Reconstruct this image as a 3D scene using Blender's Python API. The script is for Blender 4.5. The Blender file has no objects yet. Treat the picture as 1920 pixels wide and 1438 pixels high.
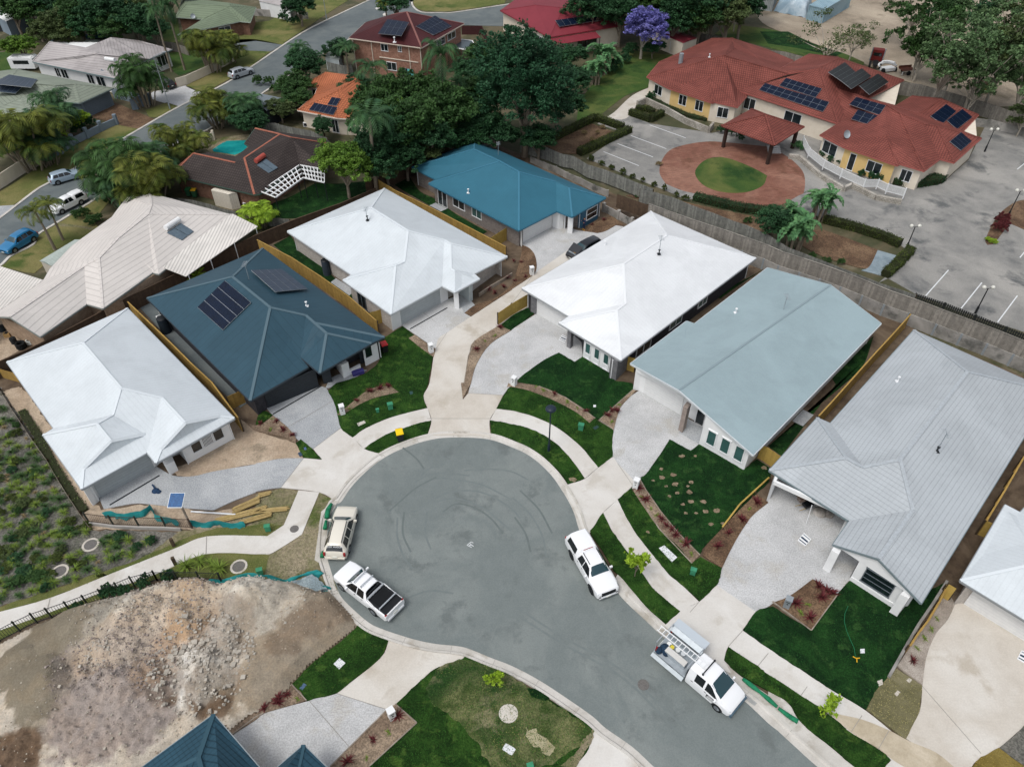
EXPO = 0.18
DEBUG = False
import bpy, bmesh, math, random
import numpy as np
from mathutils import Vector, Matrix, Quaternion
rnd = random.Random(7)
S = bpy.context.scene
COL = S.collection
R = math.radians
# ------------------------------------------------------------------ camera geometry
CAMH, F, PITCH = 47.0, 1400.0, R(42.5)
ct, st = math.cos(PITCH), math.sin(PITCH)
def ray(px, py):
    x, y = px - 960.0, 719.0 - py
    return Vector((x, y*st + F*ct, y*ct - F*st))
def g(px, py, z=0.0):
    d = ray(px, py); s = (z - CAMH)/d.z
    return Vector((d.x*s, d.y*s, z))
K = 3.994
def T(tile, x, y):
    r, c = int(tile[0]), int(tile[1])
    return (480*c + x/K, (1078 if r == 3 else 360*r) + y/K)
def P(s):
    out = []
    for part in s.split('|'):
        part = part.strip()
        if ':' in part:
            t, rest = part.split(':'); t = t.strip()
        else:
            t, rest = None, part
        for tok in rest.split():
            x, y = tok.split(',')
            out.append(T(t, float(x), float(y)) if t else (float(x), float(y)))
    return out
def G(s, z=0.0):
    return [g(x, y, z) for x, y in (P(s) if isinstance(s, str) else s)]

# ------------------------------------------------------------------ materials
def nodes_of(m):
    m.use_nodes = True
    nt = m.node_tree; nt.nodes.clear()
    return nt
def lin(c):
    return tuple((v/12.92 if v <= .04045 else ((v+.055)/1.055)**2.4) for v in c)
def rgb(h):
    return lin(tuple(int(h[i:i+2], 16)/255 for i in (0, 2, 4)))
MATS = {}
def mat(name, cols, rough=.85, scale=3.0, detail=6, metal=0.0, bump=0.0, bscale=None, world=True,
        pattern=None, spec=.3, island=0.0, contrast=(.35, .65), fine=None, trans=0, uvs=False, coat=0, big=None):
    """procedural surface: two or three colours mixed by noise, optional pattern laid in the face plane"""
    if name in MATS: return MATS[name]
    m = bpy.data.materials.new(name); nt = nodes_of(m); N = nt.nodes; L = nt.links
    out = N.new('ShaderNodeOutputMaterial'); b = N.new('ShaderNodeBsdfPrincipled')
    L.new(b.outputs[0], out.inputs[0])
    b.inputs['Roughness'].default_value = rough; b.inputs['Metallic'].default_value = metal
    b.inputs['Specular IOR Level'].default_value = spec
    if coat: b.inputs['Coat Weight'].default_value = coat
    if isinstance(cols[0], (int, float)) or isinstance(cols, str): cols = [cols]
    cols = [rgb(c) if isinstance(c, str) else c for c in cols]
    if world: src = N.new('ShaderNodeNewGeometry').outputs['Position']
    elif uvs: src = N.new('ShaderNodeTexCoord').outputs['UV']
    else: src = N.new('ShaderNodeTexCoord').outputs['Object']
    def noise(sc, det=detail, dist=0):
        n = N.new('ShaderNodeTexNoise'); n.inputs['Scale'].default_value = sc
        n.inputs['Detail'].default_value = det; n.inputs['Distortion'].default_value = dist; n.inputs['Roughness'].default_value = .64
        L.new(src, n.inputs['Vector']); return n.outputs['Fac']
    def mixc(f, a, c, bt='MIX'):
        x = N.new('ShaderNodeMix'); x.data_type = 'RGBA'; x.blend_type = bt
        if hasattr(f, 'default_value') or not isinstance(f, (int, float)): L.new(f, x.inputs[0])
        else: x.inputs[0].default_value = f
        for s, i in ((a, 6), (c, 7)):
            if isinstance(s, tuple): x.inputs[i].default_value = (*s[:3], 1)
            else: L.new(s, x.inputs[i])
        return x.outputs[2]
    def ramp(f, lo, hi):
        x = N.new('ShaderNodeMapRange'); x.inputs[1].default_value = lo; x.inputs[2].default_value = hi
        L.new(f, x.inputs[0]); return x.outputs[0]
    col = cols[0]
    if len(cols) > 1:
        col = mixc(ramp(noise(scale), *contrast), cols[0], cols[1])
        if len(cols) > 2:
            col = mixc(ramp(noise(scale*(big or .23), 4, .6), .45, .62), col, cols[2])
        if len(cols) > 3:
            col = mixc(ramp(noise(scale*.45, 5, .3), .55, .66), col, cols[3])
    if fine:   # salt-and-pepper grain
        n = ramp(noise(fine[0], 2), .38, .62)
        col = mixc(n, col, mixc(fine[1], col if not isinstance(col, tuple) else col, (0, 0, 0)))
    if island:
        ri = N.new('ShaderNodeNewGeometry').outputs['Random Per Island']
        hs = N.new('ShaderNodeHueSaturation')
        mr = N.new('ShaderNodeMapRange'); L.new(ri, mr.inputs[0])
        mr.inputs[3].default_value = 1-island; mr.inputs[4].default_value = 1+island
        L.new(mr.outputs[0], hs.inputs['Value'])
        if isinstance(col, tuple): hs.inputs['Color'].default_value = (*col, 1)
        else: L.new(col, hs.inputs['Color'])
        col = hs.outputs[0]
    hgt = None
    if pattern:
        kind, a, c2, gw, amt = pattern     # kind, width u, height v, gap, darkening
        uv = N.new('ShaderNodeTexCoord').outputs['UV']
        if kind in ('brick', 'tile'):
            br = N.new('ShaderNodeTexBrick'); L.new(uv, br.inputs['Vector'])
            br.inputs['Scale'].default_value = 1; br.inputs['Brick Width'].default_value = a
            br.inputs['Row Height'].default_value = c2; br.inputs['Mortar Size'].default_value = gw
            br.inputs['Mortar Smooth'].default_value = .4 if kind == 'tile' else .1
            br.offset = .5 if kind == 'brick' else 0.0
            br.inputs['Color1'].default_value = (1, 1, 1, 1)
            v2 = .72 if kind == 'brick' else .9
            br.inputs['Color2'].default_value = (v2, v2, v2, 1)
            br.inputs['Mortar'].default_value = (amt, amt, amt, 1)
            col = mixc(1.0, col, br.outputs['Color'], 'MULTIPLY')
            hgt = br.outputs['Fac']
        elif kind == 'course':
            sp = N.new('ShaderNodeSeparateXYZ'); L.new(uv, sp.inputs[0]); fs_ = []
            for ax, per, k in ((1, c2, 1.0), (0, a, .35)):
                mo = N.new('ShaderNodeMath'); mo.operation = 'PINGPONG'; mo.inputs[1].default_value = per/2
                L.new(sp.outputs[ax], mo.inputs[0]); f = ramp(mo.outputs[0], 0, gw); fs_.append(f)
                col = mixc(f, mixc(amt*k, col, (0, 0, 0)), col)
            hgt = fs_[0]
        elif kind == 'rib':
            sp = N.new('ShaderNodeSeparateXYZ'); L.new(uv, sp.inputs[0])
            mo = N.new('ShaderNodeMath'); mo.operation = 'PINGPONG'; mo.inputs[1].default_value = a/2
            L.new(sp.outputs[c2], mo.inputs[0])
            f = ramp(mo.outputs[0], 0, gw)
            col = mixc(f, mixc(amt, col, (0, 0, 0)), col)
            hgt = f
    if isinstance(col, tuple): b.inputs['Base Color'].default_value = (*col, 1)
    else: L.new(col, b.inputs['Base Color'])
    if bump or hgt is not None:
        bp = N.new('ShaderNodeBump'); bp.inputs['Strength'].default_value = bump or .4
        bp.inputs['Distance'].default_value = .03 if hgt is not None else .08
        L.new(hgt if hgt is not None else noise(bscale or scale*4, 5), bp.inputs['Height'])
        L.new(bp.outputs[0], b.inputs['Normal'])
    if trans:
        b.inputs['Subsurface Weight'].default_value = 0
        tr = N.new('ShaderNodeBsdfTranslucent')
        if isinstance(col, tuple): tr.inputs[0].default_value = (*col, 1)
        else: L.new(col, tr.inputs[0])
        ms = N.new('ShaderNodeMixShader'); ms.inputs[0].default_value = trans
        L.new(b.outputs[0], ms.inputs[1]); L.new(tr.outputs[0], ms.inputs[2]); L.new(ms.outputs[0], out.inputs[0])
    MATS[name] = m
    return m

# ------------------------------------------------------------------ mesh builder
class MB:
    def __init__(s): s.v = []; s.f = []
    def add(s, vs, fs):
        o = len(s.v); s.v += [tuple(v) for v in vs]; s.f += [tuple(i+o for i in f) for f in fs]; return s
    def box(s, c, size, rz=0.0, M=None):
        hx, hy, hz = size[0]/2, size[1]/2, size[2]/2
        vs = [Vector((x, y, z)) for z in (-hz, hz) for y in (-hy, hy) for x in (-hx, hx)]
        m = M or Matrix.Rotation(rz, 3, 'Z')
        vs = [m @ v + Vector(c) for v in vs]
        return s.add(vs, [(0, 2, 3, 1), (4, 5, 7, 6), (0, 1, 5, 4), (2, 6, 7, 3), (0, 4, 6, 2), (1, 3, 7, 5)])
    def bar(s, p0, p1, w, h, lift=0.0, up=Vector((0, 0, 1))):
        """box from p0 to p1 with width w across and height h along up (centred, lifted)"""
        p0, p1 = Vector(p0), Vector(p1); d = (p1-p0)
        if d.length < 1e-5: return s
        d.normalize(); r = d.cross(up)
        if r.length < 1e-4: r = d.cross(Vector((1, 0, 0)))
        r.normalize(); u = r.cross(d)
        vs = []
        for p in (p0, p1):
            for a, c in ((-1, -1), (1, -1), (1, 1), (-1, 1)):
                vs.append(p + r*a*w/2 + u*(c*h/2+lift))
        return s.add(vs, [(0, 1, 2, 3), (7, 6, 5, 4), (0, 4, 5, 1), (1, 5, 6, 2), (2, 6, 7, 3), (3, 7, 4, 0)])
    def tube(s, p0, p1, r0, r1=None, n=8, cap=True):
        r1 = r0 if r1 is None else r1
        p0, p1 = Vector(p0), Vector(p1); d = p1-p0
        if d.length < 1e-6: return s
        q = d.to_track_quat('Z', 'Y'); vs = []
        for p, r in ((p0, r0), (p1, r1)):
            for i in range(n):
                a = 2*math.pi*i/n; vs.append(p + q @ Vector((math.cos(a)*r, math.sin(a)*r, 0)))
        fs = [(i, (i+1) % n, n+(i+1) % n, n+i) for i in range(n)]
        if cap: fs += [tuple(range(n-1, -1, -1)), tuple(range(n, 2*n))]
        return s.add(vs, fs)
    def path(s, pts, radii, n=7):
        for i in range(len(pts)-1): s.tube(pts[i], pts[i+1], radii[i], radii[i+1], n, cap=(i in (0, len(pts)-2)))
        return s
    def prism(s, pts, z0, z1, bottom=False):
        """vertical prism over a ground polygon"""
        pts = [Vector((p[0], p[1])) for p in pts]
        a = sum(pts[i].x*pts[(i+1) % len(pts)].y - pts[(i+1) % len(pts)].x*pts[i].y for i in range(len(pts)))
        if a < 0: pts = pts[::-1]
        n = len(pts)
        vs = [(p.x, p.y, z0) for p in pts] + [(p.x, p.y, z1) for p in pts]
        fs = [(i, (i+1) % n, n+(i+1) % n, n+i) for i in range(n)] + [tuple(range(n, 2*n))]
        if bottom: fs.append(tuple(range(n-1, -1, -1)))
        return s.add(vs, fs)
    def dome(s, c, r, n=12, rings=5, z=1.0, full=False):
        vs = []; lo = -rings if full else 0
        rr = range(lo, rings+1)
        for k in rr:
            a = math.pi/2*k/rings
            for i in range(n):
                t = 2*math.pi*i/n
                vs.append((c[0]+r*math.cos(a)*math.cos(t), c[1]+r*math.cos(a)*math.sin(t), c[2]+r*z*math.sin(a)))
        fs = [(j*n+i, j*n+(i+1) % n, (j+1)*n+(i+1) % n, (j+1)*n+i) for j in range(len(rr)-1) for i in range(n)]
        return s.add(vs, fs)
    def build(s, name, material, parent=None, loc=None, smooth=False, uv=True, kind=None):
        me = bpy.data.meshes.new(name)
        if loc is not None:
            l = Vector(loc); vs = [tuple(Vector(v)-l) for v in s.v]
        elif parent is not None:
            l = parent.get('_o', None)
            l = Vector(l) if l is not None else Vector((0, 0, 0))
            vs = [tuple(Vector(v)-l) for v in s.v]
        else: vs = s.v
        me.from_pydata(vs, [], s.f); me.update()
        if uv and me.polygons:
            ul = me.uv_layers.new(name='UVMap'); data = np.zeros(len(me.loops)*2, dtype=np.float32)
            co = np.array(s.v, dtype=np.float64)
            for p in me.polygons:
                n = p.normal
                if abs(n.z) > .985: h = Vector((1, 0, 0)); sv = Vector((0, 1, 0))
                else:
                    h = Vector((0, 0, 1)).cross(n); h.normalize(); sv = n.cross(h)
                for li in p.loop_indices:
                    c = co[me.loops[li].vertex_index]
                    data[2*li] = c[0]*h.x+c[1]*h.y+c[2]*h.z; data[2*li+1] = c[0]*sv.x+c[1]*sv.y+c[2]*sv.z
            ul.data.foreach_set('uv', data)
        if smooth: me.polygons.foreach_set('use_smooth', [True]*len(me.polygons))
        if material: me.materials.append(material)
        o = bpy.data.objects.new(name, me); COL.objects.link(o)
        if loc is not None: o.location = loc
        if parent is not None: o.parent = parent
        if kind: o['kind'] = kind
        return o
def tag(o, label, cat, group=None, kind=None):
    o['label'] = label; o['category'] = cat
    if group: o['group'] = group
    if kind: o['kind'] = kind
    return o
def thing(name, label, cat, loc=(0, 0, 0), rz=0.0, group=None, local=False):
    """Empty at the base; parts given in world coordinates are shifted by _o unless local"""
    o = bpy.data.objects.new(name, None); COL.objects.link(o); o.empty_display_size = .3
    o.location = loc; o.rotation_euler = (0, 0, rz)
    if not local: o['_o'] = list(loc)
    return tag(o, label, cat, group)
def copy_thing(src, loc, rz=0.0, sc=1.0, label=None, group=None):
    o = src.copy(); COL.objects.link(o); o.location = loc; o.rotation_euler = (0, 0, rz)
    o.scale = (sc, sc, sc) if isinstance(sc, (int, float)) else sc
    if label: o['label'] = label
    if group: o['group'] = group
    for ch in list(src.children):
        c = ch.copy(); COL.objects.link(c); c.parent = o
        for gch in list(ch.children):
            d = gch.copy(); COL.objects.link(d); d.parent = c
    return o

# ------------------------------------------------------------------ ground sheets
def smooth_poly(pts, sub=4, corner=38):
    n = len(pts); out = []
    V = [Vector((p[0], p[1])) for p in pts]
    def is_c(i):
        a = (V[i]-V[i-1]); b = (V[(i+1) % n]-V[i])
        if a.length < 1e-6 or b.length < 1e-6: return True
        return abs(math.degrees(a.angle(b))) > corner
    C = [is_c(i) for i in range(n)]
    for i in range(n):
        p1, p2 = V[i], V[(i+1) % n]
        if C[i] and C[(i+1) % n]:
            out.append(p1); continue
        p0 = V[i-1] if not C[i] else p1-(p2-p1)
        p3 = V[(i+2) % n] if not C[(i+1) % n] else p2+(p2-p1)
        for k in range(sub):
            t = k/sub
            out.append(.5*((2*p1)+(-p0+p2)*t+(2*p0-5*p1+4*p2-p3)*t*t+(-p0+3*p1-3*p2+p3)*t**3))
    return out
def slab(name, m, z, s, sm=True, z0=-.02, kind='structure', jit=0.0, label=None):
    pts = G(s) if isinstance(s, str) else s
    if sm: pts = smooth_poly(pts)
    if jit:
        q = []
        for i, p in enumerate(pts):
            a = Vector((p[0], p[1])); c = pts[(i+1) % len(pts)]; c = Vector((c[0], c[1]))
            k = max(1, min(40, int((c-a).length/.35)))
            d = (c-a); nn = Vector((-d.y, d.x)); nn = nn.normalized() if nn.length > 0 else nn
            for j in range(k): q.append(a+d*(j/k)+nn*rnd.uniform(-jit, jit))
        pts = q
    o = MB().prism(pts, z0, z).build(name, m, kind=kind)
    if label: o['label'] = label
    return o
# ------------------------------------------------------------------ palette
m_ground = mat('forest_floor', ['4a4a34', '3a3f28', '5d5541', '6b6350'], scale=.6, bump=.4, bscale=4)
m_soil = mat('brown_soil', ['5e5040', '483b30', '6c5e4e'], scale=1.3, bump=.5, bscale=6)
m_road = mat('asphalt', ['757d7c', '6c7473', '7d8482', '676e6d'], scale=.8, fine=(13, .13), bump=.15, bscale=30, contrast=(.25, .75))
m_roadold = mat('old_asphalt', ['626a6c', '596163', '6b7272'], scale=.7, fine=(11, .1), bump=.1, bscale=20)
m_tyre = mat('tyre_mark', ['687070', '6f7776'], scale=2)
m_conc = mat('footpath_concrete', ['c9c6c0', 'c2beb7', 'cfcdc8', 'bab5ac'], scale=.8, fine=(9, .06), bump=.1, bscale=20)
m_conct = mat('tan_concrete', ['c4beb4', 'bab3a8', 'cbc7bf', 'b3ab9e'], scale=.7, fine=(9, .08), bump=.1, bscale=20)
m_agg = mat('exposed_aggregate', ['bfc0c0', 'b3b4b4', 'c8c9c9', 'b7b5b0'], scale=.9, fine=(10, .28), bump=.2, bscale=18)
m_aggd = mat('damp_aggregate', ['a9adb0', '9fa3a6', 'b5b8ba'], scale=.9, fine=(10, .3), bump=.2, bscale=18)
m_kerb = mat('kerb_concrete', ['bfbcb5', 'b2aea6', 'c9c6c0', 'a59f94'], scale=1.2, fine=(20, .12))
m_line = mat('joint_line', ['8f8c86'])
m_drain = mat('drain_grate', ['23272a'], rough=.6)
m_lawn = mat('new_turf', ['27451b', '1b3412', '355621', '4b682c'], scale=2.2, bump=.9, bscale=26, fine=(9, .45), spec=.1)
m_lawn2 = mat('lush_turf', ['18381a', '112b14', '234820', '34562a'], scale=2.0, bump=.9, bscale=26, fine=(9, .45), spec=.1)
m_lawn3 = mat('patchy_turf', ['4b5a30', '7a7d55', '2f4a25', '8b8768'], scale=.75, bump=.8, bscale=24, fine=(8, .4), spec=.1, contrast=(.4, .6))
m_lawn4 = mat('olive_verge', ['6f7344', '5a6535', '837d52', '4f5f30'], scale=.5, bump=.7, bscale=14, fine=(14, .3), spec=.1)
m_dry = mat('dry_turf', ['7f7a5c', '6d6a4c', '8c8668'], scale=1.2, bump=.7, bscale=24, fine=(22, .35), spec=.1)
m_gold = mat('golden_turf', ['84733d', '6f6130', '93834b'], scale=1.2, bump=.7, bscale=24, fine=(22, .35), spec=.1)
m_green = mat('park_grass', ['4d6230', '38542a', '6b7040', '2c4724'], scale=.35, bump=.7, bscale=12, fine=(12, .3), spec=.1)
m_bed = mat('pebble_mulch', ['94806c', '7d6b5a', 'a8957f'], scale=1.5, bump=.9, bscale=22, fine=(9, .5))
m_bark = mat('bark_mulch', ['725a44', '5c4636', '856c54'], scale=1.5, bump=.9, bscale=18, fine=(8, .5))
m_grey = mat('grey_wood_mulch', ['72716a', '5d5c55', '838078', '4c5040'], scale=1.0, bump=.9, bscale=14, fine=(7, .5))
m_sand = mat('sandy_dirt', ['b3a08a', 'a3917c', 'bdac97', '968875'], scale=.9, bump=.8, bscale=9, fine=(7, .25))
m_scrub = mat('scruffy_verge', ['8b8168', '6a6d45', '9b9078', '54602f'], scale=.8, bump=.8, bscale=12, fine=(6, .35))
m_cpark = mat('weathered_asphalt', ['8d8c88', '787876', '9c9a95', '5f6161'], scale=.45, fine=(10, .15), bump=.2, bscale=14, contrast=(.3, .7))
m_paver = mat('red_paving', ['8c6252', '7d5345', '98705f', '74503f'], scale=.6, world=True, pattern=('brick', .6, .3, .03, .75), fine=(10, .1))
m_white = mat('white_paint', ['d5d8da', 'cdd0d2'], scale=3, rough=.6)
m_bank = mat('yard_dirt', ['a39684', '8c8070', 'b3a693', '6f6655'], scale=.25, bump=.7, bscale=5, fine=(8, .25))

# ------------------------------------------------------------------ the ground, one sheet to the horizon
gb = MB(); gb.add([(-900, -300, 0), (900, -300, 0), (900, 1400, 0), (-900, 1400, 0)], [(0, 1, 2, 3)])
gb.build('ground', m_ground, kind='structure')
# estate soil under the new lots
slab('lot_soil', m_soil, .03, "-60,690 100,630 250,560 480,440 700,360 780,300 890,255 1000,300 1165,370 1300,420 1440,480 1600,560 1760,640 2010,745 2400,1000 2400,1700 -300,1700 -300,900", sm=False)

# ---- main road and turning circle
kerbL = "21: 590,925 605,900 640,880 700,790 780,700 880,610 1000,530 1150,465 1280,425 1400,405 1560,402 1700,410 1800,430 | 22: 0,475 100,520 200,590 300,690 370,790 430,890 470,980 500,1080 545,1190 600,1290 | 32: 690,20 780,120 860,210 1000,340 1150,480 1400,690 1730,935 1917,1095 | 33: 100,1190 220,1300 330,1400 520,1560"
kerbR = "21: 590,925 545,1010 530,1150 528,1280 560,1400 | 31: 590,60 640,170 760,290 860,370 950,410 1050,445 1200,490 1350,520 1500,535 1590,555 1750,620 | 32: 0,685 200,790 400,920 600,1060 700,1150 900,1290 1060,1438 1180,1540"
KL, KR = P(kerbL), P(kerbR)
def smooth_line(px, sub=4):
    V = [Vector((g(*p).x, g(*p).y)) for p in px]; out = []
    for i in range(len(V)-1):
        p1, p2 = V[i], V[i+1]
        p0 = V[i-1] if i else p1-(p2-p1); p3 = V[i+2] if i+2 < len(V) else p2+(p2-p1)
        for k in range(sub):
            t = k/sub
            out.append(.5*((2*p1)+(-p0+p2)*t+(2*p0-5*p1+4*p2-p3)*t*t+(-p0+3*p1-3*p2+p3)*t**3))
    out.append(V[-1]); return out
kl, kr = smooth_line(KL), smooth_line(KR)
slab('road', m_road, .05, kr[::-1]+kl[1:], sm=False)
def strip(line, prof):
    """sweep a profile [(offset, z)] along a plan line; offset positive to the left of travel"""
    mb = MB(); vs = []; n = len(line)
    for i, p in enumerate(line):
        a = line[max(0, i-1)]; b = line[min(n-1, i+1)]
        d = (b-a); d = d.normalized(); nn = Vector((-d.y, d.x))
        for o, z in prof: q = p+nn*o; vs.append((q.x, q.y, z))
    k = len(prof); fs = []
    for i in range(n-1):
        for j in range(k-1):
            a = i*k+j; fs.append((a, a+1, a+k+1, a+k))
    return mb.add(vs, fs)
kp = [(-.02, 0), (-.02, .056), (.38, .07), (.46, .17), (.62, .175), (.64, 0)]
strip(kl, kp).build('kerb', m_kerb, kind='structure')
strip(kr[::-1], kp).build('kerb', m_kerb, kind='structure')
# joints across the kerb
jb = MB()
for ln, sg in ((kl, 1), (kr[::-1], 1)):
    acc = 0
    for i in range(1, len(ln)-1):
        acc += (ln[i]-ln[i-1]).length
        if acc > 3.0:
            acc = 0; d = (ln[i+1]-ln[i-1]).normalized(); nn = Vector((-d.y, d.x))
            a = ln[i]+nn*.0; b = ln[i]+nn*.36; c = ln[i]+nn*.48; e = ln[i]+nn*.6
            jb.bar((a.x, a.y, .066), (b.x, b.y, .078), .025, .006); jb.bar((c.x, c.y, .178), (e.x, e.y, .18), .025, .006)
jb.build('kerb_joint', m_line, kind='structure')
slab('gutter_apron', m_kerb, .062, '32: 1560,690 1585,640 1700,750 1917,900 | 33: 0,870 150,960 240,1100 480,1300 650,1438 780,1500 640,1580 | 33: 520,1560 330,1400 100,1190 0,1110 | 32: 1730,935 1500,760')
# tyre marks
def band(s, w, z, m, name, step=4):
    l = smooth_line(P(s), step); return strip(l, [(w/2, z), (-w/2, z)]).build(name, m, kind='structure')
_k = 0
m_tyre2 = mat('faint_tyre_mark', ['5f6766', '666e6d'], scale=2)
for s in ("21: 990,970 1130,830 1320,715 1500,720 1700,760 1917,870", "21: 1180,960 1400,830 1600,800 1760,840 1917,940 | 22: 60,1010",
          "21: 1000,950 1060,900 1200,780 1350,700", "21: 1320,890 1500,860 1700,930 1840,1040 1910,1100", "21: 1060,1000 1060,1150 1110,1300 1180,1390",
          "21: 1110,960 1100,1120 1160,1260", "21: 1280,960 1270,1120 1310,1240", "22: 0,850 120,960 220,1120 260,1300", "22: 60,800 200,940 300,1120",
          "21: 1560,650 1750,640 1917,660 | 22: 120,720", "21: 1230,700 1290,640 1400,600", "21: 1400,960 1500,900 1640,930 1760,1010 1850,1120", "21: 1020,900 1120,790 1280,690 1420,670 1600,690", "31: 1120,180 1300,120 1480,140", "22: 20,1000 100,1120 140,1260", "32: 40,250 400,480 800,700 1300,1150", "32: 60,320 420,540 840,780 1240,1180", "21: 1100,480 1200,560 1260,640"):
    _k += 1; band(s, .15, .0535+.0006*_k, m_tyre if _k % 3 else m_tyre2, 'tyre_mark')
# ---- old street on the left and around the top
slab('street', m_roadold, .05, "-60,452 0,410 65,360 90,345 140,317 165,301 240,256 338,200 423,158 480,121 568,62 640,26 695,0 760,-40 776,-20 774,0 773,10 790,24 830,25 855,24 948,10 1010,0 1010,45 943,50 865,48 800,45 740,32 655,75 610,99 545,140 497,173 400,238 365,255 295,290 193,365 110,417 70,442 62,460 22,480 0,500 -60,540", sm=False)

def kline(name, s, w=.35, z=.12):
    l = smooth_line(P(s)); return strip(l, [(w/2, 0), (w/2, z), (-w/2, z), (-w/2, 0)]).build(name, m_kerb, kind='structure')
kline('street_kerb', "-60,452 0,410 65,360 90,345 140,317 165,301 240,256 338,200 423,158 480,121 568,62 640,26 695,0 740,-25")
kline('street_kerb', "774,-10 773,10 790,24 830,25 855,24 948,10 1010,0")
kline('street_kerb', "740,32 655,75 610,99 545,140 497,173 400,238 365,255 295,290 193,365 110,417 70,442 62,460 22,480 0,500 -60,540")
# verges and yards of the old street
slab('verge', m_lawn4, .04, "00: -200,1600 -200,1500 0,1438 330,1225 360,1200 870,935 1035,965 960,1022 560,1265 280,1438 130,1520 0,1600")
slab('verge', m_lawn4, .045, "00: 1090,830 1250,770 1340,800 1200,880 1120,880")
slab('verge', m_lawn4, .045, "00: 1390,650 1520,570 1700,470 1760,380 1917,385 | 01: 110,390 0,470 | 00: 1917,495 1690,610 1560,680 1480,690")
slab('verge', m_lawn4, .045, "01: 0,310 200,340 260,290 700,0 850,-60 300,-100 250,60 100,160 -250,200 | 00: 1760,330")
slab('verge', m_lawn4, .045, "01: 1175,0 1200,60 1260,85 1480,85 1860,30 1917,-100 1500,-150 1180,-100")
slab('verge', m_lawn4, .042, "10: 0,550 130,450 280,370 280,330 450,220 780,10 830,60 700,220 740,270 600,370 420,480 260,610 180,600 0,560")
slab('yard_grass', m_green, .035, "00: 1200,130 1330,100 1350,320 1230,330")
slab('yard_grass', m_green, .035, "00: 1260,400 1500,380 1660,460 1340,570 1290,520")
slab('yard_grass', m_green, .035, "00: -50,400 200,380 330,450 60,560 -50,560")
slab('driveway', m_roadold, .045, "00: 1760,300 1917,300 | 01: 200,340 110,390 | 00: 1760,380")
slab('driveway', m_agg, .045, "00: 1150,690 1390,645 1505,690 1470,745 1345,800 1180,760 1100,720")
slab('driveway', m_bark, .045, "00: 640,870 860,770 1000,830 1165,900 1040,970 870,935 760,900")
slab('driveway', m_scrub, .045, "10: 440,235 700,270 740,290 720,300 600,270 450,260")
slab('driveway', m_aggd, .045, "10: -40,110 130,100 100,130 -20,220 -60,240")
slab('carport_slab', m_sand, .045, "10: 0,930 250,1060 330,1080 0,1270 -200,1330 -200,900")
slab('pool_coping', m_scrub, .05, "01: -110,1100 -60,1050 -20,1010 | 00: 1850,1010 1640,1040 1520,1090 1600,1160 1780,1200 1900,1100")
slab('back_lawn', m_lawn2, .05, "500,385 540,372 590,345 640,345 690,340 700,360 560,410 505,410")
# care home grounds
slab('park_grass', m_green, .04, "02: 480,930 560,900 640,880 850,720 1050,640 1170,480 1200,420 900,380 780,500 600,640 510,780")
slab('footpath', m_conct, .06, "02: 690,890 765,845 900,720 1050,650 1040,740 990,770 930,800 870,880 820,900")
slab('park_grass', m_green, .04, "03: -300,180 100,240 360,340 560,400 720,470 700,520 250,420 -150,320 -400,260")
slab('park_grass', m_lawn2, .05, "03: -60,240 150,240 340,330 560,400 500,430 250,370 0,330")
slab('yard_dirt', m_bank, .035, "03: 100,0 600,-200 1100,-150 1900,-150 2500,800 1700,800 1000,600 700,470 350,330 0,200 -100,100")
slab('car_park', m_cpark, .05, "02: 690,890 870,870 1040,930 1500,1000 1900,900 | 03: 1300,1380 1500,1200 1700,800 1917,900 | 2100,300 2200,800 | 13: 1917,1050 1440,900 1110,770 900,650 830,680 1080,470 990,400 420,210 300,150 | 12: 1917,20 1300,60 | 02: 1150,1430 900,1330 560,1190 840,1000 640,930", sm=False)
slab('turning_court', m_paver, .054, "02: 1120,1210 1180,1130 1290,1090 1450,1065 1600,1070 1900,1100 | 03: 100,1150 200,1220 270,1310 270,1438 | 13: 230,30 100,100 0,125 | 12: 1860,125 1600,60 1300,0 | 02: 1150,1380 1105,1300")
slab('court_lawn', m_green, .075, "02: 1370,1300 1410,1230 1480,1190 1560,1180 1650,1200 1800,1260 1910,1320 1880,1390 1780,1438 1650,1450 1520,1430 1420,1380")
slab('porch_floor', m_paver, .058, "02: 1740,1090 1917,1110 | 03: 60,1160 | 02: 1890,1300 1580,1180 1700,1100")
slab('garden_bed', m_bark, .07, "02: 230,1080 600,930 780,1000 500,1160 350,1150")
slab('garden_bed', m_bark, .07, "13: 360,290 450,300 830,440 750,580 640,560 420,490 250,400 200,300")
slab('gravel_bed', mat('blue_gravel', ['8a9aa3', '7b8b94', '98a7ae'], scale=2, bump=.8, bscale=20, fine=(14, .3)), .075, "13: 820,440 960,480 850,630 700,590 760,560")
slab('garden_bed', m_bark, .06, "12: 850,30 1100,110 1340,190 1900,400 1917,210 1350,90 1000,0")
slab('garden_bed', m_bark, .07, "13: 1630,350 1720,180 1850,80 1950,60 1950,300 1810,240 1740,330 1690,390 1640,400")
for s in ("02: 1030,940 1300,1037", "02: 890,1020 1155,1118", "02: 790,1080 1055,1180", "02: 685,1140 950,1246", "13: 1350,588 1180,780", "13: 1600,682 1445,875", "13: 1866,780 1718,978", "13: 1930,440 1885,495",
          "03: 1930,1220 1865,1272"):
    a, b = G(s); MB().bar((a.x, a.y, .056), (b.x, b.y, .056), .11, .006).build('bay_line', m_white, kind='structure')
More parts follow.
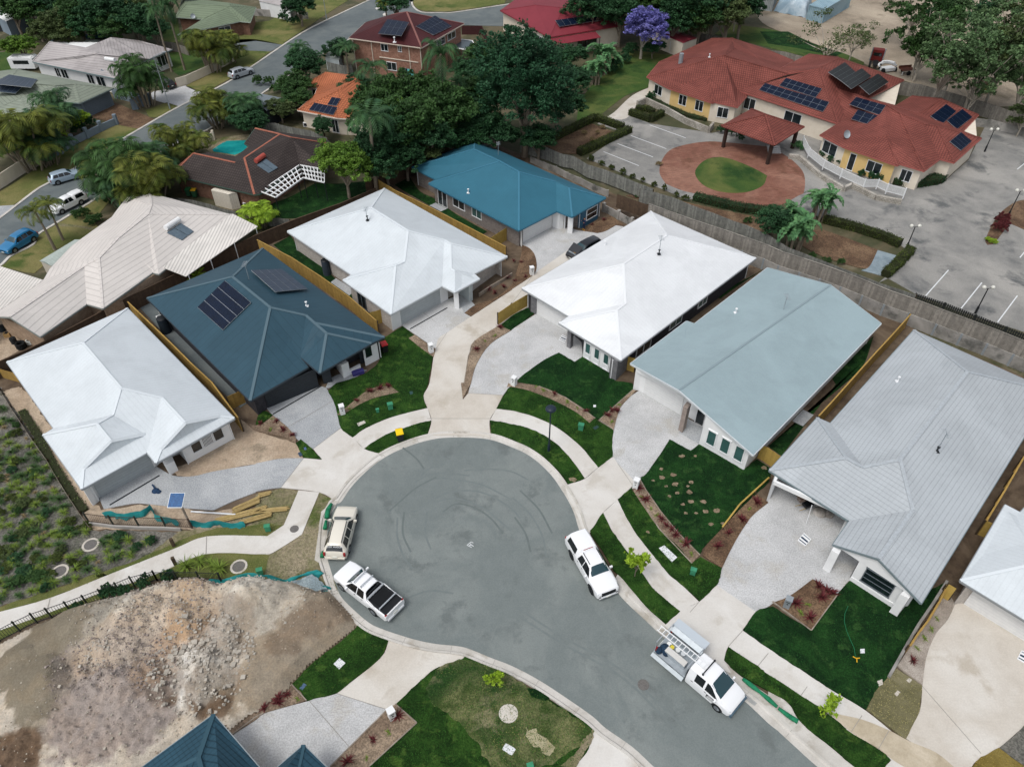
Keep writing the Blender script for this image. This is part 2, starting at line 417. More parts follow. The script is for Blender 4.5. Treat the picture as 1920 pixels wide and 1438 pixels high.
# ------------------------------------------------------------------ new estate: footpaths and aprons
A1 = dict(z=.10, m=m_conc)
def conc(s, name='footpath', m=m_conc, z=.10): return slab(name, m, z, s)
conc("21: 320,800 475,815 345,1130 130,1265 60,1277 0,1277 | 20: 1540,1277 1200,1415 | 30: 960,70 720,150 500,235 250,330 0,418 -250,510 -250,350 0,280 380,175 820,0 | 20: 1300,1240 1550,1145 1917,1140 | 21: 85,1143 210,1060", z=.09)
conc("21: 360,560 495,572 430,490 640,335 725,405 810,490 925,525 940,560 860,620 760,700 680,790 620,875 595,880 475,815 190,780", 'driveway_apron', m_conc, .105)
conc("21: 725,405 800,350 900,300 1000,260 1100,230 1200,205 1285,185 1315,280 1230,295 1150,325 1050,355 950,400 880,440 810,490", z=.10)
conc("21: 1315,280 1285,388 1400,390 1560,388 1700,395 1758,405 1750,280 1800,190 1850,90 1590,75 1550,122 1535,0 | 11: 1555,1438 1600,1200 1640,1120 1820,1005 1917,935 | 12: 140,855 300,740 600,540 420,440 165,620 100,670 0,735 | 11: 1917,740 1610,940 1430,1060 1370,1100 1345,1180 1330,1240 1300,1438 | 21: 1255,95 1285,185", 'shared_driveway', m_conct, .11)
conc("21: 1800,190 1917,205 | 22: 60,220 150,245 300,310 430,400 540,500 645,630 545,715 490,630 400,520 300,430 180,360 60,320 0,312 | 21: 1830,290 1750,280", z=.10)
conc("22: 545,715 645,630 755,550 800,610 850,660 925,740 885,785 790,870 680,970 600,1100 540,1130 490,990 420,850 400,775 420,757", 'driveway_apron', m_conc, .105)
conc("22: 790,870 850,990 920,1110 1000,1220 1100,1340 1180,1438 | 32: 1260,70 1400,205 1255,275 1080,130 970,0 | 22: 880,1290 810,1190 740,1090 680,970", z=.10)
conc("32: 1400,205 1530,80 1825,280 1725,420 1617,540 1585,640 1640,740 1560,700 1300,520 1100,390 1150,375 1255,275", 'driveway_apron', m_conc, .105)
conc("32: 1725,420 1917,545 | 33: 360,790 480,870 730,1020 1000,1240 1200,1400 1400,1560 1000,1560 870,1438 920,1390 830,1300 640,1200 430,1030 250,910 0,750 | 32: 1840,690 1617,540", z=.10)
conc("33: 1395,220 1340,340 1250,450 1180,620 1150,800 1145,950 1120,1050 1070,1140 1030,1225 1200,1350 1400,1500 1500,1560 1520,1438 1590,1370 1720,1300 1850,1190 1930,1110 2100,900 2400,700 2300,620 1917,490 1465,215", 'driveway', m_conct, .108)
slab('silt_film', mat('silt', ['b3a791', 'a39781', 'c0b5a1'], scale=1.2, fine=(12, .1)), .113, "33: 430,1020 520,1045 700,1085 900,1165 1060,1250 1250,1330 1400,1450 1380,1530 1150,1500 950,1400 820,1300 640,1195")
conc("31: 995,490 1100,515 1200,540 1400,570 1565,610 1520,650 1340,705 1200,830 1045,970 985,1012 605,890 930,630", 'driveway_apron', m_conct, .105)
conc("32: 610,1150 700,1215 860,1350 960,1450 1050,1560 400,1560 470,1438 560,1330 590,1240", 'driveway_apron', m_conc, .105)
# exposed aggregate driveways
def agg(s, m=m_agg, z=.10): return slab('driveway', m, z, s)
agg("20: 745,855 1170,620 1300,690 1450,695 1600,660 1917,605 | 21: 0,600 180,565 360,560 190,780 100,790 0,810 | 20: 1917,815 1750,880 1600,950 1350,930 1130,905 1000,900 780,940", m_aggd)
agg("21: 80,185 480,20 530,40 570,110 605,200 620,270 637,335 430,492 300,410 240,330 130,240", m_aggd)
agg("11: 1085,1000 1380,835 1520,780 1640,855 1560,912 1610,940 1430,1060 1370,1100 1350,1180 1190,1070 1100,1010")
agg("12: 165,620 185,560 170,480 130,430 75,400 80,380 300,270 380,250 480,290 540,300 640,315 700,300 780,255 830,265 900,330 600,540 420,440")
agg("12: 185,915 415,1045 540,1120 530,1240 470,1280 350,1210 200,1290 60,1400 10,1438 | 21: 1850,90 1590,75 | 11: 1610,1438 1650,1300 1750,1150 1917,1040 | 12: 0,1035")
agg("22: 950,55 1260,235 1430,320 1400,455 1335,505 1180,420 1090,560 1000,680 925,740 850,660 800,610 755,550 750,450 765,330 790,240 820,170 870,110")
agg("23: -10,890 80,640 700,900 620,1040 560,1180 700,1280 | 33: 700,-40 610,40 515,150 330,35 165,160 50,205 0,240 | 32: 1825,280 1530,80 1560,0 | 22: 1570,1380 1640,1240 1720,1100 1830,950 1917,880")
agg("31: 605,890 985,1012 800,1190 560,1438 300,1700 | 30: 1900,1600 1735,1205 1917,1070 | 31: 60,1040 250,985 400,945")
# control joints
for s in ("21: 240,330 600,120", "21: 430,492 637,335", "31: 400,945 700,1290", "31: 605,890 985,1012", "33: 1040,710 1590,1340", "33: 240,910 290,840", "33: 620,1175 700,1055", "33: 820,1310 900,1170",
          "32: 1330,285 1400,205", "32: 1617,540 1725,420", "32: 1835,690 1917,590", "22: 545,715 645,630", "22: 790,600 920,790", "11: 1350,1180 1430,1060", "21: 1590,75 1850,90", "21: 1280,265 1755,265",
          "21: 190,780 360,560", "20: 1545,1277 1550,1145", "12: -30,880 180,600", "11: 1240,900 1350,985", "30: 350,300 380,180"):
    a, b = G(s); MB().bar((a.x, a.y, .118), (b.x, b.y, .118), .035, .004).build('control_joint', m_line, kind='structure')
# drain channels in front of garages
for s in ("20: 825,912 1198,690", "21: 130,232 490,22", "11: 1155,1033 1433,874"):
    a, b = G(s); MB().bar((a.x, a.y, .116), (b.x, b.y, .116), .13, .02).build('drain_channel', m_drain, kind='structure')
# ------------------------------------------------------------------ lawns
def lawn(s, m=m_lawn, z=.14, name='lawn'): return slab(name, m, z, s, jit=.035)
lawn("11: 1020,1060 1100,1012 1185,1078 1145,1105 1240,1180 1325,1240 1290,1438 | 21: 1255,95 1282,185 1200,203 1100,230 1000,258 900,300 800,350 725,405 637,335 605,200 570,110 540,60 600,0 | 11: 700,1410 830,1360 930,1260 930,1120")
lawn("21: 810,490 880,440 950,400 1050,355 1150,325 1230,297 1315,280 1285,385 1150,430 1020,480 925,527", name='verge_lawn')
lawn("21: 300,450 340,420 420,490 495,572 360,560")
lawn("21: 0,300 30,215 80,210 130,240 60,290 10,320")
lawn("12: 40,1420 60,1400 200,1290 350,1210 470,1280 530,1240 730,1360 770,1420 900,1440 | 22: 900,50 780,170 650,270 620,262 530,190 400,110 300,60 200,25 60,0", m_lawn2)
lawn("21: 1880,50 1800,190 1917,205 | 22: 60,220 150,245 300,310 430,400 540,500 645,630 755,550 750,440 760,352 650,285 625,262 580,300 480,220 330,140 150,65 0,30", m_lawn)
lawn("21: 1750,280 1830,290 1917,308 | 22: 60,320 180,360 300,430 400,520 490,630 545,715 420,757 340,650 230,550 100,475 0,425 | 21: 1820,395 1760,380", m_lawn, name='verge_lawn')
lawn("11: 1840,1000 1917,935 | 12: 140,860 165,918 0,1035 | 11: 1880,1050", m_lawn2)
lawn("22: 1180,420 1335,505 1400,455 1730,650 1830,570 1940,640 1917,740 1820,830 1560,1100 1440,1220 1405,1285 1240,1120 1110,960 1000,800 950,710 1000,680 1090,560", m_lawn2)
lawn("22: 790,870 890,785 920,830 1000,950 1100,1090 1250,1230 1345,1350 1410,1300 1570,1385 1560,1438 | 32: 1530,80 1405,200 1260,70 1170,0 | 22: 1100,1340 1000,1220 920,1110 850,990", m_lawn)
lawn("22: 680,970 740,1090 810,1190 880,1290 985,1438 | 32: 1080,130 1255,275 1150,375 1000,240 850,60 790,0 | 22: 760,1400 700,1290 610,1160 585,1105", m_lawn, name='verge_lawn')
lawn("33: 610,45 920,245 950,310 1060,190 1330,60 1200,260 1050,500 960,660 890,770 820,850 730,1010 480,870 360,790 0,555 | 32: 1725,415 1825,280 | 33: 30,240 320,420 510,155", m_lawn2)
lawn("32: 1617,540 1840,690 | 33: 0,750 250,910 430,1030 640,1200 830,1310 910,1385 870,1438 780,1500 650,1438 480,1300 240,1100 150,960 0,870 | 32: 1700,750 1585,640", m_lawn, name='verge_lawn')
lawn("33: 960,705 1145,830 1140,950 1120,1050 1070,1140 1025,1235 730,1010 820,850", m_dry, .142)
lawn("33: 1520,1438 1590,1370 1720,1300 1917,1438 1800,1560 1540,1560", m_gold)
lawn("31: 775,370 860,425 995,490 970,560 930,630 770,760 605,890 490,920 380,945 330,870 270,825 400,690 560,560 700,450", m_lawn, name='verge_lawn')
lawn("31: 1345,705 1440,680 1520,650 1565,615 1700,660 1850,720 1917,760 | 32: 0,780 150,860 400,1010 615,1150 590,1240 560,1330 470,1438 400,1600 -600,1700 | 31: 600,1700 850,1438 1205,1110 1045,970 1200,830", m_lawn, .139)
slab('worn_turf', m_lawn3, .144, "31: 1345,705 1520,645 1700,670 1917,770 | 32: 150,870 400,1020 600,1160 500,1300 400,1350 250,1438 -100,1560 | 31: 1800,1500 1700,1350 1640,1240 1540,1140 1430,1040 1320,960 1270,860", jit=.12)
slab('worn_turf', mat('bare_patch', ['a59e7e', '8f8a6a', 'b5ae90'], scale=1.5, fine=(18, .3), bump=.5), .148, "32: 100,1150 200,1180 300,1280 330,1350 230,1330 120,1230", jit=.15)
lawn("32: 110,850 170,860 290,920 250,950 150,920", m_lawn2, .15, 'turf_patch')
slab('dirt_strip', m_scrub, .146, "32: 615,1150 560,1210 520,1260 480,1330 400,1400 350,1438 480,1450 545,1330 600,1240", jit=.05)
# side yards between the new houses
slab('side_lawn', m_lawn2, .06, "11: 130,400 260,330 340,440 560,620 730,790 730,860 560,700 300,530")
slab('side_lawn', m_lawn2, .06, "01: 1040,1390 1150,1330 1230,1438 | 11: 1350,60 1500,170 1730,300 1700,320 1400,160 1150,20")
slab('side_lawn', m_lawn2, .06, "12: 1500,780 1780,640 1917,560 1700,700 1560,800")
slab('side_lawn', m_lawn2, .06, "13: 480,1400 790,1080 720,1290 620,1400 | 23: 0,470 100,540 480,40 500,0")
slab('side_paving', m_roadold, .065, "10: 1000,820 1120,800 1500,1150 1900,1500 | 20: 1880,120 1800,180 | 10: 1590,1430 1300,1140")
slab('patio_slab', m_aggd, .07, "11: 560,680 600,650 740,740 700,780")
slab('patio_slab', m_aggd, .07, "11: 1300,105 1345,85 1430,130 1385,150")
slab('patio_slab', m_aggd, .07, "23: 180,280 260,195 340,235 260,320")
slab('porch_slab', m_aggd, .12, "11: 1500,790 1560,760 1640,855 1560,912")
slab('porch_slab', m_aggd, .12, "21: 520,40 560,30 | 11: 680,1430 830,1340 760,1330 600,1380 550,1420")
slab('porch_slab', m_aggd, .115, "22: 1300,230 1340,300 1430,330 1400,455 1250,370")
# dirt around the unfinished lot
slab('bare_dirt', m_sand, .05, "20: 20,60 150,20 250,130 640,790 760,940 1130,905 1350,930 1560,960 1750,930 1800,900 1800,1080 1440,1090 680,1090 350,560 200,300", jit=.1)
slab('bare_dirt', m_sand, .06, "20: 1280,640 1420,590 1740,415 1700,300 1760,255 1917,330 | 21: 100,390 300,450 360,560 180,565 0,600 | 20: 1750,630 1600,660 1450,695 1330,690", jit=.08)
slab('bare_dirt', m_sand, .055, "20: 40,50 160,30 240,160 400,330 320,380 200,230 130,160", jit=.1)
slab('scruffy_verge', m_scrub, .06, "20: 1350,1100 1640,1070 1917,930 | 21: 0,830 190,783 320,800 210,1060 85,1143 0,1143 | 20: 1550,1145 1300,1240 1050,1330", jit=.08)
slab('verge_strip', m_lawn4, .065, "20: 1540,1100 1917,1060 | 21: 100,1050 210,1060 85,1143 0,1143 | 20: 1550,1145 1300,1240 820,1438 700,1438 1100,1290 1290,1200", jit=.08)
slab('verge_strip', m_lawn4, .065, "30: 820,0 380,175 0,280 -200,340 -200,270 0,235 400,110 700,0", jit=.08)
slab('verge_strip', m_lawn4, .062, "20: 1540,1277 1917,1277 | 21: 60,1277 100,1290 60,1438 | 30: 1917,40 1650,30 1240,20 960,110 520,260 270,350 0,490 -200,560 -200,510 0,418 500,235 960,70 | 20: 1200,1415", jit=.05)
slab('scruffy_verge', m_scrub, .058, "21: 475,815 590,870 490,960 440,1320 560,1438 | 31: 640,200 500,100 300,60 0,30 | 30: 1700,30 | 21: 60,1277 130,1265 345,1130", jit=.05)
slab('kerb_ramp', m_kerb, .09, "21: 590,868 625,880 560,960 530,1100 505,1300 510,1330 470,1340 440,1320 490,960")
slab('mulched_bank', m_grey, .045, "-120,700 00: 0,0 |-120,1160".replace('-120,700 00: 0,0 |', '-120,720 0,725 90,862 170,995 | 20: 1100,1100 1290,1110 1400,1120 1290,1200 1100,1290 700,1438 | 30: 700,0 400,110 0,235 -200,300 |'), jit=.1)
# garden beds
def bed(s, m=m_bed, edge=True, z=.165):
    o = slab('garden_bed', m, z, s)
    return o
bed("21: 610,240 700,165 850,50 1000,20 1070,70 900,110 780,160 650,240")
bed("21: 0,320 60,300 130,245 240,335 300,410 300,450 200,400 100,380 0,355 | 20: 1850,300", m_bed)
bed("11: 1145,1103 1190,1078 1345,1190 1330,1245 1240,1180")
bed("11: 1610,938 1565,912 1645,855 1800,800 1917,700 | 12: 30,620 70,470 75,405 130,430 170,480 185,560 165,620 100,670 0,735 | 11: 1917,740", m_bark)
bed("11: 1642,1120 1820,1008 1905,1045 1750,1150 1650,1300 1610,1438 | 21: 1600,20 1550,118 1537,0 | 11: 1560,1438 1605,1200")
bed("22: 0,20 60,0 200,25 300,60 400,110 530,190 620,262 580,300 480,220 330,140 150,65 0,30 | 21: 1880,30 1890,0")
bed("22: 652,275 760,352 790,240 820,170 925,60 905,50 780,170")
bed("22: 905,785 950,715 1000,800 1110,960 1240,1120 1405,1285 1345,1350 1250,1230 1100,1090 1000,950 920,830")
bed("22: 1425,1290 1570,1385 1640,1240 1720,1100 1800,990 1917,895 1830,830 1700,950 1560,1100 1450,1220", m_bark)
bed("33: 165,160 330,38 515,150 325,420 50,210", m_bark)
bed("33: 1395,225 1340,340 1250,450 1180,620 1150,830 960,690 1060,540 1200,330 1340,130", mat('pale_pebble', ['a79d92', '948a7f', 'b8afa4'], scale=1.5, bump=.8, bscale=20, fine=(20, .35)))
bed("31: 0,1075 0,1050 120,960 260,860 330,870 380,945 250,985 60,1040 | 30: 1917,1090 1735,1205 1712,1180 1917,1030")
bed("31: 985,1012 1045,975 1205,1110 850,1438 650,1650 380,1650 560,1438 800,1190")
bed("33: 1725,1300 1850,1195 1930,1110 2200,1200 2100,1560 1917,1438", m_grey)
bed("12: 540,300 640,315 700,300 780,255 830,265 830,250 740,190 640,220 560,270", m_bark)
# timber and concrete edging
m_sleeper = mat('weathered_sleeper', ['8d8376', '776d61', '9c9286'], scale=4)
for s in ("11: 1640,1120 1590,1240 1560,1438", "22: 950,712 1000,800 1110,960 1240,1120 1405,1288", "31: 985,1012 560,1438", "31: 1045,972 1205,1112 850,1438", "33: 320,422 515,155", "33: 30,205 320,422",
          "33: 960,690 1145,830", "22: 652,275 760,352", "22: 905,785 1100,1092 1345,1350", "22: 652,278 905,52", "31: 270,825 380,945", "22: 200,25 400,110 622,265", "30: 1735,1205 1917,1070 | 31: 60,1040"):
    pts = G(s)
    for a, b in zip(pts, pts[1:]):
        MB().bar((a.x, a.y, .12), (b.x, b.y, .12), .07, .14).build('garden_edging', m_sleeper, kind='structure')
# bare spots worn into the turf
m_spot = mat('bare_spot', ['8d7c66', '7b6b57', '9b8a74'], scale=3, fine=(20, .3))
for x, y, r in ((1268, 548, 22), (1370, 546, 14), (1117, 643, 16), (1120, 706, 22), (1207, 688, 22), (1222, 757, 24), (1338, 744, 18), (1315, 772, 12), (1327, 818, 24), (1236, 823, 18), (1178, 847, 14), (1336, 888, 24),
                (1430, 887, 24), (1278, 909, 16), (1448, 962, 24), (1530, 957, 26), (1377, 973, 14), (1300, 974, 14), (1488, 1057, 18), (1578, 1052, 16), (1150, 773, 14), (1056, 730, 12), (1885, 636, 22), (450, 722, 30), (1015, 1115, 14)):
    c = g(*T('22', x, y)); n = 11; rr = r/K/24.0
    pts = [(c.x+rr*(1+rnd.uniform(-.3, .3))*math.cos(6.283*i/n), c.y+rr*(.85+rnd.uniform(-.3, .3))*math.sin(6.283*i/n)) for i in range(n)]
    slab('bare_spot', m_spot, .146, pts, z0=.13)

slab('gutter_apron', m_kerb, .10, "32: 790,0 850,60 1000,240 1150,375 1140,470 1000,340 860,210 780,120 760,50")
# ------------------------------------------------------------------ materials for buildings
def roofmat(name, c, tile=None, rib=None, var=.06, rough=.55):
    r, gg, b = rgb(c); k = 1-var
    pat = (('course' if len(tile) > 4 else 'tile'), tile[0], tile[1], tile[2], tile[3]) if tile else (('rib', rib[0], 0, rib[1], rib[2]) if rib else None)
    return mat(name, [(r, gg, b), (r*k, gg*k, b*k), (min(1, r*(2-k)), min(1, gg*(2-k)), min(1, b*(2-k)))], rough=rough, spec=.15, scale=.8, pattern=pat, bump=(.3 if tile else .06), fine=(9, .05))
RM = dict(
    white=roofmat('white_roof_steel', 'c7ced2', rib=(.38, .06, .06)),
    white2=roofmat('bright_roof_steel', 'd6d9db', rib=(.38, .06, .05)),
    slate=roofmat('slate_roof_steel', '304a57', rib=(.76, .04, .28), var=.08),
    blue=roofmat('blue_roof_steel', '336578', rib=(.38, .05, .06)),
    sage=roofmat('grey_blue_roof_steel', '8fa1a6', rib=(.76, .03, .04)),
    tile=roofmat('light_grey_tiles', 'a9afb3', tile=(.32, .36, .05, .22, 1), var=.08, rough=.8),
    teal=roofmat('dark_teal_tiles', '2f4d5c', tile=(.30, .36, .06, .5, 1), var=.1, rough=.6),
    red=roofmat('red_roof_tiles', '824b43', tile=(.32, .38, .06, .5), var=.2, rough=.8),
    red2=roofmat('crimson_roof_steel', '7c333c', rib=(.4, .05, .15)),
    maroon=roofmat('maroon_roof_tiles', '4c2527', tile=(.32, .38, .05, .6), var=.15),
    orange=roofmat('orange_roof_tiles', 'b26c4c', tile=(.36, .42, .07, .5), var=.15, rough=.8),
    brown=roofmat('dark_brown_tiles', '453e3c', tile=(.34, .36, .07, .55), var=.2, rough=.8),
    beige=roofmat('beige_roof_tiles', 'c8c3be', tile=(60, .62, .07, .30, 1), var=.06, rough=.7),
    green=roofmat('grey_green_tiles', '848c7f', tile=(60, .55, .08, .4, 1), var=.1, rough=.8),
    green2=roofmat('green_roof_tiles', '73806b', tile=(60, .5, .08, .4, 1), var=.1, rough=.8),
    worn=roofmat('worn_grey_tiles', 'a19c9b', tile=(60, .5, .08, .35, 1), var=.15, rough=.8),
    corr=roofmat('corrugated_white', 'd3cfc9', rib=(.34, .10, .38), var=.1),
)
CAPS = dict(slate=mat('slate_cap', ['50656f']), blue=mat('blue_cap', ['3b7086']), white=mat('white_cap', ['ccd3d7']), white2=mat('white_cap2', ['d8dbdd']), tile=mat('tile_cap', ['a7aeb3'], fine=(5, .15)), teal=mat('teal_cap', ['34525f']), sage=mat('sage_cap', ['7f8f95']))
def brickm(n, a, b, mo=.8): return mat(n, [a, b], scale=2.5, world=True, pattern=('brick', .24, .086, .01, mo), fine=(6, .1), bump=.3)
WM = dict(
    white=mat('white_render', ['e3e4e4', 'd9dbdb'], scale=1), cream=mat('cream_render', ['d9d0c1', 'cfc5b4'], scale=1),
    offwhite=brickm('pale_brick', 'c9c3bc', 'beb7af'), grey=brickm('grey_brick', '8d8681', '7d7672'), dark=mat('dark_render', ['30363c', '292e33'], scale=1),
    darkbrick=brickm('charcoal_brick', '403f44', '35353a'), brick=brickm('mixed_red_brick', 'a98270', '8b6454', .95),
    brick2=brickm('brown_brick', '8c6a58', '6f5244', .95), brick3=brickm('cream_brick', 'b39c85', '9d8670', .9),
    yellow=mat('yellow_render', ['d3b67c', 'caac72'], scale=1), blue=mat('blue_render', ['3a6178', '33576c'], scale=1), sage=mat('sage_render', ['b3bcbd', 'a8b1b3'], scale=1),
    colum=mat('pier_brick', ['a79a92', '978a82'], scale=2, pattern=('brick', .24, .086, .012, .7)), bluegrey=mat('blue_grey_render', ['7d8b96', '727f8a'], scale=1),
    gpier=brickm('grey_pier_brick', '7e7e80', '6d6d70', .9))
m_glass = mat('window_glass', ['11181c', '1b262b'], rough=.08, spec=.8, scale=.5)
m_glassg = mat('green_window_glass', ['3f6260', '35524f'], rough=.08, spec=.8, scale=.5)
m_frame = mat('window_frame', ['dfe1e2']); m_frameg = mat('grey_frame', ['5f676c'])
m_door_g = mat('grey_garage_door', ['a9b0b2', 'a0a7aa'], pattern=('rib', .28, 1, .03, .25), rough=.6)
m_door_w = mat('white_garage_door', ['dadbda', 'd2d3d3'], pattern=('rib', .28, 1, .03, .15), rough=.6)
m_door_d = mat('dark_garage_door', ['2a3036', '262b30'], pattern=('rib', .28, 1, .03, .3), rough=.5)
m_door_b = mat('blue_grey_door', ['6e7c88', '67747f'], pattern=('rib', .28, 1, .03, .2), rough=.5)
m_dark = mat('dark_metal', ['1d2124'], rough=.5); m_black = mat('black_plastic', ['14171a'], rough=.5)
m_solar = mat('solar_cell', ['0a172b', '0d1d35'], rough=.35, spec=.15, scale=1, pattern=('brick', .16, .16, .008, .6))
m_solar2 = mat('black_solar_cell', ['0b0e12', '0f1317'], rough=.4, spec=.15)
m_solar3 = mat('grey_solar_cell', ['2f3a4a', '384454'], rough=.35, spec=.3)
m_alu = mat('aluminium', ['b9bfc3'], rough=.4, metal=.6)
m_steel = mat('galvanised_steel', ['9ba3a8', '8d959a'], rough=.45, metal=.3, scale=3)

def inset(poly, d):
    """inset a clockwise plan polygon by d"""
    n = len(poly); out = []
    for i in range(n):
        a, b, c = Vector(poly[i-1][:2]), Vector(poly[i][:2]), Vector(poly[(i+1) % n][:2])
        e1, e2 = (b-a).normalized(), (c-b).normalized()
        n1, n2 = Vector((e1.y, -e1.x)), Vector((e2.y, -e2.x))
        k = n1+n2
        if k.length < .2: out.append(b+n1*d); continue
        k.normalize(); out.append(b+k*min(d/max(.35, k.dot(n1)), d*2.2))
    return out
class House:
    """roof points are picked on the eave level or where their sight line meets the roof plane above an eave edge"""
    def __init__(h, name, label, roof, pts, faces, pitch=22.5, eave=2.6, wall='white', outline=None, walls=None, gables='', caps=True,
                 gutter=None, wh=None, inset_d=.5, cat='house', capw=.3, nowalls=False, capmat=None, thick=.16):
        h.p = {}; h.eave = eave
        items = [i.split() for i in pts.split(';') if i.strip()]
        px = {}
        for it in items:
            t, xy = (it[1].split(':') + [None])[:2] if ':' in it[1] else (None, it[1])
            x, y = map(float, (xy or it[1]).split(','))
            px[it[0]] = T(t, x, y) if t else (x, y)
        for it in items:
            z = eave
            if len(it) > 2 and it[2][0] != '@': z = float(it[2])
            if len(it) == 2 or it[2][0] != '@': h.p[it[0]] = g(*px[it[0]], z)
        h.outline = outline.split() if outline else [it[0] for it in items if len(it) == 2 or it[2][0] != '@']
        tp = math.tan(R(pitch))
        for it in items:
            if len(it) > 2 and it[2][0] == '@':
                zs = []
                for e in it[2][1:].split('+'):
                    a, b = [h.p[k] for k in e.split('-')]
                    d = Vector((b.x-a.x, b.y-a.y)).normalized(); nn = Vector((d.y, -d.x))
                    # plane: z = a.z + tp * ((p-a).nn)
                    r = ray(*px[it[0]])
                    # p = s*r + cam ; CAMH + s*rz = a.z + tp*(s*rx*nx + s*ry*ny - a.nn)
                    s = (a.z - CAMH - tp*(a.x*nn.x+a.y*nn.y))/(r.z - tp*(r.x*nn.x+r.y*nn.y))
                    zs.append(CAMH+s*r.z)
                z = sum(zs)/len(zs)
                if DEBUG: print(name, it[0], [round(q, 2) for q in zs])
                h.p[it[0]] = g(*px[it[0]], z)
        c = sum((h.p[k] for k in h.outline), Vector((0, 0, 0)))/len(h.outline); c.z = 0
        h.o = thing(name, label, cat, c)
        F_ = [f.split() for f in faces.split(';') if f.strip()]
        names = list(h.p); idx = {k: i for i, k in enumerate(names)}
        V = [h.p[k] for k in names]; n = len(V)
        # roof slab
        mb = MB(); top = []
        edges = {}
        for f in F_:
            ids = [idx[k] for k in f]
            nrm = Vector((0, 0, 0))
            for a, b in zip(ids, ids[1:]+ids[:1]):
                nrm += V[a].cross(V[b])
            if nrm.z < 0: ids = ids[::-1]
            top.append(ids)
            for a, b in zip(ids, ids[1:]+ids[:1]): edges.setdefault(frozenset((a, b)), []).append((a, b, len(top)-1))
        mb.add(V + [v-Vector((0, 0, thick)) for v in V], [])
        for ids in top:
            mb.f.append(tuple(ids)); mb.f.append(tuple(i+n for i in ids[::-1]))
        bound = [e[0] for e in edges.values() if len(e) == 1]
        for a, b, _ in bound: mb.f.append((b, a, a+n, b+n))
        rm = RM[roof] if isinstance(roof, str) else roof
        h.roof = mb.build('roof', rm, h.o)
        def fn(ids):
            nn = Vector((0, 0, 0))
            for a, b in zip(ids, ids[1:]+ids[:1]): nn += V[a].cross(V[b])
            return nn.normalized()
        if caps:
            cbs = []
            for e in edges.values():
                if len(e) == 2:
                    f1, f2 = top[e[0][2]], top[e[1][2]]
                    n1, n2 = fn(f1), fn(f2)
                    c1 = sum((V[i] for i in f1), Vector((0, 0, 0)))/len(f1)
                    m = (V[e[0][0]]+V[e[0][1]])/2
                    if n1.angle(n2) > .12 and (c1-m).dot(n2) < -1e-3:
                        u = (n1+n2).normalized()
                        cbs.append((e[0][0], e[0][1], u))
            cm = capmat or CAPS.get(roof if isinstance(roof, str) else '', rm)
            while cbs:
                grp = [cbs.pop(0)]; ks = set(grp[0][:2]); more = True
                while more:
                    more = False
                    for q in list(cbs):
                        if q[0] in ks or q[1] in ks: grp.append(q); ks |= set(q[:2]); cbs.remove(q); more = True
                cb = MB()
                for i_, j_, u in grp: cb.bar(V[i_], V[j_], capw*.75, .05, .0, up=u)
                c0 = cb.build('ridge_cap', cm, h.o); c0.parent = h.roof
        if gutter is not None:
            gb_ = MB()
            for a, b, _ in bound:
                gb_.bar(V[a]-Vector((0, 0, .11)), V[b]-Vector((0, 0, .11)), .12, .16)
            g0 = gb_.build('gutter', mat('gutter_'+gutter, [gutter], rough=.5), h.o); g0.parent = h.roof
        # walls
        op = [h.p[k] for k in h.outline]
        ins = inset(op, inset_d); h.ins = dict(zip(h.outline, ins))
        if walls:
            wp = []
            for tok in walls.split():
                if tok in h.ins: wp.append(h.ins[tok])
                elif ':' in tok:
                    t, xy = tok.split(':'); x, y = map(float, xy.split(',')); q = g(*T(t, x, y)); wp.append(Vector((q.x, q.y)))
                else:
                    x, y = map(float, tok.split(',')); q = g(x, y); wp.append(Vector((q.x, q.y)))
        else: wp = ins
        h.wp = wp; h.wm = WM[wall]; h.wh = wh or (eave-thick-.01)
        if not nowalls:
            wb = MB().prism(wp, 0, h.wh)
            for f in [q.split() for q in gables.split(';') if q.strip()]:
                q = [h.p[k]-Vector((0, 0, thick)) for k in f]
                nn = (q[1]-q[0]).cross(q[2]-q[0]).normalized()
                cen = Vector((c.x, c.y, q[0].z))
                if (q[0]-cen).dot(nn) < 0: nn = -nn
                q2 = [v-nn*.3 for v in q]; k = len(q)
                q1 = [v-nn*.15 for v in q]
                wb.add(q1+q2, [tuple(range(k)), tuple(range(2*k-1, k-1, -1))]+[(i, (i+1) % k, k+(i+1) % k, k+i) for i in range(k)])
            h.walls = wb.build('wall', h.wm, h.o)
    def seg(h, i):
        a, b = h.wp[i], h.wp[(i+1) % len(h.wp)]
        return a, b
    def pane(h, i, t0, t1, z0, z1, kind='window', m=None, fm=None, bars=1, w=.06, hbars=0):
        a, b = h.seg(i) if isinstance(i, int) else i
        a, b = Vector(a[:2]), Vector(b[:2])
        d = (b-a).normalized(); nn = Vector((-d.y, d.x))       # outward for clockwise plans
        L_ = (b-a).length; p0, p1 = a+d*(t0*L_), a+d*(t1*L_)
        fr = MB(); f = fm or m_frame
        def q(p, off, z): return (p.x+nn.x*off, p.y+nn.y*off, z)
        gl = MB(); mid = (p0+p1)/2; W = (p1-p0).length; rz = math.atan2(d.y, d.x)
        c = mid+nn*.02
        if kind in ('garage', 'panel'):
            gl.box((c.x, c.y, (z0+z1)/2), (W, .07, z1-z0), rz)
            return gl.build('garage_door' if kind == 'garage' else 'wall_panel', m, h.o)
        for z in (z0, z1): fr.box((mid.x+nn.x*.03, mid.y+nn.y*.03, z), (W+w*2, .12, w*1.4), rz)
        for k in range(bars+2):
            p = p0+d*(W*k/(bars+1)); fr.box((p.x+nn.x*.03, p.y+nn.y*.03, (z0+z1)/2), (w, .11, z1-z0), rz)
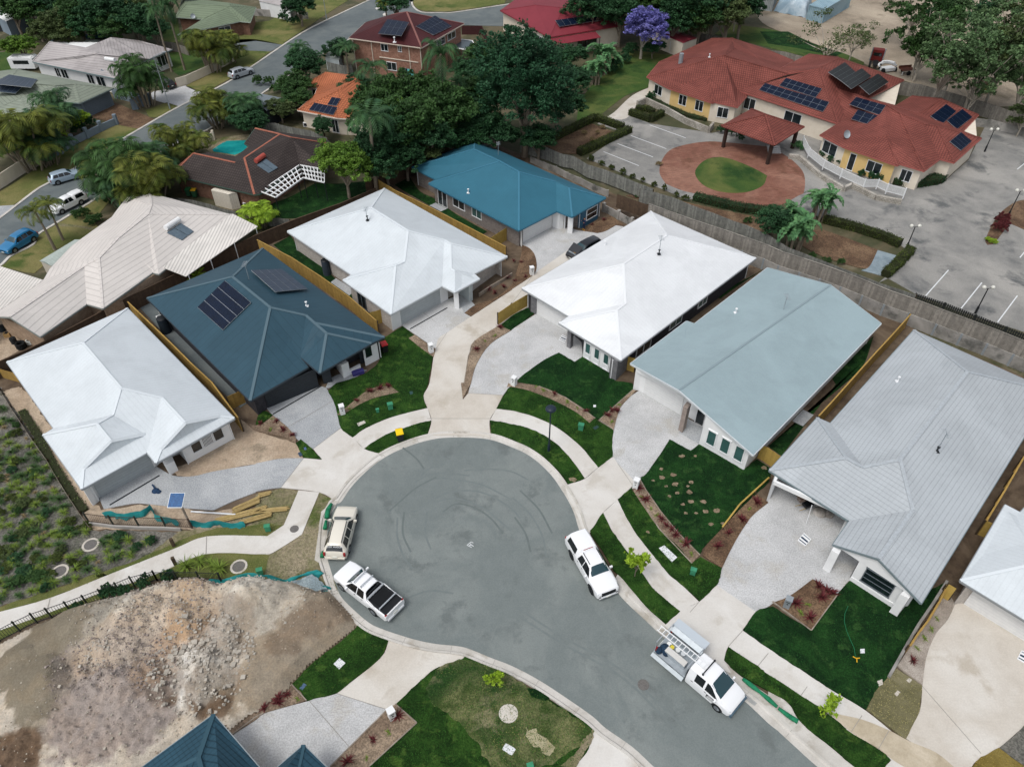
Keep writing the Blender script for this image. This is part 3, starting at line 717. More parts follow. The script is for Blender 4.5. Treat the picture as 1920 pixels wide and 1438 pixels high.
        for k in range(hbars): fr.box((mid.x+nn.x*.03, mid.y+nn.y*.03, z0+(z1-z0)*(k+1)/(hbars+1)), (W, .10, w*.7), rz)
        fo = fr.build('window' if kind == 'window' else 'door', f, h.o)
        gl.box((c.x, c.y, (z0+z1)/2), (W, .05, z1-z0), rz)
        go = gl.build('pane', m or m_glass, h.o); go.parent = fo
        return fo
    def box(h, name, s, z0, z1, m, t=None):
        """a prism over a picked ground polygon, as a part"""
        pts = G(s) if isinstance(s, str) else s
        return MB().prism(pts, z0, z1, True).build(name, m, h.o)
    def post(h, name, xy, w, z1, m, z0=0, d=None, rz=None):
        q = g(*P(xy)[0]); a, b = h.seg(0); r = rz if rz is not None else math.atan2(b.y-a.y, b.x-a.x)
        return MB().box((q.x, q.y, (z0+z1)/2), (w, d or w, z1-z0), r).build(name, m, h.o)
    def onroof(h, px, py, face):
        V = [h.p[k] for k in face.split()]
        n = Vector((0, 0, 0))
        for a, b in zip(V, V[1:]+V[:1]): n += a.cross(b)
        n.normalize(); n = n if n.z > 0 else -n
        r = ray(px, py); C0 = Vector((0, 0, CAMH))
        s = (V[0]-C0).dot(n)/r.dot(n)
        return C0+r*s, n
def solar(label, h, face, s, nu, nv, m=None, lift=.15, fm=None, group=None, kind='solar_panel'):
    """an array given by its four picked corners on a roof face, nu x nv modules"""
    px = P(s); C = []
    for x, y in px:
        p, n = h.onroof(x, y, face); C.append(p+n*lift)
    o = thing(kind, label, 'solar panel', C[0])
    fr = MB(); cell = MB()
    def bl(u, v): return (C[0]*(1-u)*(1-v)+C[1]*u*(1-v)+C[2]*u*v+C[3]*(1-u)*v)
    fr.add([c-n*.05 for c in C]+[c for c in C], [(3, 2, 1, 0), (4, 5, 6, 7), (0, 1, 5, 4), (1, 2, 6, 5), (2, 3, 7, 6), (3, 0, 4, 7)])
    eu, ev = .035/nu*nu, .035
    LU = (C[1]-C[0]).length; LV = (C[3]-C[0]).length
    a = .014/LU; b = .014/LV
    for i in range(nu):
        for j in range(nv):
            u0, u1, v0, v1 = i/nu+a, (i+1)/nu-a, j/nv+b, (j+1)/nv-b
            q = [bl(u0, v0)+n*.012, bl(u1, v0)+n*.012, bl(u1, v1)+n*.012, bl(u0, v1)+n*.012]
            cell.add(q, [(0, 1, 2, 3)])
    for u in (.12, .5, .88):
        for v in (.1, .9): fr.bar(bl(u, v)-n*.02, bl(u, v)-n*(lift+.02), .05, .05, up=Vector((1, 0, 0)))
    fr.build('panel_frame', fm or m_alu, o); cell.build('solar_cells', m or m_solar, o)
    return o
def antenna(h, px, face, hgt=1.4, label='tv antenna on a mast'):
    x, y = P(px)[0]; p, n = h.onroof(x, y, face)
    mb = MB(); mb.tube(p-Vector((0, 0, .1)), p+Vector((0, 0, hgt)), .03)
    t = p+Vector((0, 0, hgt)); mb.tube(t-Vector((.1, .5, 0)), t+Vector((.1, .5, 0)), .022)
    for k in range(-3, 4): mb.tube(t+Vector((-.25, k*.15, 0)), t+Vector((.25, k*.15, 0)), .012, n=5)
    o = mb.build('antenna', m_steel, None, loc=tuple(p)); return tag(o, label, 'antenna')
def vent(h, px, face, label, m=None, s=1.0):
    x, y = P(px)[0]; p, n = h.onroof(x, y, face); mb = MB()
    mb.tube(p-n*.05, p+Vector((0, 0, .45*s)), .06*s, n=8); mb.tube(p+Vector((0, 0, .45*s)), p+Vector((0, 0, .52*s)), .12*s, n=8); mb.box(p+n*.01, (.35*s, .35*s, .04))
    return tag(mb.build('vent_pipe', m or m_frame, None, loc=tuple(p)), label, 'vent pipe', 'vent pipes on the roofs')
def dish(h, px, face, label, r=.35):
    x, y = P(px)[0]; p, n = h.onroof(x, y, face); mb = MB()
    mb.tube(p, p+Vector((0, 0, .5)), .03)
    q = p+Vector((0, 0, .6)); dr = Vector((.3, -.8, .5)).normalized(); rot = dr.to_track_quat('Z', 'Y')
    for k in range(4):
        r0, r1 = r*k/4, r*(k+1)/4
        vs = []
        for rr in (r0+.001, r1):
            for i in range(14):
                a = 6.2832*i/14; vs.append(q+rot @ Vector((rr*math.cos(a), rr*math.sin(a), .35*rr*rr/r)))
        mb.add(vs, [(i, (i+1) % 14, 14+(i+1) % 14, 14+i) for i in range(14)])
    mb.tube(q, q+dr*.3, .015)
    return tag(mb.build('satellite_dish', m_steel, None, loc=tuple(p)), label, 'satellite dish')
# ------------------------------------------------------------------ the new houses round the court
def Z(crop, x, y, k):       # pick from an enlarged crop given its corner and factor
    return (crop[0]+x/k, crop[1]+y/k)
H1 = House('house', 'white steel-roofed new house with two small gablets beside the planted bank', 'white',
  "A 12.5,678.7; B 238.7,577.5; C 20:1755,255; P 20:1165,590; V 20:1100,512; E 20:610,785; F 20:320,380; G 20:400,330;"
  "R1 10:620,1130 @G-A+B-C; R2 20:905,30 @G-A+B-C; R3 20:1210,102 @B-C; S 20:845,230 @G-A; U 20:725,298 @F-G; W 20:830,428 @E-F; L 20:625,635 @E-F; Y 20:1090,375 @V-E;"
  "T 20:1388,292 @B-C; L2 20:1205,490 @P-V; Y2 20:1650,240 @B-C",
  "A B R1; A R1 R2 S G; G S U F; F U W L E; E L Y V; V Y U S R2 R3; L Y U; U W Y; L Y W; V R3 T L2 P; B C Y2 T R3 R2 R1; P L2 Y2 C; L2 Y2 T".replace("E L Y V; V Y U S R2 R3; L Y U;", "E L Y V; V Y U S R2 R3;").replace('V R3 T L2 P', 'P V R3 T L2'),
  pitch=22.5, wall='white', gutter='9aa0a4', walls="A B C 20:1415,598 20:1343,524 20:1200,590 20:1170,622 20:740,858 E F G")
i0 = 0
h = H1
h.pane(7-1, .03, .97, 0, 2.25, 'garage', m_door_g)
h.box('pier', "20: 1225,600 1300,565 1338,650 1275,685", 0, 1.25, WM['white'])
a, b = g(*T('20', 1240, 640)), g(*T('20', 1310, 610))
MB().box(((a.x+b.x)/2, (a.y+b.y)/2+.2, 1.3), (.3, .3, 2.5), .4).build('post', WM['white'], h.o)
for k, (t0, t1) in enumerate(((.16, .36), (.40, .60), (.64, .84))): h.pane(2, 1-t1, 1-t0, .85, 2.15, m=m_glass, fm=m_frame, bars=7 if k == 1 else 0, w=.05)
h.box('wall_return', "20: 690,905 745,860 748,875 700,915", 0, 2.4, WM['white'])
H2 = House('house', 'dark slate-blue roofed house with two solar arrays and a charcoal front', 'slate',
  "A 10:1100,795; B 11:50,420; C 720.9,632; N 696.7,643.5 2.9; P 599.6,699.3 2.95; V 563.6,669.5 2.95; X 577.7,688.3; E 469,751;"
  "R1 10:1740,635 @E-A+B-C; R2 506.5,576.4 @E-A+B-C; R3 573.8,591.3 @B-C; Q 589.5,605.4 @B-C; T 612.1,624.9 @P-V; N2 676.3,627.3 2.95",
  "A B R1; A R1 R2 E; B C Q R3 R2 R1; E R2 R3 V X; X V P; V R3 Q T P; P T N; Q T N N2; Q C N N2".replace('X V P;', ''),
  outline='A B C N P V X E', pitch=22.5, wall='darkbrick', gutter='343d45', capw=.34,
  walls="A B C 11:905,1250 11:825,1300 11:800,1240 11:600,1330 11:540,1290 21:420,10 21:85,185 E")
h = H2
h.box('pillar', "11: 480,1360 550,1330 575,1430 510,1438", 0, 2.75, WM['dark'])
h.box('pillar', "11: 770,1220 830,1200 840,1270 785,1290", 0, 2.75, WM['dark'])
h.box('white_wall', "11: 660,1400 710,1375 600,1290 595,1310", 0, 1.7, WM['white'])
h.box('white_wall', "11: 660,1402 790,1335 785,1320 655,1385", 0, .6, WM['white'])
h.box('white_wall', "11: 825,1305 925,1252 915,1232 820,1285", 0, 2.5, WM['white'])
h.pane((G("11: 925,1252")[0], G("11: 825,1305")[0]), .45, .95, .9, 2.3, m=m_glass, bars=0)
h.pane((G("21: 480,20")[0], G("21: 85,185")[0]), .02, .98, 0, 2.2, 'garage', m_door_d)
solar('steep blue solar array of eight modules on the slate roof', H2, 'A R1 R2 E', "10: 1485,870 1690,670 1887,835 1675,1040", 4, 1)
solar('flat tilted solar array on the far slope of the slate roof', H2, 'B C Q R1', "11: -40,610 190,600 380,748 140,772", 4, 4, m_solar3, lift=.35)
vent(H2, "11: 380,855", 'B C Q R1', 'white vent on the slate roof near its ridge')
antenna(H2, "10: 1865,655", 'B C Q R1', 1.8, 'thin antenna mast on the slate roof')
H3 = House('house', 'white-roofed house with grey garage door between the slate and blue roofs', 'white',
  "A 538.7,433.7; B 721,353; C 951,481; N 889,513; O 899.5,522.5; P 853,548; V 829,536; E 732.7,589; F 642.7,525; G 659,515;"
  "R1 695.6,389.5 @G-A+B-C; R2 765,432.6 @G-A+B-C; R4 833,450 @B-C; R5 844.5,456.5 @B-C; S 758,491 @G-A; U 741.6,497.7 @E-F; T 853,508.5 @P-V; T2 845.5,504.5 @P-V",
  "A B R1; A R1 R2 S G; G S U F; F U E; E U S R2 R4 V; V R4 R5 T2 T P; B C R5 R4 R2 R1; C N T2 R5; P T T2 N O",
  pitch=22.5, wall='offwhite', gutter='b5babd', walls="A B C 11:1810,605 11:1625,740 11:1630,690 11:1430,800 11:1380,835 11:1090,1000 11:1025,1040 F G")
h = H3
h.pane((G("11: 1380,835")[0], G("11: 1090,1000")[0]), .0, 1, 0, 2.3, 'garage', m_door_g)
h.box('wall_return', "11: 1025,1042 1092,1005 1085,985 1015,1025", 0, 2.44, WM['white'])
h.box('pier', "11: 1385,840 1440,810 1420,785 1365,812", 0, 2.44, WM['white'])
h.box('porch_column', "11: 1487,878 1523,880 1520,845 1485,850", 0, 2.44, WM['white'])
h.box('porch_pier', "11: 1600,828 1625,812 1540,750 1515,765", 0, 2.44, WM['sage'])
h.pane(2, .25, .62, .9, 2.1, m=m_frame, bars=2); h.pane(2, .62, .8, .95, 2.1, m=m_glass, bars=0)
h.pane(9, .62, .82, .1, 2.1, m=m_glass, fm=m_frameg, bars=1); h.pane(10, .3, .45, 1, 2.0, m=m_glassg, bars=0); h.pane((h.wp[10], h.wp[11]), .1, .2, 1, 2.0, m=m_glass, bars=0)
vent(H3, "11: 835,212", 'A R1 R2 G', 'dark bracket with a thin mast on the white roof'.replace('dark', 'grey'), m_dark)
antenna(H3, "11: 833,210", 'A R1 R2 G', 1.3, 'thin antenna above the white roof with the grey garage')
k4 = 5.053; c4 = (770, 260)
H4 = House('house', 'house with blue steel roof and white garage at the head of the shared driveway', 'blue',
  "A 772,313.4; B 890.7,263; C 1136,370.8; P 1072.8,406.5; V 1044,395.6; E 972.9,432; F 803.6,344; G 816.5,336;"
  "R1 888.7,279.8 @G-A; R2 937,302.5 @E-F; R3 972.9,322.3 @E-F; R4 1042,341 @V-E; R5 1066.9,352 @P-V",
  "A B R1; B C R5 R4 R3 R2 R1; G A R1 R2; F G R2; F R2 R3 E; E R3 R4 V; V R4 R5 P; P R5 C", pitch=22.5, wall='grey', gutter='35687e',
  walls="A B C 12:500,270 12:430,260 12:390,280 12:330,245 12:300,265 12:75,385 E F G")
h = H4
h.pane((G("12: 295,268")[0], G("12: 80,384")[0]), .0, 1, 0, 2.25, 'garage', m_door_w)
h.box('white_wall', "01: 1790,1438 | 12: 75,415 60,400 -50,350", 0, 2.44, WM['white'])
h.box('porch_column', "12: 413,312 450,318 455,295 418,290", 0, 2.44, WM['white'])
h.box('porch_pier', "12: 300,268 335,245 390,275 350,285", 0, 2.44, WM['white'])
h.box('blue_wall', "12: 460,262 520,275 640,205 600,190", 0, 2.43, WM['blue'])
h.pane((G("12: 640,207")[0], G("12: 520,277")[0]), .1, .75, .8, 2.2, m=m_glass, bars=0, hbars=1)
h.pane((G("12: 395,282")[0], G("12: 380,270")[0]), .0, 1, 0, 2.1, m=m_glass, bars=0)
n4 = len(h.wp)
h.pane(9, .84, .95, .05, 2.15, 'door', bars=1); h.pane(9, .62, .76, .95, 2.1, bars=1); h.pane(9, .42, .53, .95, 2.1, m=m_glassg, bars=1)
antenna(H4, "01: 1815,1165", 'B C R5 R1', 1.6, 'antenna mast on the far slope of the blue roof')
vent(H4, "11: 1590,8", 'F R2 R3 E', 'small white vent on the blue roof')
H5 = House('house', 'large bright white hipped roof house with three narrow windows and grey brick pier', 'white2',
  "A 978.7,540.5; B 1220,396; C 1417.5,484; D 1163.7,675.5; P 12:350,980; V 12:425,930;"
  "R1 12:1160,325 @A-B+B-C; R2 12:835,540 @A-B+C-D; S 12:850,835 @C-D; R4 12:785,885 @C-D",
  "A B R1 R2; B C R1; C D R4 S R2 R1; V A R2 S; P V S R4; D P R4", pitch=20, wall='darkbrick', gutter='9a9d9f',
  walls="A B C D 12:740,1400 12:735,1355 12:530,1240 12:520,1130 12:440,1060 12:185,915 12:140,905")
h = H5
h.pane((G("12: 425,1050")[0], G("12: 185,915")[0]), .0, 1, 0, 2.25, 'garage', m_door_w)
h.box('white_wall', "12: 530,1243 725,1360 740,1345 545,1225", 0, 2.43, WM['white'])
sg = (G("12: 727,1362")[0], G("12: 530,1244")[0])
for t0, t1 in ((.06, .24), (.40, .58), (.74, .92)): h.pane(sg, t0, t1, .95, 2.15, m=m_glassg, fm=m_frame, bars=0, w=.05, hbars=0); h.pane(sg, t0, t1, .3, .85, m=m_frame, fm=m_frame, bars=0)
h.box('brick_pier', "12: 725,1400 775,1415 860,1330 800,1300 735,1360", 0, 2.42, WM['gpier'])
h.box('brick_pier', "12: 408,1165 435,1180 455,1160 425,1148", 0, 2.42, WM['gpier'])
h.box('brick_pier', "12: 140,905 182,920 195,900 150,885", 0, 2.42, WM['gpier'])
h.pane(2, .35, .42, .9, 2.1, m=m_glassg, bars=1); h.pane(2, .55, .64, .9, 2.1, m=m_glassg, bars=1); h.pane(2, .78, .88, .6, 2.2, m=m_glass, bars=1)
antenna(H5, "12: 1100,465", 'C D S R2 R1', 1.9, 'thin antenna on the bright white roof'); vent(H5, "12: 1100,465", 'C D S R2 R1', 'dark flashing at the foot of the bright roof antenna', m_dark)
vent(H5, "12: 700,400", 'A B R1 R2', 'small mast on the left slope of the bright white roof')
H6 = House('house', 'grey-blue gabled roof house with three tall green windows and brick porch column', 'sage',
  "A 1182.5,681; A2 1287.5,601.6; A3 1302.5,606.6; B 1439.5,501.5; R 1557.5,534 @A3-B+D-Q; D 1652.5,606; Q 1412.5,852.5; M 1273.7,731 @A-A2+D-Q",
  "A A2 A3 B R M; R D Q M", outline='A A2 A3 B R D Q M', pitch=15, wall='white', gutter='c9cfd2', caps=True, capw=.25, gables='M Q A; B D R'.replace('M Q A; ', ''),
  walls="A A2 A3 B R D Q 22:1735,648 22:1400,455 22:1440,320 22:1320,250 22:1255,232 22:945,50 22:905,45")
h = H6
h.pane((G("22: 1262,235")[0], G("22: 952,50")[0]), .0, 1, 0, 2.25, 'garage', m_door_w)
# raked front wall up to the verge
a, b = g(*T('22', 1398, 457)), g(*T('22', 1735, 650))
def vz(q):
    M_, Q_ = h.p['M'], h.p['Q']; A_ = h.p['A']
    d1 = Vector((Q_.x-M_.x, Q_.y-M_.y)); t = Vector((q.x-M_.x, q.y-M_.y)).dot(d1)/d1.length_squared
    if t >= 0: return M_.z+(Q_.z-M_.z)*t-.2
    d1 = Vector((A_.x-M_.x, A_.y-M_.y)); t = Vector((q.x-M_.x, q.y-M_.y)).dot(d1)/d1.length_squared
    return M_.z+(A_.z-M_.z)*t-.2
def rake(a, b, z0):
    nn = Vector((-(b-a).y, (b-a).x, 0)).normalized()*.12
    if nn.y < 0: nn = -nn
    v = [Vector((a.x, a.y, z0)), Vector((b.x, b.y, z0)), Vector((b.x, b.y, vz(b))), Vector((a.x, a.y, vz(a)))]
    MB().add(v+[q+nn for q in v], [(0, 1, 2, 3), (7, 6, 5, 4), (0, 4, 5, 1), (1, 5, 6, 2), (2, 6, 7, 3), (3, 7, 4, 0)]).build('raked_wall', WM['white'], h.o)
a, b = g(*T('22', 1398, 457)), g(*T('22', 1735, 650))
rake(a, b, 0); rake(g(*T('22', 905, 45)), g(*T('22', 1262, 235)), 2.25)
for t0, t1 in ((.09, .27), (.39, .57), (.69, .87)): h.pane((b, a), t0, t1, .75, 2.35, m=m_glassg, bars=0, w=.07)
h.box('brick_column', "22: 1243,350 1272,372 1300,335 1270,315", 0, 3.0, WM['colum'])
h.pane((G("22: 1430,320")[0], G("22: 1330,262")[0]), .0, .6, 0, 2.1, 'door', bars=0, m=m_glass)
h.box('side_pillar', "13: 420,1420 440,1438 470,1390 450,1380", 0, 2.4, WM['sage'])
vent(H6, "12: 1675,905", 'A3 B R M', 'white vent high on the grey-blue roof'); antenna(H6, "13: 115,880", 'A3 B R M', 1.5, 'thin antenna on the grey-blue gabled roof')
H7 = House('house', 'big light grey tiled roof house with open garage and gabled front', 'tile',
  "K 23:468,292; B 1713.7,618.4; C 1973,734; X 1728,1130; T 1647.5,1046.6 @C-X+P-V; P 1562,1019.8; V 23:610,1022; L 1442.5,881; M 1532.5,782.6;"
  "R1 1813.7,696.6 @K-B+C-X; R2 23:990,565 @K-B+C-X; J 23:712,622 @V-L; U 23:585,552 @V-L+L-M; S 23:1085,942 @C-X",
  "K B R1 R2 J; B C R1; C X T S R2 R1; P V S T; V L U J R2 S; L M U; M K J U", outline='K B C X T P V L M', pitch=23, wall='white', gutter='6f7c80', capw=.36, gables='X T P',
  walls="K B C 33:1060,185 33:1040,240 33:925,245 33:605,42 33:690,-60 33:650,-140 23:700,1060 23:600,880 23:760,700 23:560,420", capmat=None)
h = H7
h.box('garage_pier', "23: -15,880 10,868 75,720 30,735", 0, 2.42, WM['white'])
h.box('garage_pier', "23: 525,1130 560,1140 600,1060 570,1045", 0, 2.42, WM['white'])
a, b = g(*P("23: -5,875")[0]), g(*P("23: 545,1135")[0])
MB().bar((a.x, a.y, 2.3), (b.x, b.y, 2.3), .2, .35).build('garage_lintel', WM['white'], h.o)
h.box('porch_pier', "33: 405,-43 457,-10 500,-90 450,-115", 0, 2.42, WM['white'])
h.box('corner_pier', "33: 900,283 960,318 1060,190 1015,170", 0, 2.42, WM['white'])
h.box('front_plinth', "33: 605,45 920,250 935,232 620,25", 0, .55, WM['white'])
h.pane(5, .16, .8, .8, 2.35, m=m_glass, fm=m_frameg, bars=0, hbars=2)
h.pane(6, .2, .8, 0, 2.2, 'door', bars=0, m=m_dark, fm=m_dark)
antenna(H7, "23: 1262,505", 'C X T S R2 R1', 2.0, 'thin antenna on the light grey tiled roof'); vent(H7, "13: 970,1418", 'K B R1 R2', 'white vent near the top of the tiled roof'); vent(H7, "23: 1262,505", 'C X T S R2 R1', 'dark flashing below the tiled roof antenna', m_dark)
H8 = House('house', 'white-roofed house cut by the right edge with long white garage door', 'white',
  "E 1801,1088; A 1885,945.5; B 1913,960; B2 2010,860; C 2260,980; F 2090,1265;"
  "R1 1955,1054 @F-E; R2 2090,930 @E-A; R3 2000,1010 @F-E", "E A B R2 R1; B B2 R2; B2 C R2; C F R1 R2; F E R1", outline='E A B B2 C F', pitch=20, wall='offwhite', gutter='85898b',
  walls="E A B B2 C F 33:2150,640 33:1460,215 33:1380,225")
h = H8
h.pane((G("33: 2150,640")[0], G("33: 1462,217")[0]), .0, 1, 0, 2.3, 'garage', m_door_w)
h.box('brick_pier', "33: 1380,228 1455,215 1480,180 1400,190", 0, 2.4, WM['offwhite'])
H9 = House('house', 'dark teal tiled roof house whose corner enters at the bottom edge', 'teal',
  "K 400,1338.5; D 568.9,1396 2.61; J2 500,1455; J3 600,1430 2.61; Q 820,1640; W 600,1900; V0 260,1900; L 160,1516;"
  "R1 372,1420 @L-K; R2 420,1600 @L-K; R3 557,1450 @D-Q",
  "L K R1; K J2 R2 R1; J2 D R3 R2; D J3 R3; J3 Q R2 R3; Q W R2; W V0 R2; V0 L R1 R2".replace('J2 D R3 R2; D J3 R3; J3 Q R2 R3', 'J2 D R3 R2; D Q R2 R3'), outline='K J2 D Q W V0 L', pitch=23, wall='cream', gutter='8d979b', capw=.34)
# ------------------------------------------------------------------ older houses around the court
k2 = 6.0
def ZZ(c, k, s):
    """convert picks from an enlarged crop to photo pixels, keeping the names"""
    out = []
    for it in s.split(';'):
        q = it.split()
        if not q: continue
        x, y = map(float, q[1].split(','))
        out.append(' '.join([q[0], '%.1f,%.1f' % (c[0]+x/k, c[1]+y/k)]+q[2:]))
    return ';'.join(out)
def zs(c, k, s): return ' '.join('%.1f,%.1f' % (c[0]+float(t.split(',')[0])/k, c[1]+float(t.split(',')[1])/k) for t in s.split())
OB = House('house', 'long beige tiled roof house with a solar water heater behind the brown fence', 'beige',
  "a 10:838,187; b 10:948,38; c 10:1120,8 3.2; d 10:1735,170; e 10:1190,615; f 10:1143,603; gg 10:770,872; hh 10:650,838; i 10:300,1082; j 10:70,935 4.4; k 10:-70,930; l 10:330,652; m 10:375,572; n 10:540,400;"
  "N 10:1135,92 4.7; R 10:1110,165 @f-gg; Q 10:885,345 @f-gg; J 10:740,495 @f-gg; K 10:630,555 @hh-i".replace('@f-gg', '@f-gg'),
  "d e R; R e f gg J Q; J gg hh K; K hh i j; d R N c; N b c; a b N; a N R Q n; n Q J m; m J K l; l K j k", outline='a b c d e f gg hh i j k l m n', pitch=20, wall='brick3', gutter='7f8480', capw=.32,
  walls="a b d e gg hh i k l n")
mb = MB(); c = G("10: 1740,163 1925,238 1385,612 1195,556", 2.75)
c2 = [v+Vector((0, 0, d_)) for v, d_ in zip(c, (0, -.35, -.35, 0))]
o = thing('patio_cover', 'white corrugated patio roof attached to the beige house', 'patio cover', (c[2].x, c[2].y, 0))
MB().add(c2+[v-Vector((0, 0, .07)) for v in c2], [(3, 2, 1, 0), (4, 5, 6, 7), (0, 1, 5, 4), (1, 2, 6, 5), (2, 3, 7, 6), (3, 0, 4, 7)]).build('roof_sheet', RM['corr'], o)
for t in (.03, .35, .68, .97):
    p = c2[1].lerp(c2[2], t); MB().tube((p.x, p.y, 0), (p.x, p.y, p.z-.05), .05).build('post', m_frame, o)
o = thing('carport', 'white corrugated carport roof at the left edge beside the beige house', 'carport', tuple(G("10: 0,880")[0]))
c = G("10: -260,480 20,562 325,660 0,885 -260,1050", 2.7)
MB().add(c+[v-Vector((0, 0, .08)) for v in c], [(4, 3, 2, 1, 0), (5, 6, 7, 8, 9)]+[(i, (i+1) % 5, 5+(i+1) % 5, 5+i) for i in range(5)]).build('roof_sheet', RM['corr'], o)
for p in (c[1], c[2], c[3]): MB().tube((p.x-.2, p.y, 0), (p.x-.2, p.y, 2.6), .06).build('post', m_frame, o)
shedm = mat('pale_green_steel', ['a9b3ad', '9ea8a2'], pattern=('rib', .3, 0, .03, .2)); creamst = mat('cream_steel', ['cdc6b8', 'c2bbad'], pattern=('rib', .25, 0, .04, .2))
def shed(name, label, s, h, wallm, roofm, rise=.25, door=None, ov=.08, cat='shed', ridge=True):
    pts = G(s, h); c = sum(pts, Vector())/4
    o = thing(name, label, cat, (c.x, c.y, 0))
    gp = [Vector((p.x, p.y)) for p in pts]
    MB().prism([p+(Vector((c.x, c.y))-p)*.04 for p in gp], 0, h-.02).build('wall', wallm, o)
    mb = MB()
    if ridge:
        r1, r2 = (pts[0]+pts[1])/2+Vector((0, 0, rise)), (pts[2]+pts[3])/2+Vector((0, 0, rise))
        v = pts+[r1, r2]
        fs = [(0, 4, 5, 3), (4, 1, 2, 5), (1, 4, 0), (3, 5, 2), (0, 3, 2, 1)]
    else:
        v = [pts[0]+Vector((0, 0, rise)), pts[1]+Vector((0, 0, rise)), pts[2], pts[3]]+pts; fs = [(0, 3, 2, 1), (4, 5, 6, 7), (0, 1, 5, 4), (1, 2, 6, 5), (3, 0, 4, 7)]
    mb.add(v, fs).build('roof', roofm, o)
    if door:
        a, b = [g(*q) for q in P(door)]
        d = (b-a).normalized(); rz = math.atan2(d.y, d.x); m = (a+b)/2
        MB().box((m.x, m.y, 1.05), ((b-a).length, .08, 2.0), rz).build('door', m_door_w, o)
    return o
shed('garden_shed', 'pale green roofed shed beside the lawn with two palms', "10: 385,555 295,517 560,357 700,392", 2.2, creamst, shedm, .3)
shed('garden_shed', 'cream metal shed against the brown roofed brick house', zs((300, 220), 6, "570,822 640,790 870,850 770,870"), 2.1, creamst, creamst, .1)
shed('garden_shed', 'white shed with red roof and roller door beside the purple flowering tree', "02: 1050,232 1180,215 1392,287 1283,325", 2.6, WM['cream'], RM['red2'], .3, door="02: 1175,400 1275,425", cat='shed')
shed('garden_shed', 'small pale green roofed shed left of the two storey brick house', "01: 515,425 560,390 655,400 620,450", 2.2, WM['sage'], shedm, .3)
shed('garage', 'white building with pale roof at the top left corner', zs((0, 0), 7.373, "-200,150 60,60 400,200 80,300"), 2.8, WM['bluegrey'], WM['white'], .3, cat='garage')
shed('garage', 'white garage at the top edge above the long concrete fence', "01: 20,10 60,-60 260,-40 250,60", 2.6, WM['white'], RM['worn'], .4, cat='garage')
shed('carport', 'dark sided carport with grey roof above the street by the orange house', "01: -60,720 0,695 245,745 80,832", 2.5, WM['dark'], roofmat('mid_grey_steel', '6e777c', rib=(.4, .05, .1)), .1, cat='carport')
c2_ = (300, 220)
BR = House('house', 'dark brown tiled roof house with terracotta ridges beside the pool', 'brown',
  ZZ(c2_, 6, "A 132,647; b1 140,600; b2 530,392; b3 850,440; b4 1005,330; b5 950,292; t1 1068,125 4.3; b7 1860,243; D 1930,300; W 1880,600; V 1565,560; E2 1120,862; E 1060,868;"
  "r2 375,405 4.3; r3 845,510 4.3; r4 948,458 4.7; r5 1350,190 4.7; r6 1475,225 4.7"),
  "A b1 r2; A r2 r3 r4 E; b1 b2 b3 r3 r2; b3 b4 r5 r4 r3; b4 b5 t1 r5; t1 b7 D r6 r5; r4 r5 r6 V E2 E; r6 D W V",
  outline='A b1 b2 b3 b4 b5 t1 b7 D W V E2 E', wall='brick2', gutter='3f5249', capw=.34, capmat=mat('terracotta_cap', ['9c6452', '87503f'], scale=3), walls="A b1 b2 b3 b4 b5 b7 D V E2 E".replace(' t1', ''))
BR.pane(10, .3, .36, .9, 1.9)
OR = House('house', 'orange tiled roof house among trees left of the palms', 'orange',
  "A 01:310,825; B 01:440,708; C 01:458,662; D 01:345,638; E 01:520,540 3.6; F 01:770,570 3.4; Gq 01:890,650; Hq 01:920,900; I 01:610,885;"
  "R1 01:620,675 4.6; R2 01:760,588 4.6", "A B R1; B C D E F R2 R1; A R1 I; R1 R2 Gq Hq I; R2 F Gq", outline='A B C D E F Gq Hq I', wall='cream', gutter='d8d0c4', capw=.4, eave=2.7)
OR.pane(2, .2, .7, .9, 2.2); OR.pane(8, .05, .22, .2, 2.1, bars=1)
solar('solar array on the orange roof with a lower row of five modules', OR, 'A R1 I', "01: 398,830 440,776 612,812 580,868", 1, 5)
solar('pair of solar modules above the row of five on the orange roof', OR, 'A R1 I', "01: 538,790 570,735 636,745 604,800", 1, 2)
TS = House('house', 'two storey brick house with maroon roof and two solar arrays', 'maroon',
  "L 01:695,285; M 01:822,168; N 01:925,160; Bk 01:1060,100; Rr 01:1558,178; Q 01:1240,358; R 01:1128,90 7.6; R0 01:1010,112 7.0", "L M N R0 R Q; N Bk R R0; Bk Rr R; R Rr Q".replace('L M N R0 R Q', 'L M N R0 R Q'),
  outline='L M N Bk Rr Q', eave=5.5, wall='brick', gutter='c9bcae', capw=.4, inset_d=.45, capmat=mat('pinkish_cap', ['7d5550']))
q = len(TS.wp)-1
TS.pane(q, .48, .58, 4.0, 5.1); TS.pane(q, .28, .33, 4.2, 5.1, bars=1); TS.pane(q, .38, .52, 1.0, 2.3)
TS.pane(4, .42, .62, 3.9, 5.0); TS.pane(4, .15, .35, 3.9, 5.0)
sg = TS.seg(q); a_, b_ = sg; dd = (b_-a_); nn_ = Vector((-dd.y, dd.x)).normalized()*.06
p0_, p1_ = a_+dd*.05+nn_, a_+dd*.62+nn_
MB().bar((p0_.x, p0_.y, 2.9), (p1_.x, p1_.y, 2.9), .1, .12).build('floor_band', WM['cream'], TS.o)
for t in (.005, .17, .72, .995):
    p = a_+dd*t+nn_; MB().tube((p.x, p.y, 0), (p.x, p.y, 5.3), .07, n=6).build('downpipe', WM['cream'], TS.o)
solar('left solar array of eight modules on the maroon roof', TS, 'L N R Q', "01: 915,260 985,152 1147,175 1090,278", 2, 4, m_solar)
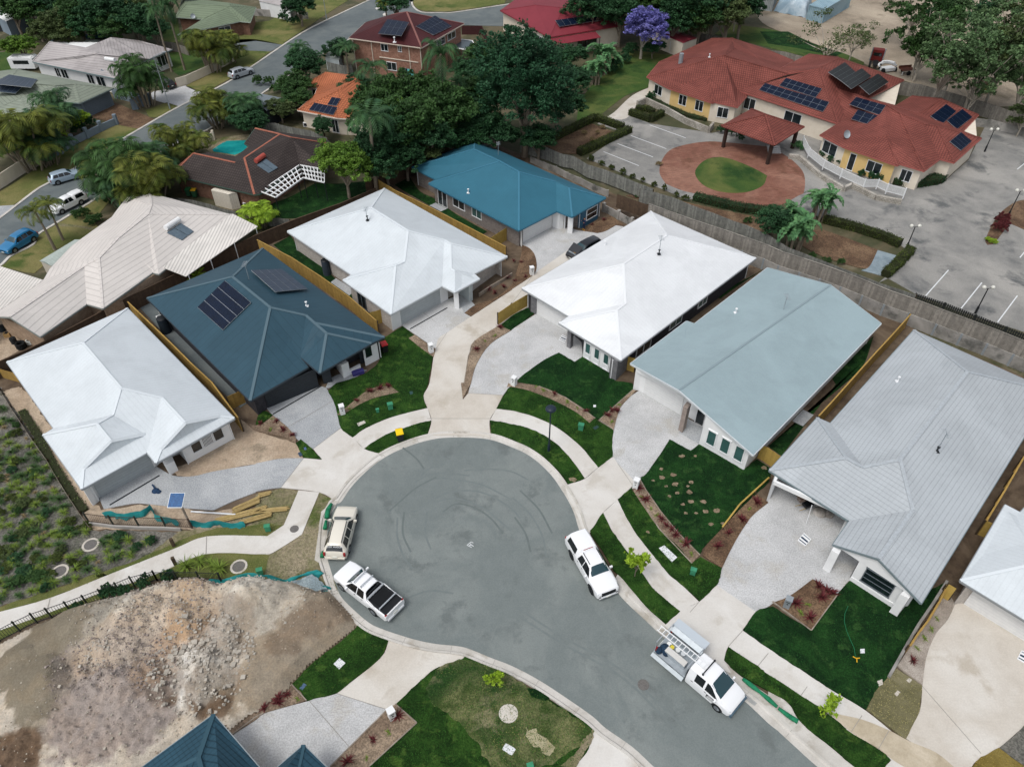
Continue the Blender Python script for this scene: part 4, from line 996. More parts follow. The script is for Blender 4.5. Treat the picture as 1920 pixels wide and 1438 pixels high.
solar('right solar array of twelve modules on the maroon roof', TS, 'R Rr Q', "01: 1197,205 1340,125 1465,205 1330,272", 6, 2, m_solar)
vent(TS, "01: 1038,318", 'L N R Q', 'white vent below the left array on the maroon roof', s=1.5)
CR = House('house', 'crimson roofed house with verandah behind the big dark tree', 'red2',
  "a 938,20; t 985,-14; d2 1118,-6; c 1172,47; b 1030,70; R0 1003,10 5.6; R1 1055,15 5.6; R2 1095,4 5.6", "a t R0; t d2 R2 R1 R0; d2 c R2; c b R1 R2; b a R0 R1", outline='a t d2 c b', eave=3.6, wall='cream', gutter='7c3038', capw=.25)
CR.pane(3, .35, .62, .7, 2.6, m=m_glass, fm=m_frameg, bars=3); CR.pane(4, .1, .4, .6, 2.6, m=m_glass, bars=2)
a_, b_ = CR.ins['c'], CR.ins['b']
av = thing('verandah_roof', 'crimson verandah roof along the front of the crimson house', 'verandah', (CR.ins['b'].x, CR.ins['b'].y, 0))
q1, q2 = CR.p['b'], CR.p['c'].lerp(CR.p['b'], .4); dd = Vector((q2.x-q1.x, q2.y-q1.y, 0)).normalized(); nn_ = Vector((dd.y, -dd.x, 0))
v = [q1-Vector((0, 0, .3)), q2-Vector((0, 0, .3)), q2+nn_*2-Vector((0, 0, .75)), q1+nn_*2-Vector((0, 0, .75))]
MB().add(v+[w_-Vector((0, 0, .06)) for w_ in v], [(0, 1, 2, 3), (7, 6, 5, 4), (0, 4, 5, 1), (1, 5, 6, 2), (2, 6, 7, 3), (3, 7, 4, 0)]).build('roof_sheet', RM['red2'], av)
for t in (0.02, .5, .98):
    p = v[3].lerp(v[2], t); MB().tube((p.x, p.y, 0), (p.x, p.y, p.z), .07).build('post', m_dark, av)
solar('row of seven solar modules on the crimson roof', CR, 'c b R1 R2', "02: 322,160 635,115 668,158 355,208", 7, 1)
vent(CR, "02: 415,55", 'b R1 R2 c', 'dark vent near the ridge of the crimson roof', m_dark)
GR = House('house', 'green tiled roof house near the top edge with brick walls', 'green2',
  "a 330,32; bq 343,-4; c 431,6 4.3; gq 480,14; h 469,42; f 450,40; e 333,65; d 380,36; R 431,12 4.4; L 349,8 4.2", "a bq L; L R d a; bq c R L; c gq R; gq h f R; R f e d", outline='a bq c gq h f e d', wall='brick2', gutter='9aa79a', capw=.3)
GR.pane(5, .2, .4, .6, 2.1)
dish(GR, "00: 1452,150", 'L R d a', 'blue-grey dish beside the green tiled roof', .45)
WG = House('house', 'worn pale grey tiled roof house with white walls beyond the grey-green roof', 'worn',
  "A 61,116; B 93.6,78 4.6; C 161,89.5 4.6; I 184,80 4.6; Hh 207.5,70.5 4.9; Kk 260,76; L 323,93; M 279,111; E 243,122; F 215,147; D 183,101 4.6; Bb 100,74; X 245,108 4.2",
  "A B C D X F; A Bb B; X E F; C I D; I Hh Kk L M X D; X M E", outline='A Bb C I Hh Kk L M E F', wall='white', gutter='6f8284', walls="A Bb Kk L M E F", capw=.45, eave=2.8)
q = 6
for t0, t1 in ((.62, .70), (.72, .78), (.28, .36), (.14, .24)): WG.pane(q, t0, t1, .8, 2.3, bars=1)
WG.pane(3, .1, .6, .7, 2.4, m=m_glass, bars=2)
GG = House('house', 'grey-green tiled roof house with a garage behind the pillared wall', 'green',
  "l 00:-120,700; m 00:-60,540; n 00:130,518; o 00:850,660; p 00:600,772; pq 00:470,762; r 00:212,915; s 00:-120,850; R1 00:60,610 4.3; R2 00:420,640 4.3; R3 00:560,632 3.9; R4 00:160,735 3.9",
  "l m R1; m n R1; n o R3 R2 R1; o p R3; p pq R2 R3; pq r R4 R2; r s R4; s l R1 R2 R4", outline='l m n o p pq r s', wall='bluegrey', gutter='7f8f90', capw=.3)
GG.pane(3, .08, .92, 0, 2.2, 'garage', m_door_b)
solar('grey solar array on the grey-green roof at the left edge', GG, 'n R2 R1', "00: -60,635 70,568 280,603 235,665", 1, 6, m_solar3)
solar('lower grey solar array on the grey-green roof at the left edge', GG, 's R2 R1', "00: -60,690 5,612 175,655 120,708", 1, 5, m_solar3)
# ---- care home
CH = House('care_home', 'long cream care home with red tiled hipped roofs beyond the car park', 'red',
  "W1 02:1010,575; N0 02:1105,462; NT 02:1500,285; NN 02:1650,285; NP 02:1917,372; W9 03:190,452; Y0 03:310,403; RT0 03:520,425; CR 03:1020,600; Z1 03:960,790; NE2 03:1080,718; NE3 03:1300,735; NE4 03:1580,860; NE5 03:1455,990; E8 03:1600,1035; E7 03:1395,1218; E6 03:1290,1190; E5 03:1170,1280; E4 03:990,1227; E3 03:970,1240; E2 03:570,1102; E1 03:390,1010; C2 03:525,925 3.3; C1 02:1697,680 3.3; B3 02:1765,712; B2 02:1690,803; BV0 02:1522,765; B1 02:1500,770; W2 02:1175,662;"
  "RW 02:1590,415 @W2-W1+B2-W2; BA 02:1462,572 @B2-W2; RWC 03:150,552 4.9; RC 03:380,512 @C2-C1; RT 03:520,440 5.0; X2 03:510,662 5.0; VV 03:582,888 3.4; X4 03:880,780 5.1; R5 03:990,850 5.1; R6 03:1170,930 4.6; R7 03:1270,947 4.6; EBA 03:890,1010 4.3; r0 02:1652,303 4.8; r0b 02:1668,362 4.8; Q1 03:70,525 4.6; Q2 03:1130,850 4.4; Q3 03:1290,747 4.3; X1 03:750,735 3.6",
  "W1 RW RWC C1 B3 B2 BV0 BA W2; W2 BA B1; BA BV0 B1; C1 RC C2; RC RT CR X1 X2 VV C2; RWC Q1 Y0 RT0 RT RC; RW r0b Q1 RWC; N0 r0 r0b RW; W1 N0 RW; N0 NT NN r0; r0 NN NP W9 Q1 r0b; RT RT0 CR; E1 C2 VV X2 X4 R5 E5 E4 EBA E2; E2 EBA E3; EBA E4 E3; R5 R6 E6 E5; R6 R7 E7 E6; R7 E8 E7; Z1 NE2 Q3 Q2; Q3 NE2 NE3; Q3 NE3 NE4; Q2 Q3 NE4 NE5; X4 Z1 Q2 NE5 E8 R7 R6 R5; X2 X1 Z1 X4",
  outline='W1 N0 NT NN NP W9 Y0 RT0 CR Z1 NE2 NE3 NE4 NE5 E8 E7 E6 E5 E4 E3 E2 E1 C2 C1 B3 B2 BV0 B1 W2', eave=3.0, wall='cream', gutter='9a5a52', capw=.4, inset_d=.4, cat='building',
  walls="W1 N0 NP W9 Y0 CR Z1 NE3 NE4 E8 E7 E6 E5 E4 E3 E2 E1 C2 C1 B3 B2 B1 W2", pitch=22)
h = CH; W_ = {k: i for i, k in enumerate("W1 N0 NP W9 Y0 CR Z1 NE3 NE4 E8 E7 E6 E5 E4 E3 E2 E1 C2 C1 B3 B2 B1 W2".split())}
def chw(k, t0, t1, z0=1.0, z1=2.4, **kw): return CH.pane(W_[k], t0, t1, z0, z1, **kw)
chw('W2', .35, .7); 
bay = G("02: 1215,850 1210,690 1480,770 1470,905")
h.pane(W_['B1'], .18, .36, 1.0, 2.5); h.pane(W_['B1'], .58, .76, 1.0, 2.5)
h.pane(W_['B2'], .25, .7, .9, 2.4); h.pane(W_['C2'], .36, .52, .9, 2.6); h.pane(W_['C2'], .82, .93, .9, 2.6)
h.pane(W_['E2'], .3, .9, .9, 2.5); h.pane(W_['E3'], .22, .5, .8, 2.3); h.pane(W_['E3'], .74, .86, .1, 2.4, 'door', bars=0); h.pane(W_['E5'], .3, .75, .8, 2.3)
h.pane(W_['E3'], .1, .94, 0.02, 2.78, 'panel', WM['yellow']) if False else None
a_, b_ = h.seg(W_['E3']); 
def wallpatch(k, t0, t1, z0, z1, m, off=.03):
    a, b = h.seg(W_[k]); d = (b-a).normalized(); nn = Vector((-d.y, d.x)); L_ = (b-a).length; p = a+d*(L_*(t0+t1)/2)+nn*off*.5
    return MB().box((p.x, p.y, (z0+z1)/2), (L_*(t1-t0), off, z1-z0), math.atan2(d.y, d.x)).build('yellow_render_panel', m, h.o)
wallpatch('E3', .0, 1, 0, 2.8, WM['yellow'], .025); wallpatch('B1', .02, .98, 0, 2.8, WM['yellow'], .025)
NB = thing('x', 'x', 'x'); bpy.data.objects.remove(NB)
solar('long lower solar array on the care home central roof', CH, 'C1 RC C2', "02: 1850,680 1895,630 | 03: 458,772 410,845", 2, 9)
solar('short upper solar array on the care home central roof', CH, 'C1 RC C2', "03: 85,648 135,592 403,672 355,738", 2, 6)
for n_, s_ in (('first', "03: 447,550 572,475 650,548 540,612"), ('second', "03: 540,612 700,520 770,580 620,675"), ('third', "03: 680,650 820,560 900,622 755,718")):
    solar('%s black array from the left on the rear slope of the care home' % n_, CH, 'RC RT CR', s_, 2, 3, m_solar2)
solar('upper solar array on the east wing of the care home', CH, 'X2 R5 E5 E1', "03: 608,790 660,735 880,798 832,870", 2, 4)
solar('lower solar array on the east wing of the care home', CH, 'X2 R5 E5 E1', "03: 622,900 672,830 972,922 915,992", 2, 5)
solar('left solar array on the north east hip of the care home', CH, 'Q2 Q3 NE4 NE5', "03: 1212,878 1330,788 1405,842 1300,935", 4, 1)
solar('right solar array on the north east hip of the care home', CH, 'Q2 Q3 NE4 NE5', "03: 1335,910 1450,825 1525,885 1410,975", 4, 1)
solar('small solar array at the east corner of the care home', CH, 'R7 E8 E7', "03: 1355,1068 1440,998 1520,1065 1440,1135", 4, 1)
vent(CH, "02: 1478,430", 'N0 r0 RW', 'pale vent on the west wing of the care home'); vent(CH, "02: 1785,505", 'W1 RW RWC B2', 'pale vent below the west ridge of the care home', s=1.3)
dish(CH, "03: 575,1040", 'E1 C2 X2 E5', 'grey satellite dish on the care home east wing', .55)
p, n = CH.onroof(*T('02', 1262, 470), 'W1 RW RWC B2')
MB().tube(p-Vector((0, 0, .2)), p+Vector((0, 0, 1.4)), .35, n=12).build('flue', m_steel, None, loc=tuple(p)); tag(bpy.data.objects['flue'], 'round galvanised flue on the care home west wing', 'flue')
# porch in front of the care home
pl, pb, pr = g(*T('02', 1563, 942), 3.2), g(*T('03', 50, 1090), 3.2), g(*T('03', 273, 952), 3.2); pk = pl+pr-pb
ap = (pl+pr)/2+Vector((0, 0, 1.7)); o = thing('entrance_canopy', 'red tiled canopy on dark posts over the circular drive', 'canopy', ((pl.x+pr.x)/2, (pl.y+pr.y)/2, 0))
V_ = [pl, pk, pr, pb, ap]+[q-Vector((0, 0, .15)) for q in (pl, pk, pr, pb)]
MB().add(V_, [(1, 0, 4), (2, 1, 4), (3, 2, 4), (0, 3, 4), (5, 6, 7, 8), (0, 1, 6, 5), (1, 2, 7, 6), (2, 3, 8, 7), (3, 0, 5, 8)]).build('roof', RM['red'], o)
cb = MB()
for q in (pl, pk, pr, pb): cb.bar(q, ap, .35, .12)
cb.build('ridge_cap', RM['red'], o)
m_post = mat('dark_brown_post', ['3b2c28', '33251f'])
cen = (pl+pr)/2
for q in (pl, pk, pr, pb):
    t = q+(cen-q)*.16; MB().box((t.x, t.y, 1.55), (.38, .38, 3.1), .5).build('post', m_post, o)
# entry steps, ramp wall with white balustrade
m_block = mat('split_block', ['b5b0a6', '9d978c', 'c4bfb5'], scale=2, pattern=('brick', .4, .2, .03, .5))
def wallline(name, label, s, hgt, w, m, cat='wall', z=0, group=None):
    pts = G(s); o = MB()
    for a, b in zip(pts, pts[1:]): o.bar((a.x, a.y, z+hgt/2), (b.x, b.y, z+hgt/2), w, hgt)
    return tag(o.build(name, m, None, loc=tuple(pts[0])), label, cat, group)
wallline('retaining_wall', 'pale block retaining wall in front of the care home west wing', "02: 935,800 1000,775 1160,850 1300,930 1470,1000 1500,960", .9, .35, m_block)
wallline('retaining_wall', 'curved pale block ramp wall in front of the care home', "03: 150,1190 230,1200 380,1330 560,1438 | 13: 620,-30 800,60 990,95", .7, .4, m_block)
rp = G("03: 245,1110 290,1200 400,1290 530,1360 700,1438 | 13: 800,0 870,35 1000,70"); ro = thing('balustrade', 'white metal balustrade curving along the care home ramp', 'railing', tuple(rp[0]))
mb = MB()
def railrun(mb, pts, z0, h, gap=.12, r=.012):
    for a, b in zip(pts, pts[1:]):
        for z in (z0+.06, z0+h): mb.bar((a.x, a.y, z), (b.x, b.y, z), .05, .05)
        n = int((b-a).length/gap)
        for i in range(1, n): p = a.lerp(b, i/n); mb.bar((p.x, p.y, z0), (p.x, p.y, z0+h), r*2, r*2)
railrun(mb, rp, .7, 1.0, .1, .02); mb.build('rail_panel', m_frame, ro)
for p in rp: MB().box((p.x, p.y, 1.1), (.09, .09, 1.5)).build('post', m_frame, ro)
so_ = thing('entrance_steps', 'grey steps at the care home entrance under the canopy', 'steps', tuple(G("03: 30,1130")[0]))
a_, b_ = G("03: 0,1150 95,1150")
for k in range(4):
    dd = (b_-a_).normalized(); nn_ = Vector((-dd.y, dd.x, 0))
    p, q = a_+nn_*.35*k, b_+nn_*.35*k; MB().bar((p.x, p.y, .08+.16*k), (q.x, q.y, .08+.16*k), .36, .16).build('step', m_agg, so_)
# ------------------------------------------------------------------ vehicles
def paint(n, c, r=.3, metal=0.0): return mat(n, [c], rough=r, spec=.5, metal=metal, coat=.6)
m_carw = paint('white_car_paint', 'e6e8ea'); m_carb = paint('beige_car_paint', 'd8d3c6', metal=.0); m_cars = paint('silver_car_paint', 'b4bac0', .35, .4)
m_carlb = paint('pale_blue_car_paint', 'a9bccb', .35, .3); m_carbl = paint('blue_car_paint', '1670a0', .3, .2); m_cark = paint('black_car_paint', '14171b')
m_tyre_ = mat('tyre_rubber', ['16181a'], rough=.9); m_rim = mat('wheel_rim', ['8b9095'], rough=.35, metal=.6)
m_cglass = mat('car_glass', ['0b1114'], rough=.06, spec=.9); m_wglass = mat('windscreen_glass', ['15383f'], rough=.06, spec=.9)
m_tail = mat('tail_light_red', ['8f1a1c'], rough=.3); m_head = mat('head_light_lens', ['cfd6d8'], rough=.15); m_plate = mat('number_plate', ['d8d9d0'])
def lerp(a, b, t): return a+(b-a)*t
def vehicle(name, label, cat, rear, front, L, W, st, body, wheels=(.19, .80), wr=.34, sidewin=(), wind=None, rearwin=None, zref=.6, extra=None, rims=m_rim, mirrors=None, sc=1.0, racks=(), group=None, taillamp=None, clad=None, handles=()):
    a, b = g(rear[0], rear[1], zref), g(front[0], front[1], zref)
    c = (a+b)/2; hd = math.atan2(b.y-a.y, b.x-a.x)
    o = thing(name, label, cat, (c.x, c.y, .055), hd, group, local=True); o.scale = (sc, sc, sc)
    hw = W/2
    def half(s):
        x, zl, zb, zt, w, wt = s; w *= hw; wt *= hw
        cab = zt > zb+.25
        return [(.86*w, zl), (.985*w, zl+.08), (w, (zl+zb)/2+.08), (.975*w, zb-.04), (.96*w if cab else .93*w, zb+(.02 if cab else .0)), (wt, zt-(.09 if cab else .02)), (.86*wt, zt), (.45*wt, zt+.02), (0, zt+.03)]
    def X(f): return L/2-f*L
    secs = [(s[0], half(s)) for s in st]
    def sec_at(f):
        for (f0, h0), (f1, h1) in zip(secs, secs[1:]):
            if f0 <= f <= f1:
                t = (f-f0)/(f1-f0); return [(lerp(p[0], q[0], t), lerp(p[1], q[1], t)) for p, q in zip(h0, h1)]
        return secs[-1][1]
    mb = MB(); rings = []
    for f, h in secs:
        ring = [(X(f), -y, z) for y, z in h]+[(X(f), y, z) for y, z in h[-2::-1]]
        rings.append(ring)
    n = len(rings[0]); vs = [p for r_ in rings for p in r_]; fs = []
    for i in range(len(rings)-1):
        for j in range(n-1): a0 = i*n+j; fs.append((a0, a0+1, a0+n+1, a0+n))
        fs.append((i*n+n-1, i*n, (i+1)*n, (i+1)*n+n-1))
    fs.append(tuple(range(n))[::-1]); fs.append(tuple(range((len(rings)-1)*n, len(rings)*n)))
    mb.add(vs, fs); bo = mb.build('body', body, o, uv=False)
    bm = bmesh.new(); bm.from_mesh(bo.data); bmesh.ops.recalc_face_normals(bm, faces=bm.faces); bm.to_mesh(bo.data); bm.free()
    bo.data.polygons.foreach_set('use_smooth', [True]*len(bo.data.polygons))
    try: bo.data.set_sharp_from_angle(angle=R(32))
    except Exception: pass
    def surf(f, k0, k1, t, side, off=.014):
        h = sec_at(f); y, z = lerp(h[k0][0], h[k1][0], t), lerp(h[k0][1], h[k1][1], t)
        dy, dz = h[k1][0]-h[k0][0], h[k1][1]-h[k0][1]; l = math.hypot(dy, dz) or 1
        return (X(f), side*(y+dz/l*off), z-dy/l*off)
    for (b0, t0, b1, t1) in sidewin:
        for sd in (-1, 1):
            w_ = MB(); m_ = 6; v = []
            for i in range(m_+1):
                u = i/m_; v += [surf(lerp(b0, b1, u), 4, 5, .06, sd), surf(lerp(t0, t1, u), 4, 5, .95, sd)]
            w_.add(v, [(2*i, 2*i+2, 2*i+3, 2*i+1) if sd > 0 else (2*i, 2*i+1, 2*i+3, 2*i+2) for i in range(m_)]); w_.build('side_window', m_cglass, o)
    def cross(f0, f1, nm, m, wf=.92):
        w_ = MB(); v = []; rows = 3; cols = 8
        for i in range(rows+1):
            f = lerp(f0, f1, i/rows); h = sec_at(f); hy = lerp(h[5][0], h[4][0], .1)*wf
            for j in range(cols+1):
                y = lerp(-hy, hy, j/cols); ay = abs(y)
                pts = h[8:4:-1]
                z = pts[-1][1]
                for p, q in zip(pts, pts[1:]):
                    if p[0] <= ay <= q[0]: z = lerp(p[1], q[1], (ay-p[0])/max(1e-6, q[0]-p[0]))
                v.append((X(f)+(.012 if f0 < .5 else -.012), y, z+.014))
        w_.add(v, [(i*(cols+1)+j, (i+1)*(cols+1)+j, (i+1)*(cols+1)+j+1, i*(cols+1)+j+1) for i in range(rows) for j in range(cols)])
        return w_.build(nm, m, o, smooth=True)
    if wind: cross(wind[0], wind[1], 'windscreen', m_wglass)
    if rearwin: cross(rearwin[0], rearwin[1], 'rear_window', m_cglass, .95)
    for f in wheels:
        for sd in (-1, 1):
            y = sd*(hw-.12)
            w_ = MB(); w_.tube((X(f), y-.12, wr), (X(f), y+.12, wr), wr, n=20); wo = w_.build('wheel', m_tyre_, o)
            r_ = MB(); r_.tube((X(f), y+sd*.10, wr), (X(f), y+sd*.128, wr), wr*.6, n=12)
            for k in range(5):
                a_ = k*1.2566; r_.bar((X(f), y+sd*.13, wr), (X(f)+math.cos(a_)*wr*.56, y+sd*.13, wr+math.sin(a_)*wr*.56), .05, .02)
            ro = r_.build('rim', rims, o); ro.parent = wo
            ar = MB(); v = []; m_ = 14
            for i in range(m_+1):
                a_ = math.pi*i/m_
                for rr in (wr*1.02, wr*1.2): v.append((X(f)+math.cos(a_)*rr, sd*(hw+.004), wr*.98+math.sin(a_)*rr))
            ar.add(v, [(2*i, 2*i+1, 2*i+3, 2*i+2) for i in range(m_)])
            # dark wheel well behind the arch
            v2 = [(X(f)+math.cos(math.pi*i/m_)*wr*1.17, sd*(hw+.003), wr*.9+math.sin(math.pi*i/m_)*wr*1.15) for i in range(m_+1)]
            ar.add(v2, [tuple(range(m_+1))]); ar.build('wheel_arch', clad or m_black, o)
    # lamps, plates, bumpers, grille
    h0 = sec_at(0.012); h1 = sec_at(.985)
    for sd in (-1, 1):
        MB().box((X(.03), sd*hw*.68, st[1][2]-.06), (.14, .34, .13), sd*-.18).build('headlight', m_head, o)
        zt = taillamp or st[-2][2]
        MB().box((X(.985), sd*hw*.84, zt-.08), (.12, .16, .34)).build('tail_light', m_tail, o)
    MB().box((X(.004), 0, st[0][2]-.08), (.06, W*.5, .16)).build('grille', m_black, o)
    MB().box((X(-.002), 0, .42), (.06, W*.78, .12)).build('front_bumper', clad or body, o)
    MB().box((X(1.004), 0, .45), (.08, W*.82, .16)).build('rear_bumper', clad or body, o)
    MB().box((X(-.006), 0, .42), (.07, .37, .1)).build('number_plate', m_plate, o); MB().box((X(1.003), 0, .62), (.07, .37, .1)).build('number_plate', m_plate, o)
    mf = mirrors or (wind[0]+.05)
    h = sec_at(mf)
    for sd in (-1, 1): MB().box((X(mf), sd*(h[3][0]+.10), h[3][1]+.08), (.12, .22, .16)).build('wing_mirror', body, o)
    for f in handles:
        for sd in (-1, 1):
            hh = sec_at(f); MB().box((X(f), sd*(hh[3][0]+.012), hh[3][1]-.07), (.16, .025, .035)).build('door_handle', m_dark if body is not m_cark else m_rim, o)
    for f in racks:
        hh = sec_at(f); MB().bar((X(f), -hh[5][0], hh[7][1]+.14), (X(f), hh[5][0], hh[7][1]+.14), .07, .05).bar((X(f), -hh[5][0]+.04, hh[6][1]), (X(f), -hh[5][0]+.04, hh[6][1]+.16), .05, .05, up=Vector((1, 0, 0))).bar((X(f), hh[5][0]-.04, hh[6][1]), (X(f), hh[5][0]-.04, hh[6][1]+.16), .05, .05, up=Vector((1, 0, 0))).build('roof_rack', m_alu, o)
    if extra: extra(o, X, hw, sec_at)
    return o
WAG = [(0, .32, .60, .66, .80, .70), (.02, .25, .70, .77, .90, .80), (.10, .24, .82, .90, .97, .84), (.24, .24, .90, .99, 1, .84), (.28, .24, .91, 1.04, 1, .82), (.42, .24, .93, 1.44, 1, .64), (.47, .24, .94, 1.49, 1, .64), (.65, .24, .95, 1.52, 1, .64), (.86, .24, .96, 1.47, 1, .62), (.90, .24, .96, 1.40, .99, .63), (.965, .26, .96, 1.04, .96, .74), (.985, .30, .80, .86, .92, .78), (1.0, .34, .62, .68, .86, .74)]
UTEF = [(0, .38, .78, .84, .80, .72), (.02, .32, .90, .97, .91, .82), (.10, .30, 1.02, 1.09, .97, .86), (.22, .30, 1.06, 1.14, 1, .86), (.25, .30, 1.07, 1.18, 1, .82), (.36, .30, 1.08, 1.66, 1, .64), (.42, .30, 1.08, 1.73, 1, .64), (.55, .30, 1.08, 1.74, 1, .64)]
UTET = UTEF+[(.60, .30, 1.08, 1.68, 1, .62), (.635, .34, 1.08, 1.14, .99, .86), (.64, .34, 1.06, 1.08, .99, .95), (.97, .36, 1.06, 1.08, .98, .95), (1.0, .50, 1.02, 1.05, .95, .92)]
UTEC = UTEF+[(.60, .30, 1.08, 1.70, 1, .64), (.62, .34, 1.08, 1.62, 1, .72), (.63, .34, 1.08, 1.72, 1, .74), (.78, .34, 1.08, 1.76, 1, .74), (.94, .36, 1.07, 1.70, .99, .72), (.97, .38, 1.05, 1.40, .97, .78), (1.0, .50, .96, 1.02, .92, .86)]
def flat_on(o, X, x0, x1, w, z, m, nm, t=.02): return MB().box(((X(x0)+X(x1))/2, 0, z), (abs(X(x1)-X(x0)), w, t)).build(nm, m, o)
def wagx(o, X, hw, sa):
    for sd in (-1, 1):
        hh = sa(.6); MB().bar((X(.44), sd*hh[6][0], 1.53), (X(.86), sd*hh[6][0], 1.52), .04, .05).build('roof_rail', m_dark, o)
    # white lettering across the top of the rear window
    tc = bpy.data.curves.new('lettering', 'FONT'); tc.body = 'PUSSY WAGON'; tc.size = .17; tc.align_x = 'CENTER'; tc.extrude = .003; tc.space_character = 1.05
    to = bpy.data.objects.new('lettering', tc); COL.objects.link(to)
    dg = bpy.context.evaluated_depsgraph_get(); me = bpy.data.meshes.new_from_object(to.evaluated_get(dg)); bpy.data.objects.remove(to)
    lo = bpy.data.objects.new('lettering', me); COL.objects.link(lo); me.materials.clear(); me.materials.append(m_frame)
    h = sa(.912); h2 = sa(.94); lo.parent = o
    up = Vector((X(.90)-X(.95), 0, sa(.90)[8][1]-sa(.95)[8][1])).normalized(); rt = Vector((0, -1, 0)); nn = rt.cross(up)
    lo.matrix_local = Matrix.Translation(Vector((X(.925)-.03, 0, sa(.925)[8][1]+.03))) @ Matrix((rt, up, nn)).transposed().to_4x4()
vehicle('station_wagon', 'beige station wagon with lettering on its rear window parked by the kerb', 'car', (628, 1041), (651, 952), 4.6, 1.76, WAG, m_carb, sidewin=((.30, .40, .53, .53), (.545, .545, .70, .70), (.715, .715, .89, .84)), wind=(.29, .405), rearwin=(.905, .962), zref=.7, extra=wagx, wr=.33, handles=(.50, .68), taillamp=.92)
def utx(o, X, hw, sa):
    flat_on(o, X, .655, .985, hw*1.72, 1.12, m_black, 'tub_cover', .05)
    flat_on(o, X, .69, .86, hw*1.35, 1.155, mat('tub_mat', ['0d1013']), 'tub_mat', .02)
    for f in (.66, .88): MB().bar((X(f), -hw*.86, 1.32), (X(f), hw*.86, 1.32), .09, .06).bar((X(f), -hw*.82, 1.1), (X(f), -hw*.82, 1.32), .06, .06, up=Vector((1, 0, 0))).bar((X(f), hw*.82, 1.1), (X(f), hw*.82, 1.32), .06, .06, up=Vector((1, 0, 0))).build('tray_rack', m_alu, o)
    for sd in (-1, 1): MB().bar((X(.66), sd*hw*.86, 1.3), (X(.78), sd*hw*.9, 1.1), .05, .08).build('sports_bar', m_frame, o)
vehicle('utility_truck', 'white dual cab ute with open black tray and roof racks by the dirt lot', 'ute', (738, 1141), (643, 1068), 5.4, 1.88, UTET, m_carw, sidewin=((.265, .34, .46, .46), (.475, .475, .60, .575)), wind=(.258, .355), rearwin=(.602, .63), zref=.85, extra=utx, wr=.38, wheels=(.17, .76), racks=(.40, .52), handles=(.44, .57), taillamp=1.0)
def uty(o, X, hw, sa):
    for sd in (-1, 1):
        hh = sa(.5); MB().bar((X(.38), sd*hh[6][0], 1.75), (X(.58), sd*hh[6][0], 1.76), .04, .05).build('roof_rail', m_dark, o)
    MB().box((X(.625), 0, 1.70), (.03, hw*.8, .04)).build('brake_light', m_tail, o)
    MB().box((X(.002), 0, .76), (.09, hw*1.15, .30)).build('black_grille', m_black, o)
    for sd in (-1, 1): MB().tube((X(-.004), sd*hw*.7, .5), (X(.01), sd*hw*.7, .5), .09).build('fog_lamp', m_black, o)
vehicle('utility_truck', 'white dual cab ute with canopy parked nose down the court', 'ute', (1077, 1002), (1143, 1115), 5.3, 1.88, UTEC, m_carw, sidewin=((.265, .34, .46, .46), (.47, .47, .60, .575), (.67, .68, .92, .90)), wind=(.258, .355), rearwin=(.945, .985), zref=.75, extra=uty, wr=.39, wheels=(.17, .76), rims=m_dark, handles=(.45, .58, .70), taillamp=1.0)
VAN = [(0, .34, .70, .78, .82, .74), (.03, .28, .86, .95, .95, .86), (.10, .28, 1.0, 1.12, 1, .88), (.15, .28, 1.05, 1.24, 1, .86), (.30, .28, 1.10, 1.86, 1, .74), (.35, .28, 1.10, 1.93, 1, .74), (.48, .28, 1.10, 1.95, 1, .76), (.555, .30, 1.10, 1.93, 1, .76), (.565, .30, 1.05, 1.85, .98, .74)]
m_tb = mat('aluminium_checker', ['a9b1b6', '9ca4aa'], rough=.45, metal=.35, scale=4)
